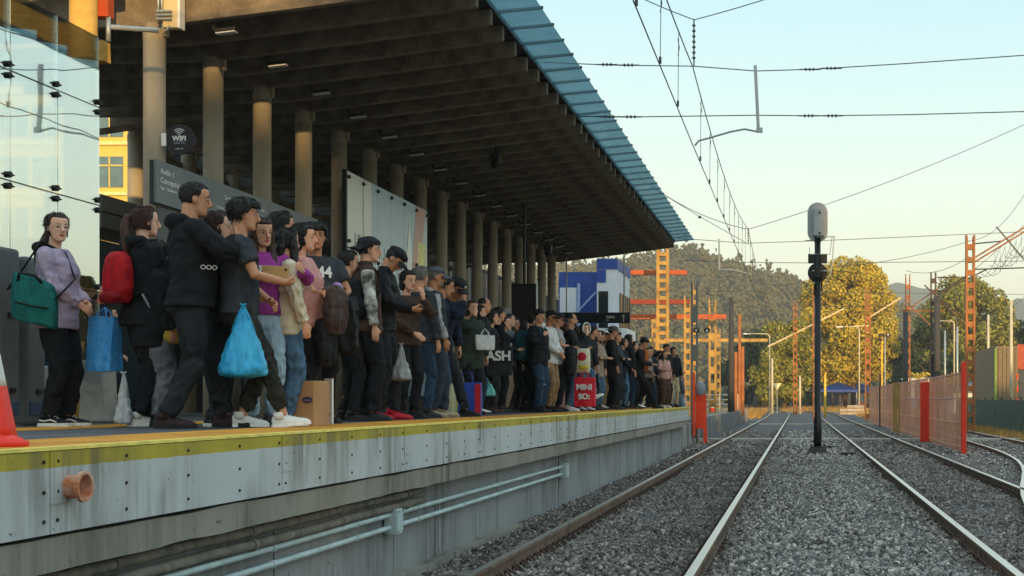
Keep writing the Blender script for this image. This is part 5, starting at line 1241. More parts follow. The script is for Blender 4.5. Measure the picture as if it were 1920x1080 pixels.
    for k, s in (('L', -1), ('R', 1)):
        f_ = ft[k]; fz = f_[3] if len(f_) > 3 else 0; yaw = R(f_[2]); hip = Vector((s*.088, 0, .905))+DZ; an = Vector((f_[0], f_[1]-.0, .085+fz))
        pole = Vector((math.sin(-yaw)*.5, 1, 0)); kn, an = ik(hip, an, .425, .412, pole); LP[k] = (hip, kn, an, yaw, f_[4] if len(f_) > 4 else 0.)
        body.tube([hip, (hip+kn)/2, kn, kn.lerp(an, .35), an], [.072, .064, .046, .046, .032], 10)
    for k, s, cu in (('L', -1, curl[0]), ('R', 1, curl[1])):
        sh, E, W = J[k]; ar = .88 if female else 1.
        body.tube([sh, sh.lerp(E, .5), E, E.lerp(W, .35), W], [.050*ar, .044*ar, .037*ar, .037*ar, .026*ar], 10)
        # hand
        fd = (W-E).normalized(); spec = L if k == 'L' else Rr
        inn = Rc @ Vector((-s, 0, 0))
        if spec in ('face', 'chin', 'raise'): nrm = Rc @ Vector((0, -1 if spec != 'raise' else 1, 0)); hd = (fd*.5+Vector((0, 0, .8))).normalized()
        elif spec in ('phone', 'hold'): nrm = Rc @ Vector((-s*.5, -.2, .9)); hd = (fd+Rc @ Vector((-s*.35, .1, 0))).normalized()
        elif spec in ('down', 'bag', 'low', 'pocket'): nrm = inn; hd = (fd+Vector((0, 0, -.6))).normalized()
        else: nrm = Rc @ Vector((-s*.2, -1, 0)); hd = fd
        nrm = (nrm-hd*nrm.dot(hd)).normalized(); wd = hd.cross(nrm)
        if wd.dot(Rc @ Vector((s, 0, 0))) < 0 and spec not in ('down', 'bag', 'low', 'pocket'): pass
        def hl(u, v, w_): return W+hd*u+wd*v+nrm*w_
        rg = []
        for u, hw_, th in ((-.01, .024, .020), (.025, .030, .018), (.058, .036, .015), (.088, .035, .012)):
            rg.append([hl(u, hw_*math.cos(a), th*math.sin(a)) for a in np.linspace(0, 2*math.pi, 12, endpoint=False)])
        body.rings(rg)
        if not far:
            for q, ln in ((-.027, .056), (-.009, .073), (.009, .070), (.027, .062)):
                c1 = cu*(1+.25*(q < 0)); p0 = hl(.085, q, 0); d1 = hd*math.cos(c1*.6)+nrm*math.sin(c1*.6); d2 = hd*math.cos(c1*1.5)+nrm*math.sin(c1*1.5); d3 = hd*math.cos(c1*2.1)+nrm*math.sin(c1*2.1)
                p1 = p0+d1*ln*.45; p2 = p1+d2*ln*.32; p3 = p2+d3*ln*.25; body.tube([p0-hd*.015, p0, p1, p2, p3], [.0092, .0092, .0085, .0078, .006], 6)
            tb = 1 if wd.dot(Vector((0, 0, 1))) > -.2 else -1
            p0 = hl(.02, tb*.026, .008); p1 = hl(.05, tb*.048, .018); p2 = hl(.075, tb*.050, .030+.02*cu); body.tube([p0, p1, p2], [.013, .011, .008], 7)
        else: body.ball(hl(.12, 0, .015*cu), (.03, .03, .03), None, 8, 6)
        J[k] = (sh, E, W, hl(.09, 0, .028), hd, nrm)
    bo = remesh(fin(body, 'body', sk), vb*S, 1, sf=.35)
    # ---- face
    if not far or brow:
        for s in (-1, 1):
            e_ = fin(MB().ball(hp_((s*.031, .0725, .004)), (.0125, .0085, .0058), Rh, 10, 8), 'eye', M_eyew, smooth=True)
            if not far: fin(MB().ball(hp_((s*.031, .0788, .004)), (.0062, .0032, .0056), Rh, 8, 6), 'iris', M_iris, e_, smooth=True)
            fin(MB().tube([hp_((s*.014, .0875, .024)), hp_((s*.032, .087, .0305)), hp_((s*.052, .074, .024))], [.0022, .0034, .0015] if not female else [.0014, .0022, .001], 6), 'eyebrow', HAIR[hair[1] if hair[1] != 'grey' else 'black'])
        fin(MB().ball(hp_((0, .0835, -.0635)), (.022, .0045, .0068), Rh, 10, 6), 'lips', M_lips[1 if female else 0], smooth=True)
    # ---- hair
    hs, hcx = hair; HM = HAIR[hcx]; hb = MB()
    t0 = {'short': .013, 'crop': .006, 'thick': .022, 'bald': .004, 'long': .016, 'pony': .012, 'bun': .012, 'bob': .018, 'curly': .03}.get(hs, .012)
    long_ = hs in ('long', 'pony', 'bun', 'bob', 'curly')
    def ho(a, z):
        sf = math.sin(a); fr = sstep(-.05, .5, sf)           # 1 at the front
        line = fr*({'thick': .058, 'pony': .084, 'bun': .084, 'long': .076}.get(hs, .072)-.03*sstep(.55, .2, sf))+(1-fr)*(-.04 if not long_ else -.075)
        if hs == 'bald': line = .02 if sf < .3 else 1
        sb = 1-sstep(.0, .3, abs(sf)) if not long_ else 0; line = line*(1-sb)+(.0)*sb
        return -.014+(t0+.014)*sstep(line-.018, line+.012, z)
    hb.rings([[MH @ p for p in r] for r in head_pts(ho)])
    if hs == 'long':
        for s in (-1, 1):
            hb.tube([hp_((s*.06, -.01, .05)), hp_((s*.074, -.01, -.03)), hc+Rh @ Vector((s*.074, .0, -.11)), nb+Rc @ Vector((s*.075, .065, -.06)), nb+Rc @ Vector((s*.085, .10, -.19)), nb+Rc @ Vector((s*.08, .11, -.26))], [(.03, .03), (.035, .04), (.035, .038), (.04, .03), (.035, .022), (.012, .01)], 10)
        hb.tube([hp_((0, -.07, .03)), hp_((0, -.09, -.06)), nb+Rc @ Vector((0, -.09, -.03)), nb+Rc @ Vector((0, -.12, -.18)), nb+Rc @ Vector((0, -.125, -.28))], [(.07, .04), (.078, .04), (.085, .035), (.075, .03), (.02, .012)], 12)
    if hs == 'bob': hb.tube([hp_((0, -.05, .03)), hp_((0, -.05, -.06)), hp_((0, -.05, -.12))], [(.085, .06), (.088, .06), (.07, .045)], 12)
    if hs == 'pony': hb.tube([hp_((0, -.09, .03)), hp_((0, -.14, .03)), hp_((0, -.16, -.05)), nb+Rc @ Vector((0, -.13, -.05)), nb+Rc @ Vector((0, -.14, -.2))], [.02, .03, .038, .036, .012], 10)
    if hs == 'bun': hb.ball(hp_((0, -.115, .05)), (.045, .04, .045), Rh)
    ho_ = fin(hb, 'hair', HM)
    if near or mid or long_: remesh(ho_, max(vb*1.1, .008)*S, 1, .012 if hs in ('thick', 'curly', 'long') else .005, .03)
    else:
        ho_.data.polygons.foreach_set('use_smooth', [True]*len(ho_.data.polygons))
    if (near or mid) and not hooded:
        st = MB(); nst = 650 if near else 300
        for _ in range(nst):
            a = random.random()*2*math.pi; z = random.uniform(-.05, .112); hd_ = ho(a, z)
            if hd_ < .002: continue
            i = next(q for q in range(len(HZ_)-1) if HZ_[q+1][0] >= z); f_ = (z-HZ_[i][0])/(HZ_[i+1][0]-HZ_[i][0]); w_, fr0, bk0 = (HZ_[i][q]*(1-f_)+HZ_[i+1][q]*f_ for q in (1, 2, 3))
            yc = (fr0+bk0)/2; dp = (fr0-bk0)/2; pt = Vector((w_*math.cos(a), yc+dp*math.sin(a), z)); nn = Vector((pt.x, pt.y, max(0, z)*1.2)).normalized()
            pt = pt+nn*hd_*.8; fl = Vector((0, -.4, -.9)) if math.sin(a) < .3 else Vector((random.uniform(-.4, .4), .9, -.25)) if hs == 'thick' else Vector((pt.x*3, -.7, .35))
            fl = (fl-nn*fl.dot(nn)).normalized()+nn*random.uniform(.05, .5)+Vector((random.uniform(-.25, .25), random.uniform(-.25, .25), 0)); ln = random.uniform(.02, .042)*(1 if hs not in ('crop', 'bald') else .4)
            st.tube([hp_(pt), hp_(pt+fl*ln*.5), hp_(pt+fl*ln-nn*.004)], [.0032, .0026, .0006], 4, False)
        if st.v: fin(st, 'hair_strands', HM, ho_)
    if beard:
        def bo_(a, z): return -.02+(.026)*sstep(.15, .5, math.sin(a))*(1-sstep(-.058, -.04, z)) if z < -.03 else -.02
        fin(MB().rings([[MH @ p for p in r] for r in head_pts(bo_)]), 'beard', HAIR[beard], smooth=True)
    # ---- headwear
    if cap:
        kind, cm = cap[0], cap[1]
        def co(a, z): return -.02+(.020+.02)*sstep(.022, .036, z)
        cb = MB(); cb.rings([[MH @ p for p in r] for r in head_pts(co, 26)])
        if kind in ('cap', 'backcap'):
            dr = 1 if kind == 'cap' else -1; tp, bt = [], []
            vs = []
            for j in range(5):
                for i in range(9):
                    a = (i/8-.5)*2.0; r0 = .082+.075*j/4*(math.cos(a)**.6 if abs(a) < 1.5 else 0); yy = math.cos(a)*(.098+.078*j/4) if dr > 0 else math.cos(a)*(.105+.07*j/4); xx = math.sin(a)*(.085+.008*j); zz = .036-.022*(j/4)-.02*(xx/.085)**2
                    vs.append((xx, dr*yy, zz))
            V2 = [hp_(p) for p in vs]+[hp_((p[0], p[1], p[2]-.006)) for p in vs]; F2 = []
            for j in range(4):
                for i in range(8):
                    q = j*9+i; F2 += [(q, q+1, q+10, q+9), (45+q, 45+q+9, 45+q+10, 45+q+1)]
            bd = [i for i in range(9)]+[9*j+8 for j in range(1, 5)]+[36+i for i in range(7, -1, -1)]+[9*j for j in range(3, 0, -1)]
            for u, v2 in zip(bd, bd[1:]+bd[:1]): F2.append((u, 45+u, 45+v2, v2))
            bm2 = MB().add(V2, F2)
        co_ = fin(cb, {'cap': 'cap', 'backcap': 'cap', 'beanie': 'beanie', 'fedora': 'hat'}[kind], cm, smooth=True)
        if kind in ('cap', 'backcap'):
            fin(bm2, 'brim', cm, co_, smooth=True)
            if len(cap) > 2: fin(MB().ball(hp_((.0, .101, .066)), (.016, .006, .014), Rh), 'badge', cap[2], co_)
        if kind == 'fedora':
            rr = [[hp_((r*1.0*math.cos(a), r*1.15*math.sin(a)-.008, .042+dz-.02*abs(math.cos(a))*(r/.16)**2)) for a in np.linspace(0, 2*math.pi, 28, endpoint=False)] for r, dz in ((.07, .0), (.135, -.004), (.15, 0), (.135, .004), (.08, .008))]
            fin(MB().rings(rr), 'brim', cm, co_, smooth=True); fin(MB().rings([[MH @ (p+Vector((0, 0, .012))) for p in r] for r in head_pts(lambda a, z: co(a, z)+.006, 26)][6:8]), 'hat_band', M_black, co_)
    # ---- legs clothing
    lm = legs; tb = MB()
    if skirt: 
        tb.rings([[spine(p) if z > .9 else Vector(p)+DZ for p in ring((0, .02, z), r_, r_*.8, r_*.8, 18)] for z, r_ in ((1.0, .165*bulk), (.9, .19*bulk), (.7, .215*bulk), (skirt, .235*bulk))])
        fin(tb, 'skirt', lm); tb = None
    if tb is not None:
        torso(tb, .006, .82, 1.03)
        tb.ball(Vector((0, -.02, .87))+DZ, (.150*bulk, .122*bulk, .10))
    lo = legloose*(.5+.5*bulk)
    lb = tb if tb is not None else MB()
    for k in 'LR':
        hip, kn, an, yaw, tilt = LP[k]; r0 = (.095, .086, .063, .060, .054, .050); 
        pts = [hip, (hip*.55+kn*.45), kn, kn.lerp(an, .35), kn.lerp(an, .75), an+Vector((0, 0, .012 if not ankle else ankle))]
        ftube(lb, pts, [r0[0]*(.9+.1*lo)]+[r*lo for r in r0[1:]], .020, 11, joints=(.5, .97, .9), seed=len(PEOPLE)+ord(k), seg=44)
    remesh(fin(lb, 'trousers' if not skirt else 'leggings', lm if not skirt else cloth('#15151a')), vc*S, 1, .008, .11)
    # ---- shoes
    sm, so = shoes, mat('sole_'+sole.strip('#'), sole, .7, var=.15, vscale=20)
    for k in 'LR':
        hip, kn, an, yaw, tilt = LP[k]; Mf = Matrix.Translation(an-Vector((0, 0, .085))) @ Matrix.Rotation(yaw, 4, 'Z') @ Matrix.Rotation(tilt, 4, 'X')
        rr = []
        for y, w_, h in ((-.078, .012, .05), (-.07, .030, .085), (-.035, .038, .105), (.01, .040, .10), (.06, .044, .078), (.11, .048, .062), (.15, .045, .052), (.178, .034, .042), (.19, .012, .030)):
            rr.append([Mf @ Vector((w_*math.cos(a)*(1 if math.sin(a) < .2 else .9), y, .016+max(0, math.sin(a))*(h-.016)+min(0, math.sin(a))*.006)) for a in np.linspace(0, 2*math.pi, 12, endpoint=False)])
        sb_ = MB().rings(rr); sb_.tube([Mf @ Vector((0, -.02, .06)), Mf @ Vector((0, -.02, .115))], .043, 10); sh_ = fin(sb_, 'shoe', sm, smooth=True)
        so_ = MB().prism([(x*1.06, y) for x, y in [(-.03, -.075), (-.04, -.03), (-.042, .03), (-.05, .10), (-.046, .155), (-.03, .185), (0, .197), (.03, .185), (.046, .155), (.05, .10), (.042, .03), (.04, -.03), (.03, -.075), (0, -.086)]], 'z', 0.0, .028); so_.v = [tuple(Mf @ Vector(p)) for p in so_.v]; fin(so_, 'sole', so, sh_)
        if near or mid: 
            lc = MB()
            for q in range(4): y = .035+.022*q; z = .096-.013*q; lc.tube([Mf @ Vector((-.02, y, z-.004)), Mf @ Vector((0, y+.006, z+.002)), Mf @ Vector((.02, y, z-.004))], .003, 5)
            fin(lc, 'laces', M_white if sole in ('#d8d8d4', '#e6e6e2') else M_black, sh_)
    # ---- top clothing
    of = .010*loose+puff
    tm, tn = top; tp_ = MB(); torso(tp_, of+.012, hem, 1.455, 1.08+.05*max(0, loose-1.2), fold=.0 if far else .024 if tn != 'tshirt' else .018)
    for k, s in (('L', -1), ('R', 1)):
        sh, E, W = J[k][:3]; ar = (.9 if female else 1.)*(.7+.3*loose)+puff*8; base = spine((s*.08, -.005, 1.41))
        tp_.ball(sh+Rc @ Vector((-s*.012, 0, -.012)), .060*ar)
        if sleevem is None and sleeve != 'none':
            if sleeve == 'long': ftube(tp_, [sh, sh.lerp(E, .5), sh.lerp(E, .92), E.lerp(W, .15), E.lerp(W, .55), E.lerp(W, .95)], [.063*ar, .060*ar, .055*ar, .054*ar, .049*ar, .040*ar], .020, 14, joints=(.5, .98), seed=len(PEOPLE)+s)
            else: ftube(tp_, [sh, sh.lerp(E, .35), sh.lerp(E, .68)], [.062*ar, .063*ar, .064*ar], .015, 14, seg=14, joints=(.1,), seed=len(PEOPLE)+s)
    if collar: tp_.tube([spine((0, -.005, 1.43)), nb+Rc @ Vector((0, -.0, .045))], [(.078, .072), (.071, .066)], 14)
    if hood and hoodm is None: tp_.tube([spine((-.105, .03, 1.43)), spine((-.10, -.06, 1.475)), spine((-.05, -.115, 1.465)), spine((.05, -.115, 1.465)), spine((.10, -.06, 1.475)), spine((.105, .03, 1.43))], [.018, .036, .05, .05, .036, .018], 10); 
    if hooded:
        tp_.rings([[MH @ p for p in r] for r in head_pts(lambda a, z: .028 if math.sin(a) < .35 else -.03)]); tp_.tube([hp_((0, -.03, -.05)), spine((0, -.03, 1.44))], [.095, .10], 12)
    to = remesh(fin(tp_, tn, tm), vc*S, 1, .012, .11)
    if hood and hoodm is not None:
        h2 = MB().tube([spine((-.105, .04, 1.43)), spine((-.10, -.06, 1.475)), spine((-.05, -.115, 1.465)), spine((.05, -.115, 1.465)), spine((.10, -.06, 1.475)), spine((.105, .04, 1.43))], [.018, .036, .05, .05, .036, .018], 10); remesh(fin(h2, 'hood', hoodm, to), vc*S, 2, .01, .05)
    if sleevem is not None:
        for k in 'LR':
            sh, E, W = J[k][:3]; q_ = MB(); ftube(q_, [sh, sh.lerp(E, .5), sh.lerp(E, .92), E.lerp(W, .15), E.lerp(W, .55), E.lerp(W, .95)], [.062, .060, .055, .054, .049, .041], .020, 14, joints=(.5, .98), seed=len(PEOPLE)+s); remesh(fin(q_, 'sleeve', sleevem), vc*S, 1, .008, .11)
    if (near or mid) and tn in ('jacket', 'gilet', 'hoodie', 'sweater') and not under:
        fr_ = lambda x, z, e_=.0: spine((x, float(np.interp(z, [t[0] for t in TR], [t[2] for t in TR]))*bulk+of+e_+(.022*math.exp(-((z-1.27)/.06)**2) if female else 0), z))
        if tn in ('jacket', 'gilet'): fin(MB().tube([fr_(0, z, .002) for z in (hem+.01, .98, 1.1, 1.2, 1.3, 1.40)], [(.006, .008)]*6, 6), 'zip', M_dark, to)
        elif tn == 'hoodie': remesh(fin(MB().rings([[fr_(-w2, z, -.01), fr_(-w2*.6, z, .012), fr_(0, z, .016), fr_(w2*.6, z, .012), fr_(w2, z, -.01), fr_(0, z, -.03)] for z, w2 in ((.95, .13), (1.0, .13), (1.08, .08), (1.10, .075))]), 'pocket', tm, to), vc*S, 1, .01, .05)
        he = MB(); he.rings([[spine(p) for p in ring((0, 0, z), float(np.interp(z, [t[0] for t in TR], [t[1] for t in TR]))*bulk*1.02+of+.004+dd, float(np.interp(z, [t[0] for t in TR], [t[2] for t in TR]))*bulk*1.02+of+.004+dd, float(np.interp(z, [t[0] for t in TR], [t[3] for t in TR]))*bulk*1.02+of+.004+dd, 20)] for z, dd in ((hem, 0), (hem+.012, .006), (hem+.045, .006), (hem+.055, 0))])
        fin(he, 'hem_band', tm, to, smooth=True)
    if under:  # shirt front shown in an open jacket: a tapering bib just proud of the chest
        rr = []
        for z, hw_ in ((hem+.02, .055), (1.1, .05), (1.25, .055), (1.40, .06), (1.455, .045)):
            w_, f, b2 = (float(np.interp(z, [t[0] for t in TR], [t[i] for t in TR])) for i in (1, 2, 3)); f = f*bulk+of+(.022*math.exp(-((z-1.27)/.06)**2) if female else 0)
            rr.append([spine((-hw_, f-.03, z)), spine((-hw_*.8, f+.004, z)), spine((0, f+.012, z)), spine((hw_*.8, f+.004, z)), spine((hw_, f-.03, z)), spine((0, f-.05, z))])
        fin(MB().rings(rr), 'shirt_front', under, to, smooth=True)
    Wm = Matrix.Translation(loc) @ Rz.to_4x4() @ Matrix.Scale(S, 4)
    info = dict(root=root, M=Wm, top=to, S=S, D=D0, face=fa, Rc=Rc, spine=lambda p: Wm @ spine(p), head=lambda p: Wm @ hp_(p), MH=MH, fin=fin, L=Wm @ J['L'][3], R=Wm @ J['R'][3], hL=(Rz @ J['L'][4]), hR=(Rz @ J['R'][4]), local=spine, hp=hp_, LP=LP, J=J)
    PEOPLE.append(info); return info
# ---------------------------------------------------------------- things people carry
def held(info, name, label, cat, group=None):
    t = empty(name, info['root'].location, info['face'], label, cat, group); return t
def loc_of(info, P):
    """world point -> unscaled person frame"""
    return info['M'].inverted() @ Vector(P)
def shop_bag(info, name, label, P, w_, h, d, m, yaw=0., drop=.18, hm=None, taper=.9, cat='bag', text=None, tm=None):
    t = empty(name, P, info['face']+yaw, label, cat)
    b = MB(); rr = []
    for z, k, kd in ((-drop-h, taper, 1.), (-drop-h+.03, taper*1.03, 1.05), (-drop-h*.5, (1+taper)/2*1.02, .9), (-drop, 1., .55)):
        rr.append([(sx*w_/2*k*q, sy*d/2*kd*q2, z) for sx, sy, q, q2 in ((-1, -1, 1, .8), (0, -1, 1, 1), (1, -1, 1, .8), (1, 0, 1.02, 1), (1, 1, 1, .8), (0, 1, 1, 1), (-1, 1, 1, .8), (-1, 0, 1.02, 1))])
    b.rings(rr); o = b.build('bag_body', m, t); s = o.modifiers.new('sub', 'SUBSURF'); s.levels = s.render_levels = 2; s.subdivision_type = 'SIMPLE'
    tx = bpy.data.textures.get('fold0.085') or bpy.data.textures.new('fold0.085', 'CLOUDS'); tx.noise_scale = .085; dd = o.modifiers.new('folds', 'DISPLACE'); dd.texture = tx; dd.strength = .02
    b = MB()
    for sy in (-1, 1): b.tube([(-w_*.22, sy*d*.25, -drop-.02), (-w_*.16, sy*d*.15, -drop*.5), (0, 0, .01), (w_*.16, sy*d*.15, -drop*.5), (w_*.22, sy*d*.25, -drop-.02)], .008, 6)
    b.build('handle', hm or m, t, smooth=True)
    if text:
        for i, (tx_, sz) in enumerate(text): lettering(tx_, sz, tm or W2, t, (0, -d*.62, -drop-h*(.46 if len(text) == 1 else .42+.32*i)), (R(90), 0, 0), align='CENTER', bold=.006, depth=.012)
    return t
def plastic_bag(name, label, P, w_, h, m, yaw=0., cat='bag'):
    """thin carrier bag hanging from its twisted handles"""
    t = empty(name, P, yaw, label, cat); b = MB(); rr = []
    for z, k, kd in ((.0, .06, .08), (-.05, .16, .12), (-.14, .42, .28), (-.26*h/.45, .74, .5), (-.36*h/.45, .95, .7), (-h*.93, 1., .78), (-h*1.0, .85, .62)):
        rr.append([(w_/2*k*math.cos(a)*(1+.06*math.sin(5*a)), w_/2*kd*math.sin(a)*(1+.08*math.sin(7*a)), z) for a in np.linspace(0, 2*math.pi, 20, endpoint=False)])
    b.rings(rr); o = b.build('bag_body', m, t, smooth=True); s = o.modifiers.new('sub', 'SUBSURF'); s.levels = s.render_levels = 2
    tx = bpy.data.textures.get('crinkle') or bpy.data.textures.new('crinkle', 'CLOUDS'); tx.noise_scale = .05; tx.noise_depth = 3; dd = o.modifiers.new('folds', 'DISPLACE'); dd.texture = tx; dd.strength = .040
    b = MB(); 
    for s in (-1, 1): b.tube([(s*w_*.18, 0, -.16), (s*w_*.10, .01, -.06), (0, 0, .02), (s*-.02, -.01, .03)], [.02, .012, .010, .008], 6)
    b.build('handle', m, t, smooth=True); return t
def backpack(info, label, m, w_=.31, h=.44, d=.17, z=1.20, trim=None, off=(0, 0, 0), strapm=None):
    t = held(info, 'backpack', label, 'backpack'); f = info['fin']; sp = info['local']; b = MB(); rr = []
    yb = -.125
    for zz, k, kd in ((-h/2, .78, .7), (-h/2+.03, .95, .92), (-h*.2, 1, 1.05), (h*.15, .98, 1.0), (h*.38, .86, .8), (h/2, .5, .5)):
        rr.append([sp((w_/2*k*math.copysign(abs(math.cos(a))**.6, math.cos(a))+off[0], yb-d/2+d/2*kd*math.copysign(abs(math.sin(a))**.7, math.sin(a))+off[1], z+zz+off[2])) for a in np.linspace(0, 2*math.pi, 20, endpoint=False)])
    b.rings(rr); o = f(b, 'pack_body', m, t, smooth=True)
    b = MB(); b.tube([sp((x+off[0], yb-d*1.02+off[1]+.02*abs(x)/.1, z-.10+off[2]+.0)) for x in (-.11, -.06, 0, .06, .11)], .006, 5); b.tube([sp((x+off[0], yb-d*.80+off[1]-(.02 if abs(x) < .08 else 0), z-.16+off[2])) for x in (-.13, -.07, 0, .07, .13)], [.02, .05, .055, .05, .02], 8)
    f(b, 'front_pocket', trim or m, t, smooth=True)
    b = MB(); b.tube([sp((-.03+off[0], yb-.04+off[1], z+h*.48+off[2])), sp((0+off[0], yb-.05+off[1], z+h*.58+off[2])), sp((.03+off[0], yb-.04+off[1], z+h*.48+off[2]))], .009, 6)
    for s in (-1, 1): b.tube([sp((s*.10, yb+.02, 1.42)), sp((s*.115, .0, 1.475)), sp((s*.125, .105, 1.40)), sp((s*.145, .12, 1.25)), sp((s*.165, .03, 1.10)), sp((s*.13, -.11, 1.04))], [(.025, .010)]*6, 8)
    f(b, 'straps', strapm or trim or m, t, smooth=True); return t
def phone(info, label, side='R', m=None, size=(.075, .15), tiltm=None):
    P = info[side]; d = info['h'+side]; t = empty('phone', P, 0, label, 'phone'); q = d.to_track_quat('Y', 'Z').to_matrix() 
    b = MB().box((0, 0, .012), (size[0], size[1], .010), None); b.v = [tuple(q @ Vector(p)) for p in b.v]; b.build('phone_body', m or M_black, t)
    b = MB().box((0, 0, .018), (size[0]*.9, size[1]*.9, .002)); b.v = [tuple(q @ Vector(p)) for p in b.v]; b.build('screen', mat('phone_glass', '#1d2a33', .1, var=0, spec=.7), t); return t
def draped(info, label, m, P, w_=.30, h=.55, d=.16, name='draped_jacket', yaw=0., quilt=False, m2=None):
    """a garment folded over a forearm, hanging in soft folds"""
    t = empty(name, P, info['face']+yaw, label, 'jacket'); b = MB(); rr = []
    for z, k, kd in ((.05, .55, .5), (.04, .8, .9), (-.06, .95, 1.0), (-h*.4, 1, 1.05), (-h*.75, 1.05, .9), (-h, .98, .75), (-h-.02, .8, .5)):
        rr.append([(w_/2*k*math.cos(a), (d/2*kd+.018*math.sin(5*a+z*6))*math.sin(a), z+.02*math.sin(3*a)) for a in np.linspace(0, 2*math.pi, 20, endpoint=False)])
    b.rings(rr); o = b.build('jacket_body', m, t); remesh(o, .012, 1, .045, .11)
    if m2: remesh(MB().tube([(w_*.35, -.03, .0), (w_*.45, -.05, -h*.4), (w_*.40, -.04, -h*.9)], [.06, .055, .045], 10).build('hanging_sleeve', m2, t), .014, 2, .02, .07)
    return t

BK = cloth('#1c1d21', fold=.6); BK2 = cloth('#25262b', fold=.6); BKJ = cloth('#1b1b20', '#101013', .6, .7); NAVY = cloth('#1c2333'); DKG = cloth('#3a3d42', '#2c2f34'); GREY = cloth('#70737a', '#5d6067'); LGREY = cloth('#a2a3a5', '#86888b')
JEAN = cloth('#51708c', '#3c566f', .9, .6, 12., 20.); JEANL = cloth('#9db4c4', '#7d96a8', .9, .6, 12., 18.); JEAND = cloth('#2d4257', '#213346', .9, .6, 12., 18.); DENIMB = cloth('#2a2d31', '#1a1c1f', .9, .7, 12., 10.)
KHAKI = cloth('#8b7355', '#745e44'); BROWN = cloth('#4a3930', '#382a24'); MAROON = cloth('#3c2226', '#2b181b'); OLIVE = cloth('#343d37', '#272e29'); CAMO = cloth('#3a3b33', '#17181a', .9, .4, 9., 26.)
LILAC = cloth('#b3a3b8', '#94889f', .8, .6, 10., 9.); MAG = cloth('#9a3f92', '#7f3078', .9, .5); PINK = cloth('#c08f8a', '#a87874'); CREAM = cloth('#cfc5ae', '#b5aa93'); TAN = cloth('#9c8b7a', '#837464'); WHITE = cloth('#cfcfcd', '#b2b3b3'); TEAL = cloth('#1f6f6a', '#175450', .8); TEALD = cloth('#1e4450', '#15323c', .8); RED = cloth('#b3161f', '#8c1018', .6); ORG = cloth('#a8602a', '#8a4c1f')
SKYB = cloth('#8fb0cf', '#7796b6'); GREEN = cloth('#4a5a50', '#3b4940'); PUFF = cloth('#4a3a36', '#33272a', .45, .9, 7.); BWPRINT = cloth('#d0ccc4', '#1f1e1e', .9, .4, 9., 7., (1, 1, 1))
S_BLK = mat('shoe_black', '#17171a', .6, var=.2); S_WHT = mat('shoe_white', '#d4d3cf', .5, var=.06); S_RED = mat('shoe_red', '#b5122a', .55, var=.12); S_TAN = mat('shoe_tan', '#9a8a74', .8, var=.15); S_BUR = mat('shoe_burgundy', '#2e1c1e', .7, var=.25, vscale=18); S_BRN = mat('shoe_brown', '#4a3026', .6, var=.2); S_GRY = mat('shoe_grey', '#85878a', .7, var=.15)
C_BLK = mat('cap_black', '#17171b', .85, var=.15); C_NVY = mat('cap_navy', '#20262f', .85, var=.15); C_GRY = mat('cap_grey', '#4b5058', .85, var=.15)

# ---------------------------------------------------------------- the front of the crowd, left to right
p = person('woman in a lilac rain jacket and glasses standing alone by the glass wall', 108, 400, 1.62, 112, (LILAC, 'jacket'), BK, S_BLK, ('pony', 'brown'), 3, (45, 4, 0), (-.05, .22, 1.02), 'front', female=True, bulk=1.14, hem=.80, loose=1.5, hood=True, hoodm=BK2, under=SKYB, sole='#d8d8d4', legloose=1.12, feet={'L': (-.09, .05, 0), 'R': (.08, -.02, -10)})
g = MB()
for s in (-1, 1):
    g.tube([p['hp']((s*.033+.024*math.cos(a), .096-.012*abs(math.cos(a)), .003+.018*math.sin(a))) for a in np.linspace(0, 2*math.pi, 17)], .0024, 5); g.tube([p['hp']((s*.057, .088, .008)), p['hp']((s*.077, .02, .008)), p['hp']((s*.077, -.01, .002))], .002, 5)
g.tube([p['hp']((-.010, .098, .006)), p['hp']((.010, .098, .006))], .0022, 5); p['fin'](g, 'glasses', mat('glasses_frame', '#d8c3b4', .4, var=0))
st = MB()
for k in 'LR':
    Mf = p['LP'][k]; an, yaw = Mf[2]-Vector((0, 0, .085)), Mf[3]
    st.tube([an+Matrix.Rotation(yaw, 3, 'Z') @ Vector(q) for q in ((.046, -.05, .05), (.050, .0, .045), (.053, .05, .055), (.056, .10, .036))], .006, 5)
p['fin'](st, 'shoe_stripe', S_WHT)
t = held(p, 'shoulder_bag', 'teal rectangular shoulder bag with black strap on the hip of the woman in lilac', 'bag'); b = MB(); rr = []
for z, k in ((-.19, .92), (-.17, 1), (.0, 1.02), (.15, .95), (.18, .80)):
    rr.append([(.24+.07*k*math.copysign(abs(math.cos(a))**.5, math.cos(a)), -.06+.165*k*math.copysign(abs(math.sin(a))**.5, math.sin(a)), 1.02+z-.05*math.sin(a)) for a in np.linspace(0, 2*math.pi, 24, endpoint=False)])
p['fin'](b.rings(rr), 'bag_body', TEAL, t, smooth=True)
p['fin'](MB().tube([(.312, -.18, 1.0), (.318, -.06, .97), (.312, .07, .95)], .008, 6), 'zip', M_black, t)
p['fin'](MB().tube([(.25, -.26, 1.1), (.24, -.16, 1.25), (.15, -.05, 1.50), (.05, .10, 1.42), (.12, .20, 1.2), (.26, .10, 1.02)], [(.018, .006)]*6, 8), 'strap', M_black, t, smooth=True)
p['fin'](MB().tube([(.30, -.16, 1.17), (.33, -.14, 1.23), (.33, -.02, 1.21), (.30, .02, 1.15)], .012, 6), 'carry_handle', M_black, t, smooth=True)
P_ = p['M'] @ Vector((-.02, .36, 1.08)); t = empty('drink_bottle', P_, 0, 'small bottle with orange drink in the hand of the woman in lilac', 'bottle')
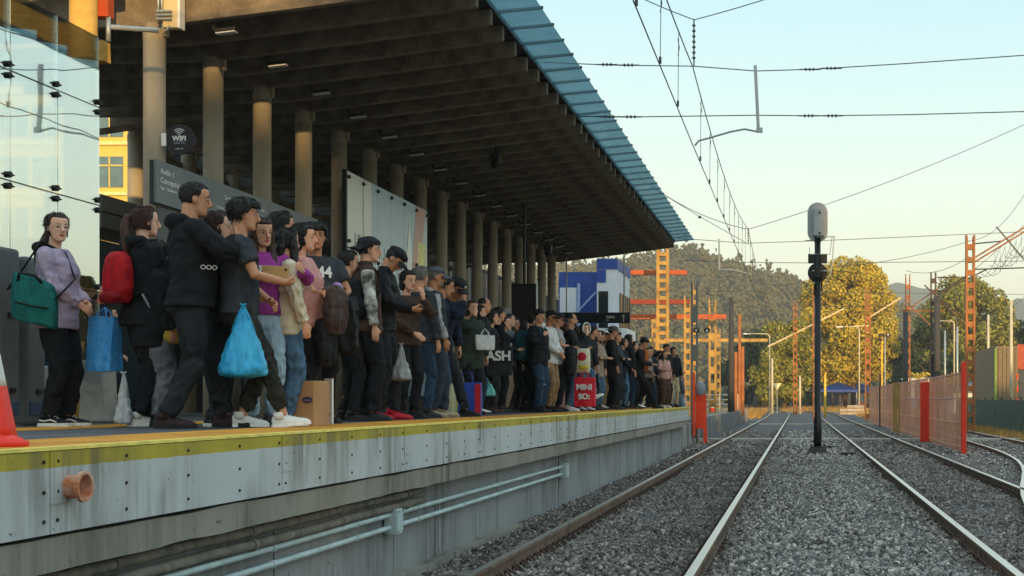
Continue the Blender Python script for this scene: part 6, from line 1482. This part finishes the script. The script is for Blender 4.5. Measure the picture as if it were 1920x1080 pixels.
b = MB(); q = Vector((.35, -.1, 1)).normalized(); b.tube([q*-.06, q*.06, q*.09, q*.10], [.03, .03, .014, .013], 12); b.build('bottle_body', mat('bottle_orange', '#c98a6a', .2, var=.1, spec=.6), t, smooth=True); MB().tube([q*.10, q*.125], .016, 10).build('bottle_cap', mat('bottle_cap', '#a8452f', .4), t)
M_bluebag = mat('blue_plastic', '#2f7ec4', .35, c2='#4f9ad6', vscale=9, bump=.5, bscale=14)
shop_bag(p, 'carrier_bag', 'glossy blue carrier bag hanging in front of the woman in lilac', p['M'] @ Vector((-.06, .36, .97)), .27, .42, .14, M_bluebag, R(60), .06)

p = person('woman with reddish hair seen from behind wearing a red backpack', 274, 388, 1.68, 60, (BK, 'jacket'), BK, S_WHT, ('pony', 'red'), 3, (10, 0, 0), 'front', 'front', female=True, bulk=1.08, hem=.80, loose=1.4, hood=True, feet={'L': (-.08, .1, 0), 'R': (.08, -.08, -5)}, sole='#d8d8d4', legloose=1.15)
backpack(p, 'red backpack with black side worn by the woman with reddish hair', RED, .30, .40, .15, 1.17, cloth('#7d0f18', rough=.6), strapm=BK)
p = person('boy in a black jacket with grey tracksuit trousers beside the man in the black hoodie', 291, 452, 1.42, 70, (BK, 'jacket'), GREY, S_BLK, ('thick', 'black'), 1, (0, 5, 0), 'front', 'front', bulk=1.1, hem=.74, loose=1.5, hood=True, legloose=1.35)
t = held(p, 'waist_pouch', 'yellow waist pouch on a chain worn by the boy in grey trousers', 'pouch'); b = MB(); b.ball(p['local']((.17, .12, .86)), (.06, .12, .09)); p['fin'](b, 'pouch_body', mat('pouch_yellow', '#b59a34', .5, var=.1), t, smooth=True)
b = MB()
for k in range(16): f = k/15; b.ball(p['local']((.17-.02*f, .04-.17*f, .90+.32*f)), (.010, .012, .014), None, 6, 4)
p['fin'](b, 'chain', M_galv, t)
p = person('tall man in a black hoodie raising his hand to his chin, in ripped black jeans', 366, 342, 1.80, 80, (BK, 'hoodie'), DENIMB, S_BUR, ('crop', 'black'), 1, (4, 6, 0), (-.02, .30, 1.14), (.10, .29, 1.36), bulk=1.12, hem=.86, loose=1.55, hood=True, feet={'L': (-.10, .25, -10), 'R': (.13, -.17, -18)}, curl=(1.1, .5), legloose=1.12, sole='#1a1718')
b = MB(); sp = p['local']
for s in (-1, 1): b.tube([sp((s*.04, .10, 1.45)), sp((s*.05, .155, 1.38)), sp((s*.045, .165, 1.28))], .004, 5)
p['fin'](b, 'drawstring', M_white)
o = lettering('UCLA'[:0]+'OOO', .045*p['S'], W2, p['root'], Vector(sp((.215, .03, 1.12)))*p['S'], (R(90), 0, R(90)), 'print'); 
t = held(p, 'drink_can', 'white and red drink can held by the man in the black hoodie', 'can'); c = loc_of(p, p['L']); b = MB().tube([c+Vector((.0, .03, -.13)), c+Vector((0, .03, .07))], .032, 14); p['fin'](b, 'can_body', mat('can_white', '#c9c2c0', .4, c2='#b03038', vscale=12), t, smooth=True)
p = person('woman in a grey sweater with hair tied back, carrying a bright blue plastic bag', 410, 397, 1.62, 88, (DKG, 'sweater'), cloth('#2b3038'), S_BLK, ('pony', 'brown'), 3, (-4, 3, 0), 'front', (.20, .24, .90), female=True, bulk=1.12, hem=.84, loose=1.4, sole='#d8d8d4', D=10.05)
b = MB(); b.tube([p['LP']['R'][2]+Vector((.055, .03, -.03)), p['LP']['R'][2]+Vector((.058, .07, -.035))], .012, 6); p['fin'](b, 'shoe_mark', S_WHT)
plastic_bag('carrier_bag', 'bright turquoise blue plastic bag hanging from the hand of the woman in grey', at(456, 578, 9.62), .34, .50, mat('turquoise_plastic', '#1488bd', .3, c2='#3fb0d8', vscale=10, bump=1., bscale=22, stretch=(1, 1, .3)), .3)
p = person('young man with a black fringe in a dark T-shirt, one white sneaker forward', 458, 373, 1.72, 88, (DKG, 'tshirt'), CAMO, S_WHT, ('thick', 'black'), 1, (0, 3, 0), 'front', 'phone', sleeve='short', hem=.88, loose=1.3, feet={'L': (-.10, .02, 10), 'R': (.10, .30, -6, 0., .12)}, sole='#e6e6e2', curl=(.9, .9), legloose=1.05, ankle=.06)
p2 = person('young woman with long dark hair in a magenta hoodie raising her left hand', 492, 408, 1.60, 158, (MAG, 'hoodie'), JEANL, S_GRY, ('long', 'brown'), 0, (-6, 12, 6), (-.24, .26, 1.30), 'hold', female=True, bulk=1.0, hem=.93, loose=1.35, hood=True, curl=(.25, .8), D=10.2, legloose=1.1)
lettering('GAP'[:0]+'OSO', .10, cloth('#c9b9c9'), p2['root'], Vector(p2['local']((0, .165, 1.26)))*p2['S'], (R(80), 0, R(180)), 'print', align='CENTER')
t = empty('wallet_box', at(510, 513, 10.05), R(25), 'tan flat box with a dark hole held in front of the magenta hoodie', 'box'); MB().box((.02, 0, 0), (.20, .05, .115)).build('box_body', mat('tan_card', '#b08a5a', .6, var=.1), t, bevel=.006); MB().box((-.11, .0, .0), (.07, .055, .10)).build('white_flap', M_white, t, bevel=.004); b = MB(); b.ball((.095, -.026, .03), (.009, .004, .009)); b.build('hole', M_black, t)
person('man with short black hair seen from behind above the magenta hoodie', 530, 398, 1.74, 50, (BK2, 'jacket'), BK, S_BLK, ('short', 'black'), 1, (15, 0, 0), 'front', 'front', loose=1.3)
person('girl with black hair from behind in a cream cardigan and blue jeans', 541, 430, 1.54, 75, (CREAM, 'cardigan'), JEAN, S_WHT, ('long', 'black'), 0, (-25, 0, 0), 'front', 'front', female=True, hem=.80, loose=1.4, feet={'L': (-.08, .16, 0), 'R': (.09, -.02, 0)}, D=10.42, legloose=1.1, sole='#d8d8d4')
p = person('woman in a pink short sleeved top with her arms folded', 570, 420, 1.62, 100, (PINK, 'blouse'), BK, S_BLK, ('bob', 'black'), 0, (-5, 0, 0), 'fold', 'fold', female=True, bulk=1.2, sleeve='short', hem=.84, loose=1.4)
draped(p, 'brown quilted jacket draped over the arm of the woman in pink', PUFF, p['M'] @ Vector((.12, .30, 1.14)), .27, .30, .17, quilt=True)
draped(p, 'black jacket hanging below the brown quilted jacket', BKJ, p['M'] @ Vector((.10, .22, .86)), .27, .30, .15)
t = held(p, 'purse', 'small shiny purple purse held by the woman in pink', 'purse'); c = loc_of(p, p['M'] @ Vector((-.02, .30, 1.20))); b = MB().ball(c, (.07, .05, .05)); p['fin'](b, 'purse_body', mat('purse_purple', '#7a4a8f', .25, c2='#a98fc0', vscale=25), t, smooth=True)
p = person('man with thick black hair in a dark T-shirt looking straight at the camera', 592, 418, 1.70, 150, (cloth('#3c4045', '#2e3136'), 'tshirt'), BK, S_BLK, ('thick', 'black'), 2, (22, 2, 0), 'phone', (.20, .18, 1.08), sleeve='short', hem=.84, loose=1.45, bulk=1.12)
lettering('44', .13, W2, p['root'], Vector(p['local']((0, .165, 1.27)))*p['S'], (R(82), 0, R(180)), 'print', align='CENTER', bold=.004)
draped(p, 'black padded jacket over the arm of the man looking at the camera', BKJ, p['M'] @ Vector((-.18, .20, 1.05)), .22, .40, .16)
phone(p, 'black phone held by the man looking at the camera', 'L')
# carton and board on the floor
t = empty('cardboard_box', (X_(580, 10.5), 10.5, PZ), R(-4), 'brown cardboard carton with a dark blue oval mark standing by the platform edge', 'box'); MB().box((0, 0, .175), (.235, .20, .35)).build('carton', mat('cardboard', '#a5805c', .85, var=.1, vscale=3), t, bevel=.004); MB().box((.095, -.1015, .175), (.035, .003, .35)).build('packing_tape', mat('packing_tape', '#b89a72', .4, var=.05), t)
b = MB(); b.prism([(.042*math.cos(a)+.03, .20+.026*math.sin(a)) for a in np.linspace(0, 2*math.pi, 24, endpoint=False)], 'y', -.1032, -.1012); b.build('oval_mark', mat('ink_blue', '#25325e', .6), t); lettering('acosa', .026, mat('cardboard', '#a5805c'), t, (.03, -.1038, .192), (R(90), 0, 0), align='CENTER', depth=.0006)
t = empty('white_panel', (X_(617, 11.2), 11.2, PZ), R(-20), 'tall narrow white board leaning by the cardboard carton', 'board'); MB().box((0, 0, .19), (.075, .02, .38)).build('board', M_white, t); MB().box((0, -.012, .08), (.03, .004, .02)).build('cord_tag', M_black, t)
p = person('man in a brown gilet with black and white sleeves and a backward dark cap', 693, 445, 1.76, 84, (BROWN, 'gilet'), BK, S_BLK, ('short', 'black'), 0, (0, 2, 0), 'down', 'down', hem=.84, loose=1.4, collar=True, sleevem=BWPRINT, cap=('backcap', C_NVY), puff=.008, legloose=1.15)
backpack(p, 'black backpack worn by the man in the brown gilet', BK, .32, .44, .18, 1.14)
p = person('man in a black bomber jacket bowed over his phone, with bright red sneakers', 740, 470, 1.76, 100, (BKJ, 'jacket'), cloth('#222327'), S_RED, ('crop', 'black'), 1, (0, 38, 0), 'phone', 'phone', hem=.88, loose=1.4, collar=True, cap=('cap', C_BLK, M_galv), lean=.10, sole='#8c1420', curl=(.9, .9), bulk=1.08, feet={'L': (-.11, .10, 5), 'R': (.10, -.04, -12)}, legloose=1.08)
phone(p, 'phone in the hands of the man with red sneakers', 'R')
b = MB(); hip, kn, an = p['LP']['R'][:3]; b.tube([hip+Vector((.10, 0, 0)), (hip+kn)/2+Vector((.09, 0, 0)), kn+Vector((.068, 0, 0)), (kn+an)/2+Vector((.064, 0, 0)), an+Vector((.055, 0, .03))], [(.004, .012)]*5, 6); p['fin'](b, 'side_stripe', cloth('#8a3b30'))
person('young woman with dark hair holding something to her mouth, behind the bowed man', 766, 508, 1.58, 140, (BROWN, 'jacket'), BK, S_BLK, ('bob', 'black'), 0, (0, 5, 0), 'chin', 'front', female=True, loose=1.3)
person('grey haired person mostly hidden behind the man in the grey cap', 789, 500, 1.70, 45, (DKG, 'jacket'), JEAND, S_BLK, ('short', 'grey'), 1, (0, 0, 0), 'down', 'down')
p = person('older man in a grey cap and pale grey hoodie under a dark gilet', 818, 501, 1.72, 82, (cloth('#3b3e42', '#2d3034'), 'gilet'), cloth('#343f4c', '#27313d'), S_TAN, ('crop', 'grey'), 2, (0, 4, 0), 'pocket', 'pocket', hem=.84, loose=1.4, hood=True, hoodm=LGREY, sleevem=LGREY, cap=('cap', C_GRY, W2), bulk=1.1, legloose=1.2, beard='grey', sole='#8b7d68', feet={'L': (-.10, .12, 0), 'R': (.11, -.04, -10)})
person('man in blue jeans half hidden behind the older man in the grey cap', 836, 520, 1.66, 80, (NAVY, 'jacket'), cloth('#2f5468', '#24404f'), S_TAN, ('short', 'black'), 1, (0, 12, 0), 'down', 'down', lean=.1)
p = person('man in a black cap and navy jacket leaning forward with one hand on his cheek', 858, 524, 1.74, 112, (NAVY, 'jacket'), cloth('#26282d'), S_BLK, ('crop', 'black'), 2, (15, 14, 8), (-.22, .18, .93), 'face', lean=.30, hem=.86, loose=1.4, cap=('cap', C_BLK, W2), feet={'L': (-.12, .28, 5), 'R': (.12, -.05, -10)}, bulk=1.08, curl=(.6, .8))
p = person('woman in an olive jacket pressing a hand to her forehead, with a pale handbag', 886, 563, 1.56, 142, (OLIVE, 'jacket'), BK, S_BLK, ('bob', 'brown'), 0, (8, 0, 0), 'down', 'face', female=True, hem=.70, loose=1.4, bulk=1.08, under=GREEN)
shop_bag(p, 'handbag', 'small pale handbag at the chest of the woman in the olive jacket', p['M'] @ Vector((-.05, .26, 1.30)), .26, .20, .10, WHITE, R(160), .08)
person('balding dark haired man in profile behind the woman in the olive jacket', 908, 558, 1.70, 85, (BK2, 'jacket'), BK, S_BLK, ('bald', 'black'), 1, (0, 0, 0), 'down', 'down', loose=1.2)
p = person('short haired woman in a dark plum jacket carrying a large black tote', 924, 583, 1.58, 88, (cloth('#2a2630', '#1f1c24'), 'jacket'), CAMO, S_BRN, ('bob', 'black'), 0, (0, 0, 0), 'down', 'bag', female=True, hem=.80, loose=1.4)
shop_bag(p, 'tote_bag', 'large black tote bag with white ASH lettering', at(936, 648, 19.3), .38, .40, .12, cloth('#2c2d31', '#222327'), -p['face']+R(6), .03, text=[('ASH', .19)])
person('dark haired person behind the woman with the black tote', 936, 576, 1.66, 70, (BK, 'jacket'), BK, S_BLK, ('thick', 'black'), 1, (0, 0, 0))
person('young woman with dark hair and white collar behind the tote bag', 948, 592, 1.57, 110, (BK2, 'jacket'), TAN, S_BLK, ('bob', 'black'), 3, (0, 0, 0), 'front', 'front', female=True, under=WHITE)
person('dark haired girl just left of the young man with the teal backpack', 965, 596, 1.58, 120, (BK, 'jacket'), BK, S_BLK, ('long', 'brown'), 0, (0, 0, 0), 'down', 'down', female=True)
p = person('young man in a black jacket and ripped blue jeans gripping a backpack strap', 1012, 580, 1.68, 118, (BK, 'jacket'), JEAND, S_BLK, ('thick', 'black'), 0, (18, 6, 0), 'down', 'strap', loose=1.45, bulk=1.12, hem=.80, legloose=1.15, under=WHITE)
backpack(p, 'big dark teal backpack worn by the young man in ripped jeans', TEALD, .40, .50, .24, 1.14, off=(.04, -.03, 0))
b = MB(); hip, kn, an = p['LP']['R'][:3]
for z, f in ((.0, .55), (.05, .8), (.0, 1.05)): q = hip.lerp(kn, f); b.ball(q+Vector((.01, .072, 0)), (.04, .012, .012))
p['fin'](b, 'rip', JEANL)
person('man in a black cap and white shirt with khaki trousers', 1034, 582, 1.70, 112, (WHITE, 'shirt'), KHAKI, S_BLK, ('crop', 'black'), 2, (0, 8, 0), 'front', 'front', loose=1.2, hem=.82, cap=('cap', C_BLK), X=None)
p = person('man in black cap and pale grey shirt looking at his phone, coat over arm', 1048, 587, 1.70, 92, (LGREY, 'shirt'), BK, S_BLK, ('crop', 'black'), 1, (0, 8, 0), 'phone', 'phone', sleeve='short', hem=.82, loose=1.3, cap=('cap', C_BLK))
draped(p, 'black coat over the arm of the man in the pale grey shirt', BKJ, p['M'] @ Vector((.15, .24, 1.10)), .3, .42, .2); phone(p, 'phone of the man in the pale grey shirt', 'R')
person('woman with long reddish hair in a dark maroon coat, right of the two capped men', 1059, 604, 1.60, 70, (MAROON, 'coat'), JEAND, S_BLK, ('long', 'red'), 0, (0, 0, 0), 'front', 'front', female=True, hem=.72, loose=1.4)
person('bearded balding man in a dark coat with one white sneaker kicked forward', 1072, 588, 1.74, 88, (cloth('#2c2f33', '#212428'), 'coat'), JEAN, S_WHT, ('bald', 'black'), 1, (0, 0, 0), 'front', 'front', hem=.74, loose=1.3, feet={'L': (-.1, -.02, 0), 'R': (.10, .42, 0, .20, .5)}, sole='#e6e6e2', beard='black')
p = person('young woman in a black hood with white fur rim, hand at her face', 1097, 606, 1.60, 142, (BK2, 'jacket'), JEAN, S_WHT, ('long', 'black'), 3, (5, 0, 0), 'bag', 'face', female=True, hem=.78, loose=1.5, hooded=True)
b = MB(); b.tube([p['hp']((.088*math.cos(a), .055, .01+.115*math.sin(a))) for a in np.linspace(-.9, math.pi+.9, 16)], .016, 6); p['fin'](b, 'fur_rim', WHITE, p['top'])
t = empty('snack_bag', at(1092, 676, 23.2), 0, 'white red and yellow snack packet held up in the crowd', 'packet'); b = MB(); b.rings([[(.14*k*math.cos(a), .05*kd*math.sin(a), z) for a in np.linspace(0, 2*math.pi, 12, endpoint=False)] for z, k, kd in ((-.22, .9, .2), (-.17, .95, .9), (0, 1, 1.2), (.15, .95, .9), (.21, .9, .2))]); b.build('packet_body', mat('packet_white', '#cfc9b0', .35, var=.06), t, smooth=True)
MB().ball((.0, -.035, .05), (.085, .03, .10)).build('red_print', S_RED, t, smooth=True); MB().ball((.02, -.035, -.12), (.10, .025, .05)).build('yellow_print', mat('packet_yellow', '#c9b42a', .35), t, smooth=True)
shop_bag(p, 'shopping_bag', 'bright red shopping bag with white MINI SO lettering', at(1097, 697, 23.0), .35, .50, .16, mat('bag_red', '#c9152f', .5, var=.08), -p['face'], .10, taper=.98, text=[('MINI', .13), ('SO:', .13)])
person('woman with dark hair in a tan coat with blue jeans and brown boots', 1121, 619, 1.58, 125, (TAN, 'coat'), JEAN, S_BRN, ('long', 'brown'), 0, (10, 0, 0), 'front', 'front', female=True, hem=.72, loose=1.4)
person('dark haired person hidden behind the woman in the tan coat', 1112, 611, 1.64, 85, (BK, 'jacket'), BK, S_BLK, ('thick', 'black'), 1)
person('man in a grey fedora and black coat', 1150, 611, 1.74, 88, (BK, 'coat'), BK, S_BLK, ('short', 'black'), 1, (0, 3, 0), 'front', 'front', hem=.70, loose=1.3, cap=('fedora', mat('fedora_grey', '#5a5d62', .85, var=.1)))
person('dark haired woman half hidden left of the man in the fedora', 1137, 624, 1.60, 130, (BK2, 'jacket'), BK, S_BLK, ('bob', 'black'), 0, (0, 0, 0), female=True)
p = person('person with a dark backpack and grey leggings right of the man in the fedora', 1163, 640, 1.58, 40, (BK2, 'jacket'), cloth('#6a5f62', '#564c50'), S_WHT, ('thick', 'black'), 0, (0, 0, 0), 'front', 'front', female=True, sole='#d8d8d4')
backpack(p, 'dark navy backpack on the person with grey leggings', NAVY, .32, .44, .18, 1.16)
person('person in a dark hooded jacket with the hood up and blue jeans', 1180, 627, 1.70, 62, (cloth('#2b2e33', '#22252a'), 'jacket'), JEAND, S_BUR, ('short', 'black'), 0, (0, 0, 0), 'front', 'front', hooded=True, loose=1.5, hem=.80, bulk=1.1)
p = person('man with head bowed and an orange scarf, one long leg stretched forward', 1208, 634, 1.74, 100, (BK2, 'jacket'), BK, S_BLK, ('thick', 'black'), 1, (0, 25, 0), 'phone', 'phone', lean=.08, feet={'L': (-.08, -.12, 0), 'R': (.10, .40, -5)}, cap=('beanie', C_BLK))
t = held(p, 'scarf', 'orange scarf hanging from the neck of the man with his head bowed', 'scarf'); b = MB(); sp = p['local']; b.tube([sp((-.06, -.02, 1.46)), sp((0, .10, 1.45)), sp((.07, .15, 1.36)), sp((.10, .17, 1.15)), sp((.11, .17, .95))], [(.05, .03), (.06, .03), (.06, .025), (.07, .02), (.075, .015)], 10); p['fin'](b, 'scarf_body', ORG, t, smooth=True)
person('man in a black jacket in profile just right of the orange scarf', 1226, 655, 1.64, 92, (BK, 'jacket'), JEAN, S_BLK, ('thick', 'black'), 1, brow=False)
person('person in a teal green jacket between two dark jackets near the far end', 1237, 657, 1.60, 95, (cloth('#1f4a46', '#173936'), 'jacket'), BK, S_BLK, ('thick', 'black'), 0, brow=False)
person('tall man in dark glasses standing behind the woman in the pink sweater', 1250, 648, 1.74, 140, (BK, 'jacket'), BK, S_BLK, ('thick', 'black'), 1, D=36.5)
person('woman in a pink sweater with brown trousers near the platform end', 1246, 661, 1.52, 140, (cloth('#c39a92', '#ab837c'), 'sweater'), cloth('#4f3c34', '#3f2f29'), S_WHT, ('long', 'black'), 0, (0, 0, 0), 'front', 'front', female=True, loose=1.4, legloose=1.4, sole='#d8d8d4', D=35.4)
person('curly haired person in black at the end of the crowd', 1263, 657, 1.66, 150, (BK, 'jacket'), cloth('#b7a98c', '#9d9076'), S_BLK, ('curly', 'black'), 1, (0, 0, 0), 'front', 'front', D=36.8)
person('last person at the far end in a grey top and pale blue jeans', 1277, 676, 1.58, 70, (GREY, 'jacket'), JEANL, S_WHT, ('short', 'grey'), 0, D=38.6, rise_=-.42)
# people further back in the crowd
for (px, yt, H, f, c, l, h, fem) in ((206, 575, 1.12, 95, MAROON, 'child in a maroon coat behind the woman with the red backpack', ('bob', 'black'), True), (655, 470, 1.62, 70, BK, 'person in black hidden left of the man in the brown gilet', ('short', 'black'), False), (1000, 590, 1.62, 80, MAROON, 'dark haired person behind the teal backpack', ('thick', 'black'), False),
                                     (1190, 640, 1.62, 90, BK2, 'person between the raised hood and the orange scarf', ('short', 'black'), False), (880, 575, 1.62, 60, BK, 'person in black behind the woman pressing her forehead', ('thick', 'black'), False), (1215, 652, 1.6, 120, TAN, 'person in beige behind the orange scarf', ('short', 'brown'), False), (985, 600, 1.6, 75, BK, 'dark person just behind the big teal backpack', ('long', 'black'), True)):
    person(l, px, yt, H, f, (c, 'jacket'), BK, S_BLK, h, 0, (0, 0, 0), 'down', 'front', female=fem, loose=1.3)
extra = [(1004, 600, 1.66, 70, BK2, 'dark jacketed person just left of the gripping young man', 0), (1085, 612, 1.60, 80, NAVY, 'person in navy behind the fur rimmed hood', 1), (1104, 618, 1.6, 100, BK, 'person in black between the white fur rim and the tan coat', 1), (1128, 620, 1.64, 75, OLIVE, 'person in olive just right of the tan coat', 0),
         (1158, 622, 1.66, 110, DKG, 'person in dark grey directly right of the fedora', 0), (1170, 634, 1.6, 80, NAVY, 'person in navy left of the raised dark hood', 1), (1196, 644, 1.6, 60, MAROON, 'person in maroon behind the raised dark hood', 1), (1220, 650, 1.64, 130, NAVY, 'person in navy behind the man with the orange scarf', 0),
         (1232, 660, 1.56, 75, GREY, 'person in grey among the dark jackets near the far end', 1), (1256, 664, 1.58, 100, OLIVE, 'person in olive between the pink sweater and the curly hair', 1), (1268, 664, 1.62, 60, LGREY, 'person in pale grey beside the curly haired person', 0), (956, 588, 1.62, 90, GREY, 'person in grey between tote bag and teal backpack', 0), (900, 572, 1.58, 95, DKG, 'person in dark grey in front of the balding man', 1)]
for i, (px, yt, H, f, c, l, fem) in enumerate(extra):
    person(l, px, yt, H, f, (c, 'jacket'), (JEAN, BK, JEAND, KHAKI, BK2)[i % 5], S_BLK if i % 3 else S_WHT, (('bob', 'long', 'pony') if fem else ('short', 'thick', 'crop'))[i % 3:][:1][0:1][0:1] and ((('bob', 'long', 'pony') if fem else ('short', 'thick', 'crop'))[i % 3], 'brown' if i % 4 == 1 else 'black'), i % 4, (0, 0, 0), 'front', 'front', female=bool(fem), loose=1.3, hem=.84-.05*(i % 3))
# bags standing on the platform
def floor_bag(label, px, D, w_, h, m, yaw, stripes=()):
    t = empty('shopping_bag', (X_(px, D), D, PZ), yaw, label, 'bag'); b = MB(); b.rings([[(sx*w_/2*k, sy*.09*kd, z) for sx, sy in ((-1, -1), (1, -1), (1, 1), (-1, 1))] for z, k, kd in ((0, .95, 1), (h*.5, 1, 1.05), (h, .98, .7))]); o = b.build('bag_body', m, t, bevel=.01)
    for i, (a, c, sm_) in enumerate(stripes): MB().prism([(w_*(a-.5), .02), (w_*(c-.5), .02), (w_*(c-.5), h-.02), (w_*(a-.5), h-.02)], 'y', -.102, -.096).build('printed_patch', sm_, t)
    b = MB(); b.tube([(-w_*.2, 0, h-.01), (-w_*.15, 0, h+.12), (w_*.15, 0, h+.12), (w_*.2, 0, h-.01)], .008, 6); b.build('handle', m, t, smooth=True)
M_bgb = mat('bag_blue', '#1d3f9a', .5, var=.1); M_bgg = mat('bag_green', '#7fae8f', .5, c2='#c9b34a', vscale=9)
floor_bag('blue shopping bag with red and green printing on the floor below the olive jacket', 876, 16.8, .36, .42, M_bgb, .1, ((.0, .22, M_bgg), (.80, 1., S_RED)))
floor_bag('pale green and yellow patterned bag beside the blue shopping bag', 857, 17.2, .26, .40, M_bgg, .1, ((.4, .8, W2),))
floor_bag('pale patterned bag behind the jeans of the capped older man', 832, 16.6, .26, .40, mat('bag_pale', '#9aa58a', .6, c2='#c5b98d', vscale=12), 0.)
floor_bag('pink printed bag standing behind the man in black trousers', 1042, 23.6, .30, .46, mat('bag_pink', '#b5737a', .6, c2='#d1a09f', vscale=8), .3)
p0 = PEOPLE[24]
plastic_bag('carrier_bag', 'turquoise plastic bag hanging low behind the black tote', at(912, 700, 19.4), .26, .34, mat('aqua_plastic', '#5fb3ae', .4, c2='#4a9a98', vscale=8), .2)
plastic_bag('carrier_bag', 'clear white plastic bag beside the black trousers on the left', at(232, 705, 10.0), .13, .36, mat('clear_plastic', '#a9adb0', .3, var=.1), .2)
plastic_bag('carrier_bag', 'crumpled grey plastic bag beside the man with red sneakers', at(752, 650, 13.3), .20, .34, mat('grey_plastic', '#8f9192', .4, var=.15), .2)
# ================================================================ haze
hm = bpy.data.materials.new('haze_air'); hm.use_nodes = True; n = hm.node_tree.nodes; L = hm.node_tree.links; n.clear()
o = n.new('ShaderNodeOutputMaterial'); v = n.new('ShaderNodeVolumePrincipled'); v.inputs['Density'].default_value = .00042; v.inputs['Color'].default_value = (.94, .92, .86, 1); v.inputs['Anisotropy'].default_value = .2
L.new(v.outputs[0], o.inputs['Volume'])
zlo = -1.2
tag(MB().bb(-4100, 4100, -310, 5300, zlo, 140).build('haze', hm), 'thin pale evening haze hanging over the station and hills', 'haze', kind='stuff')
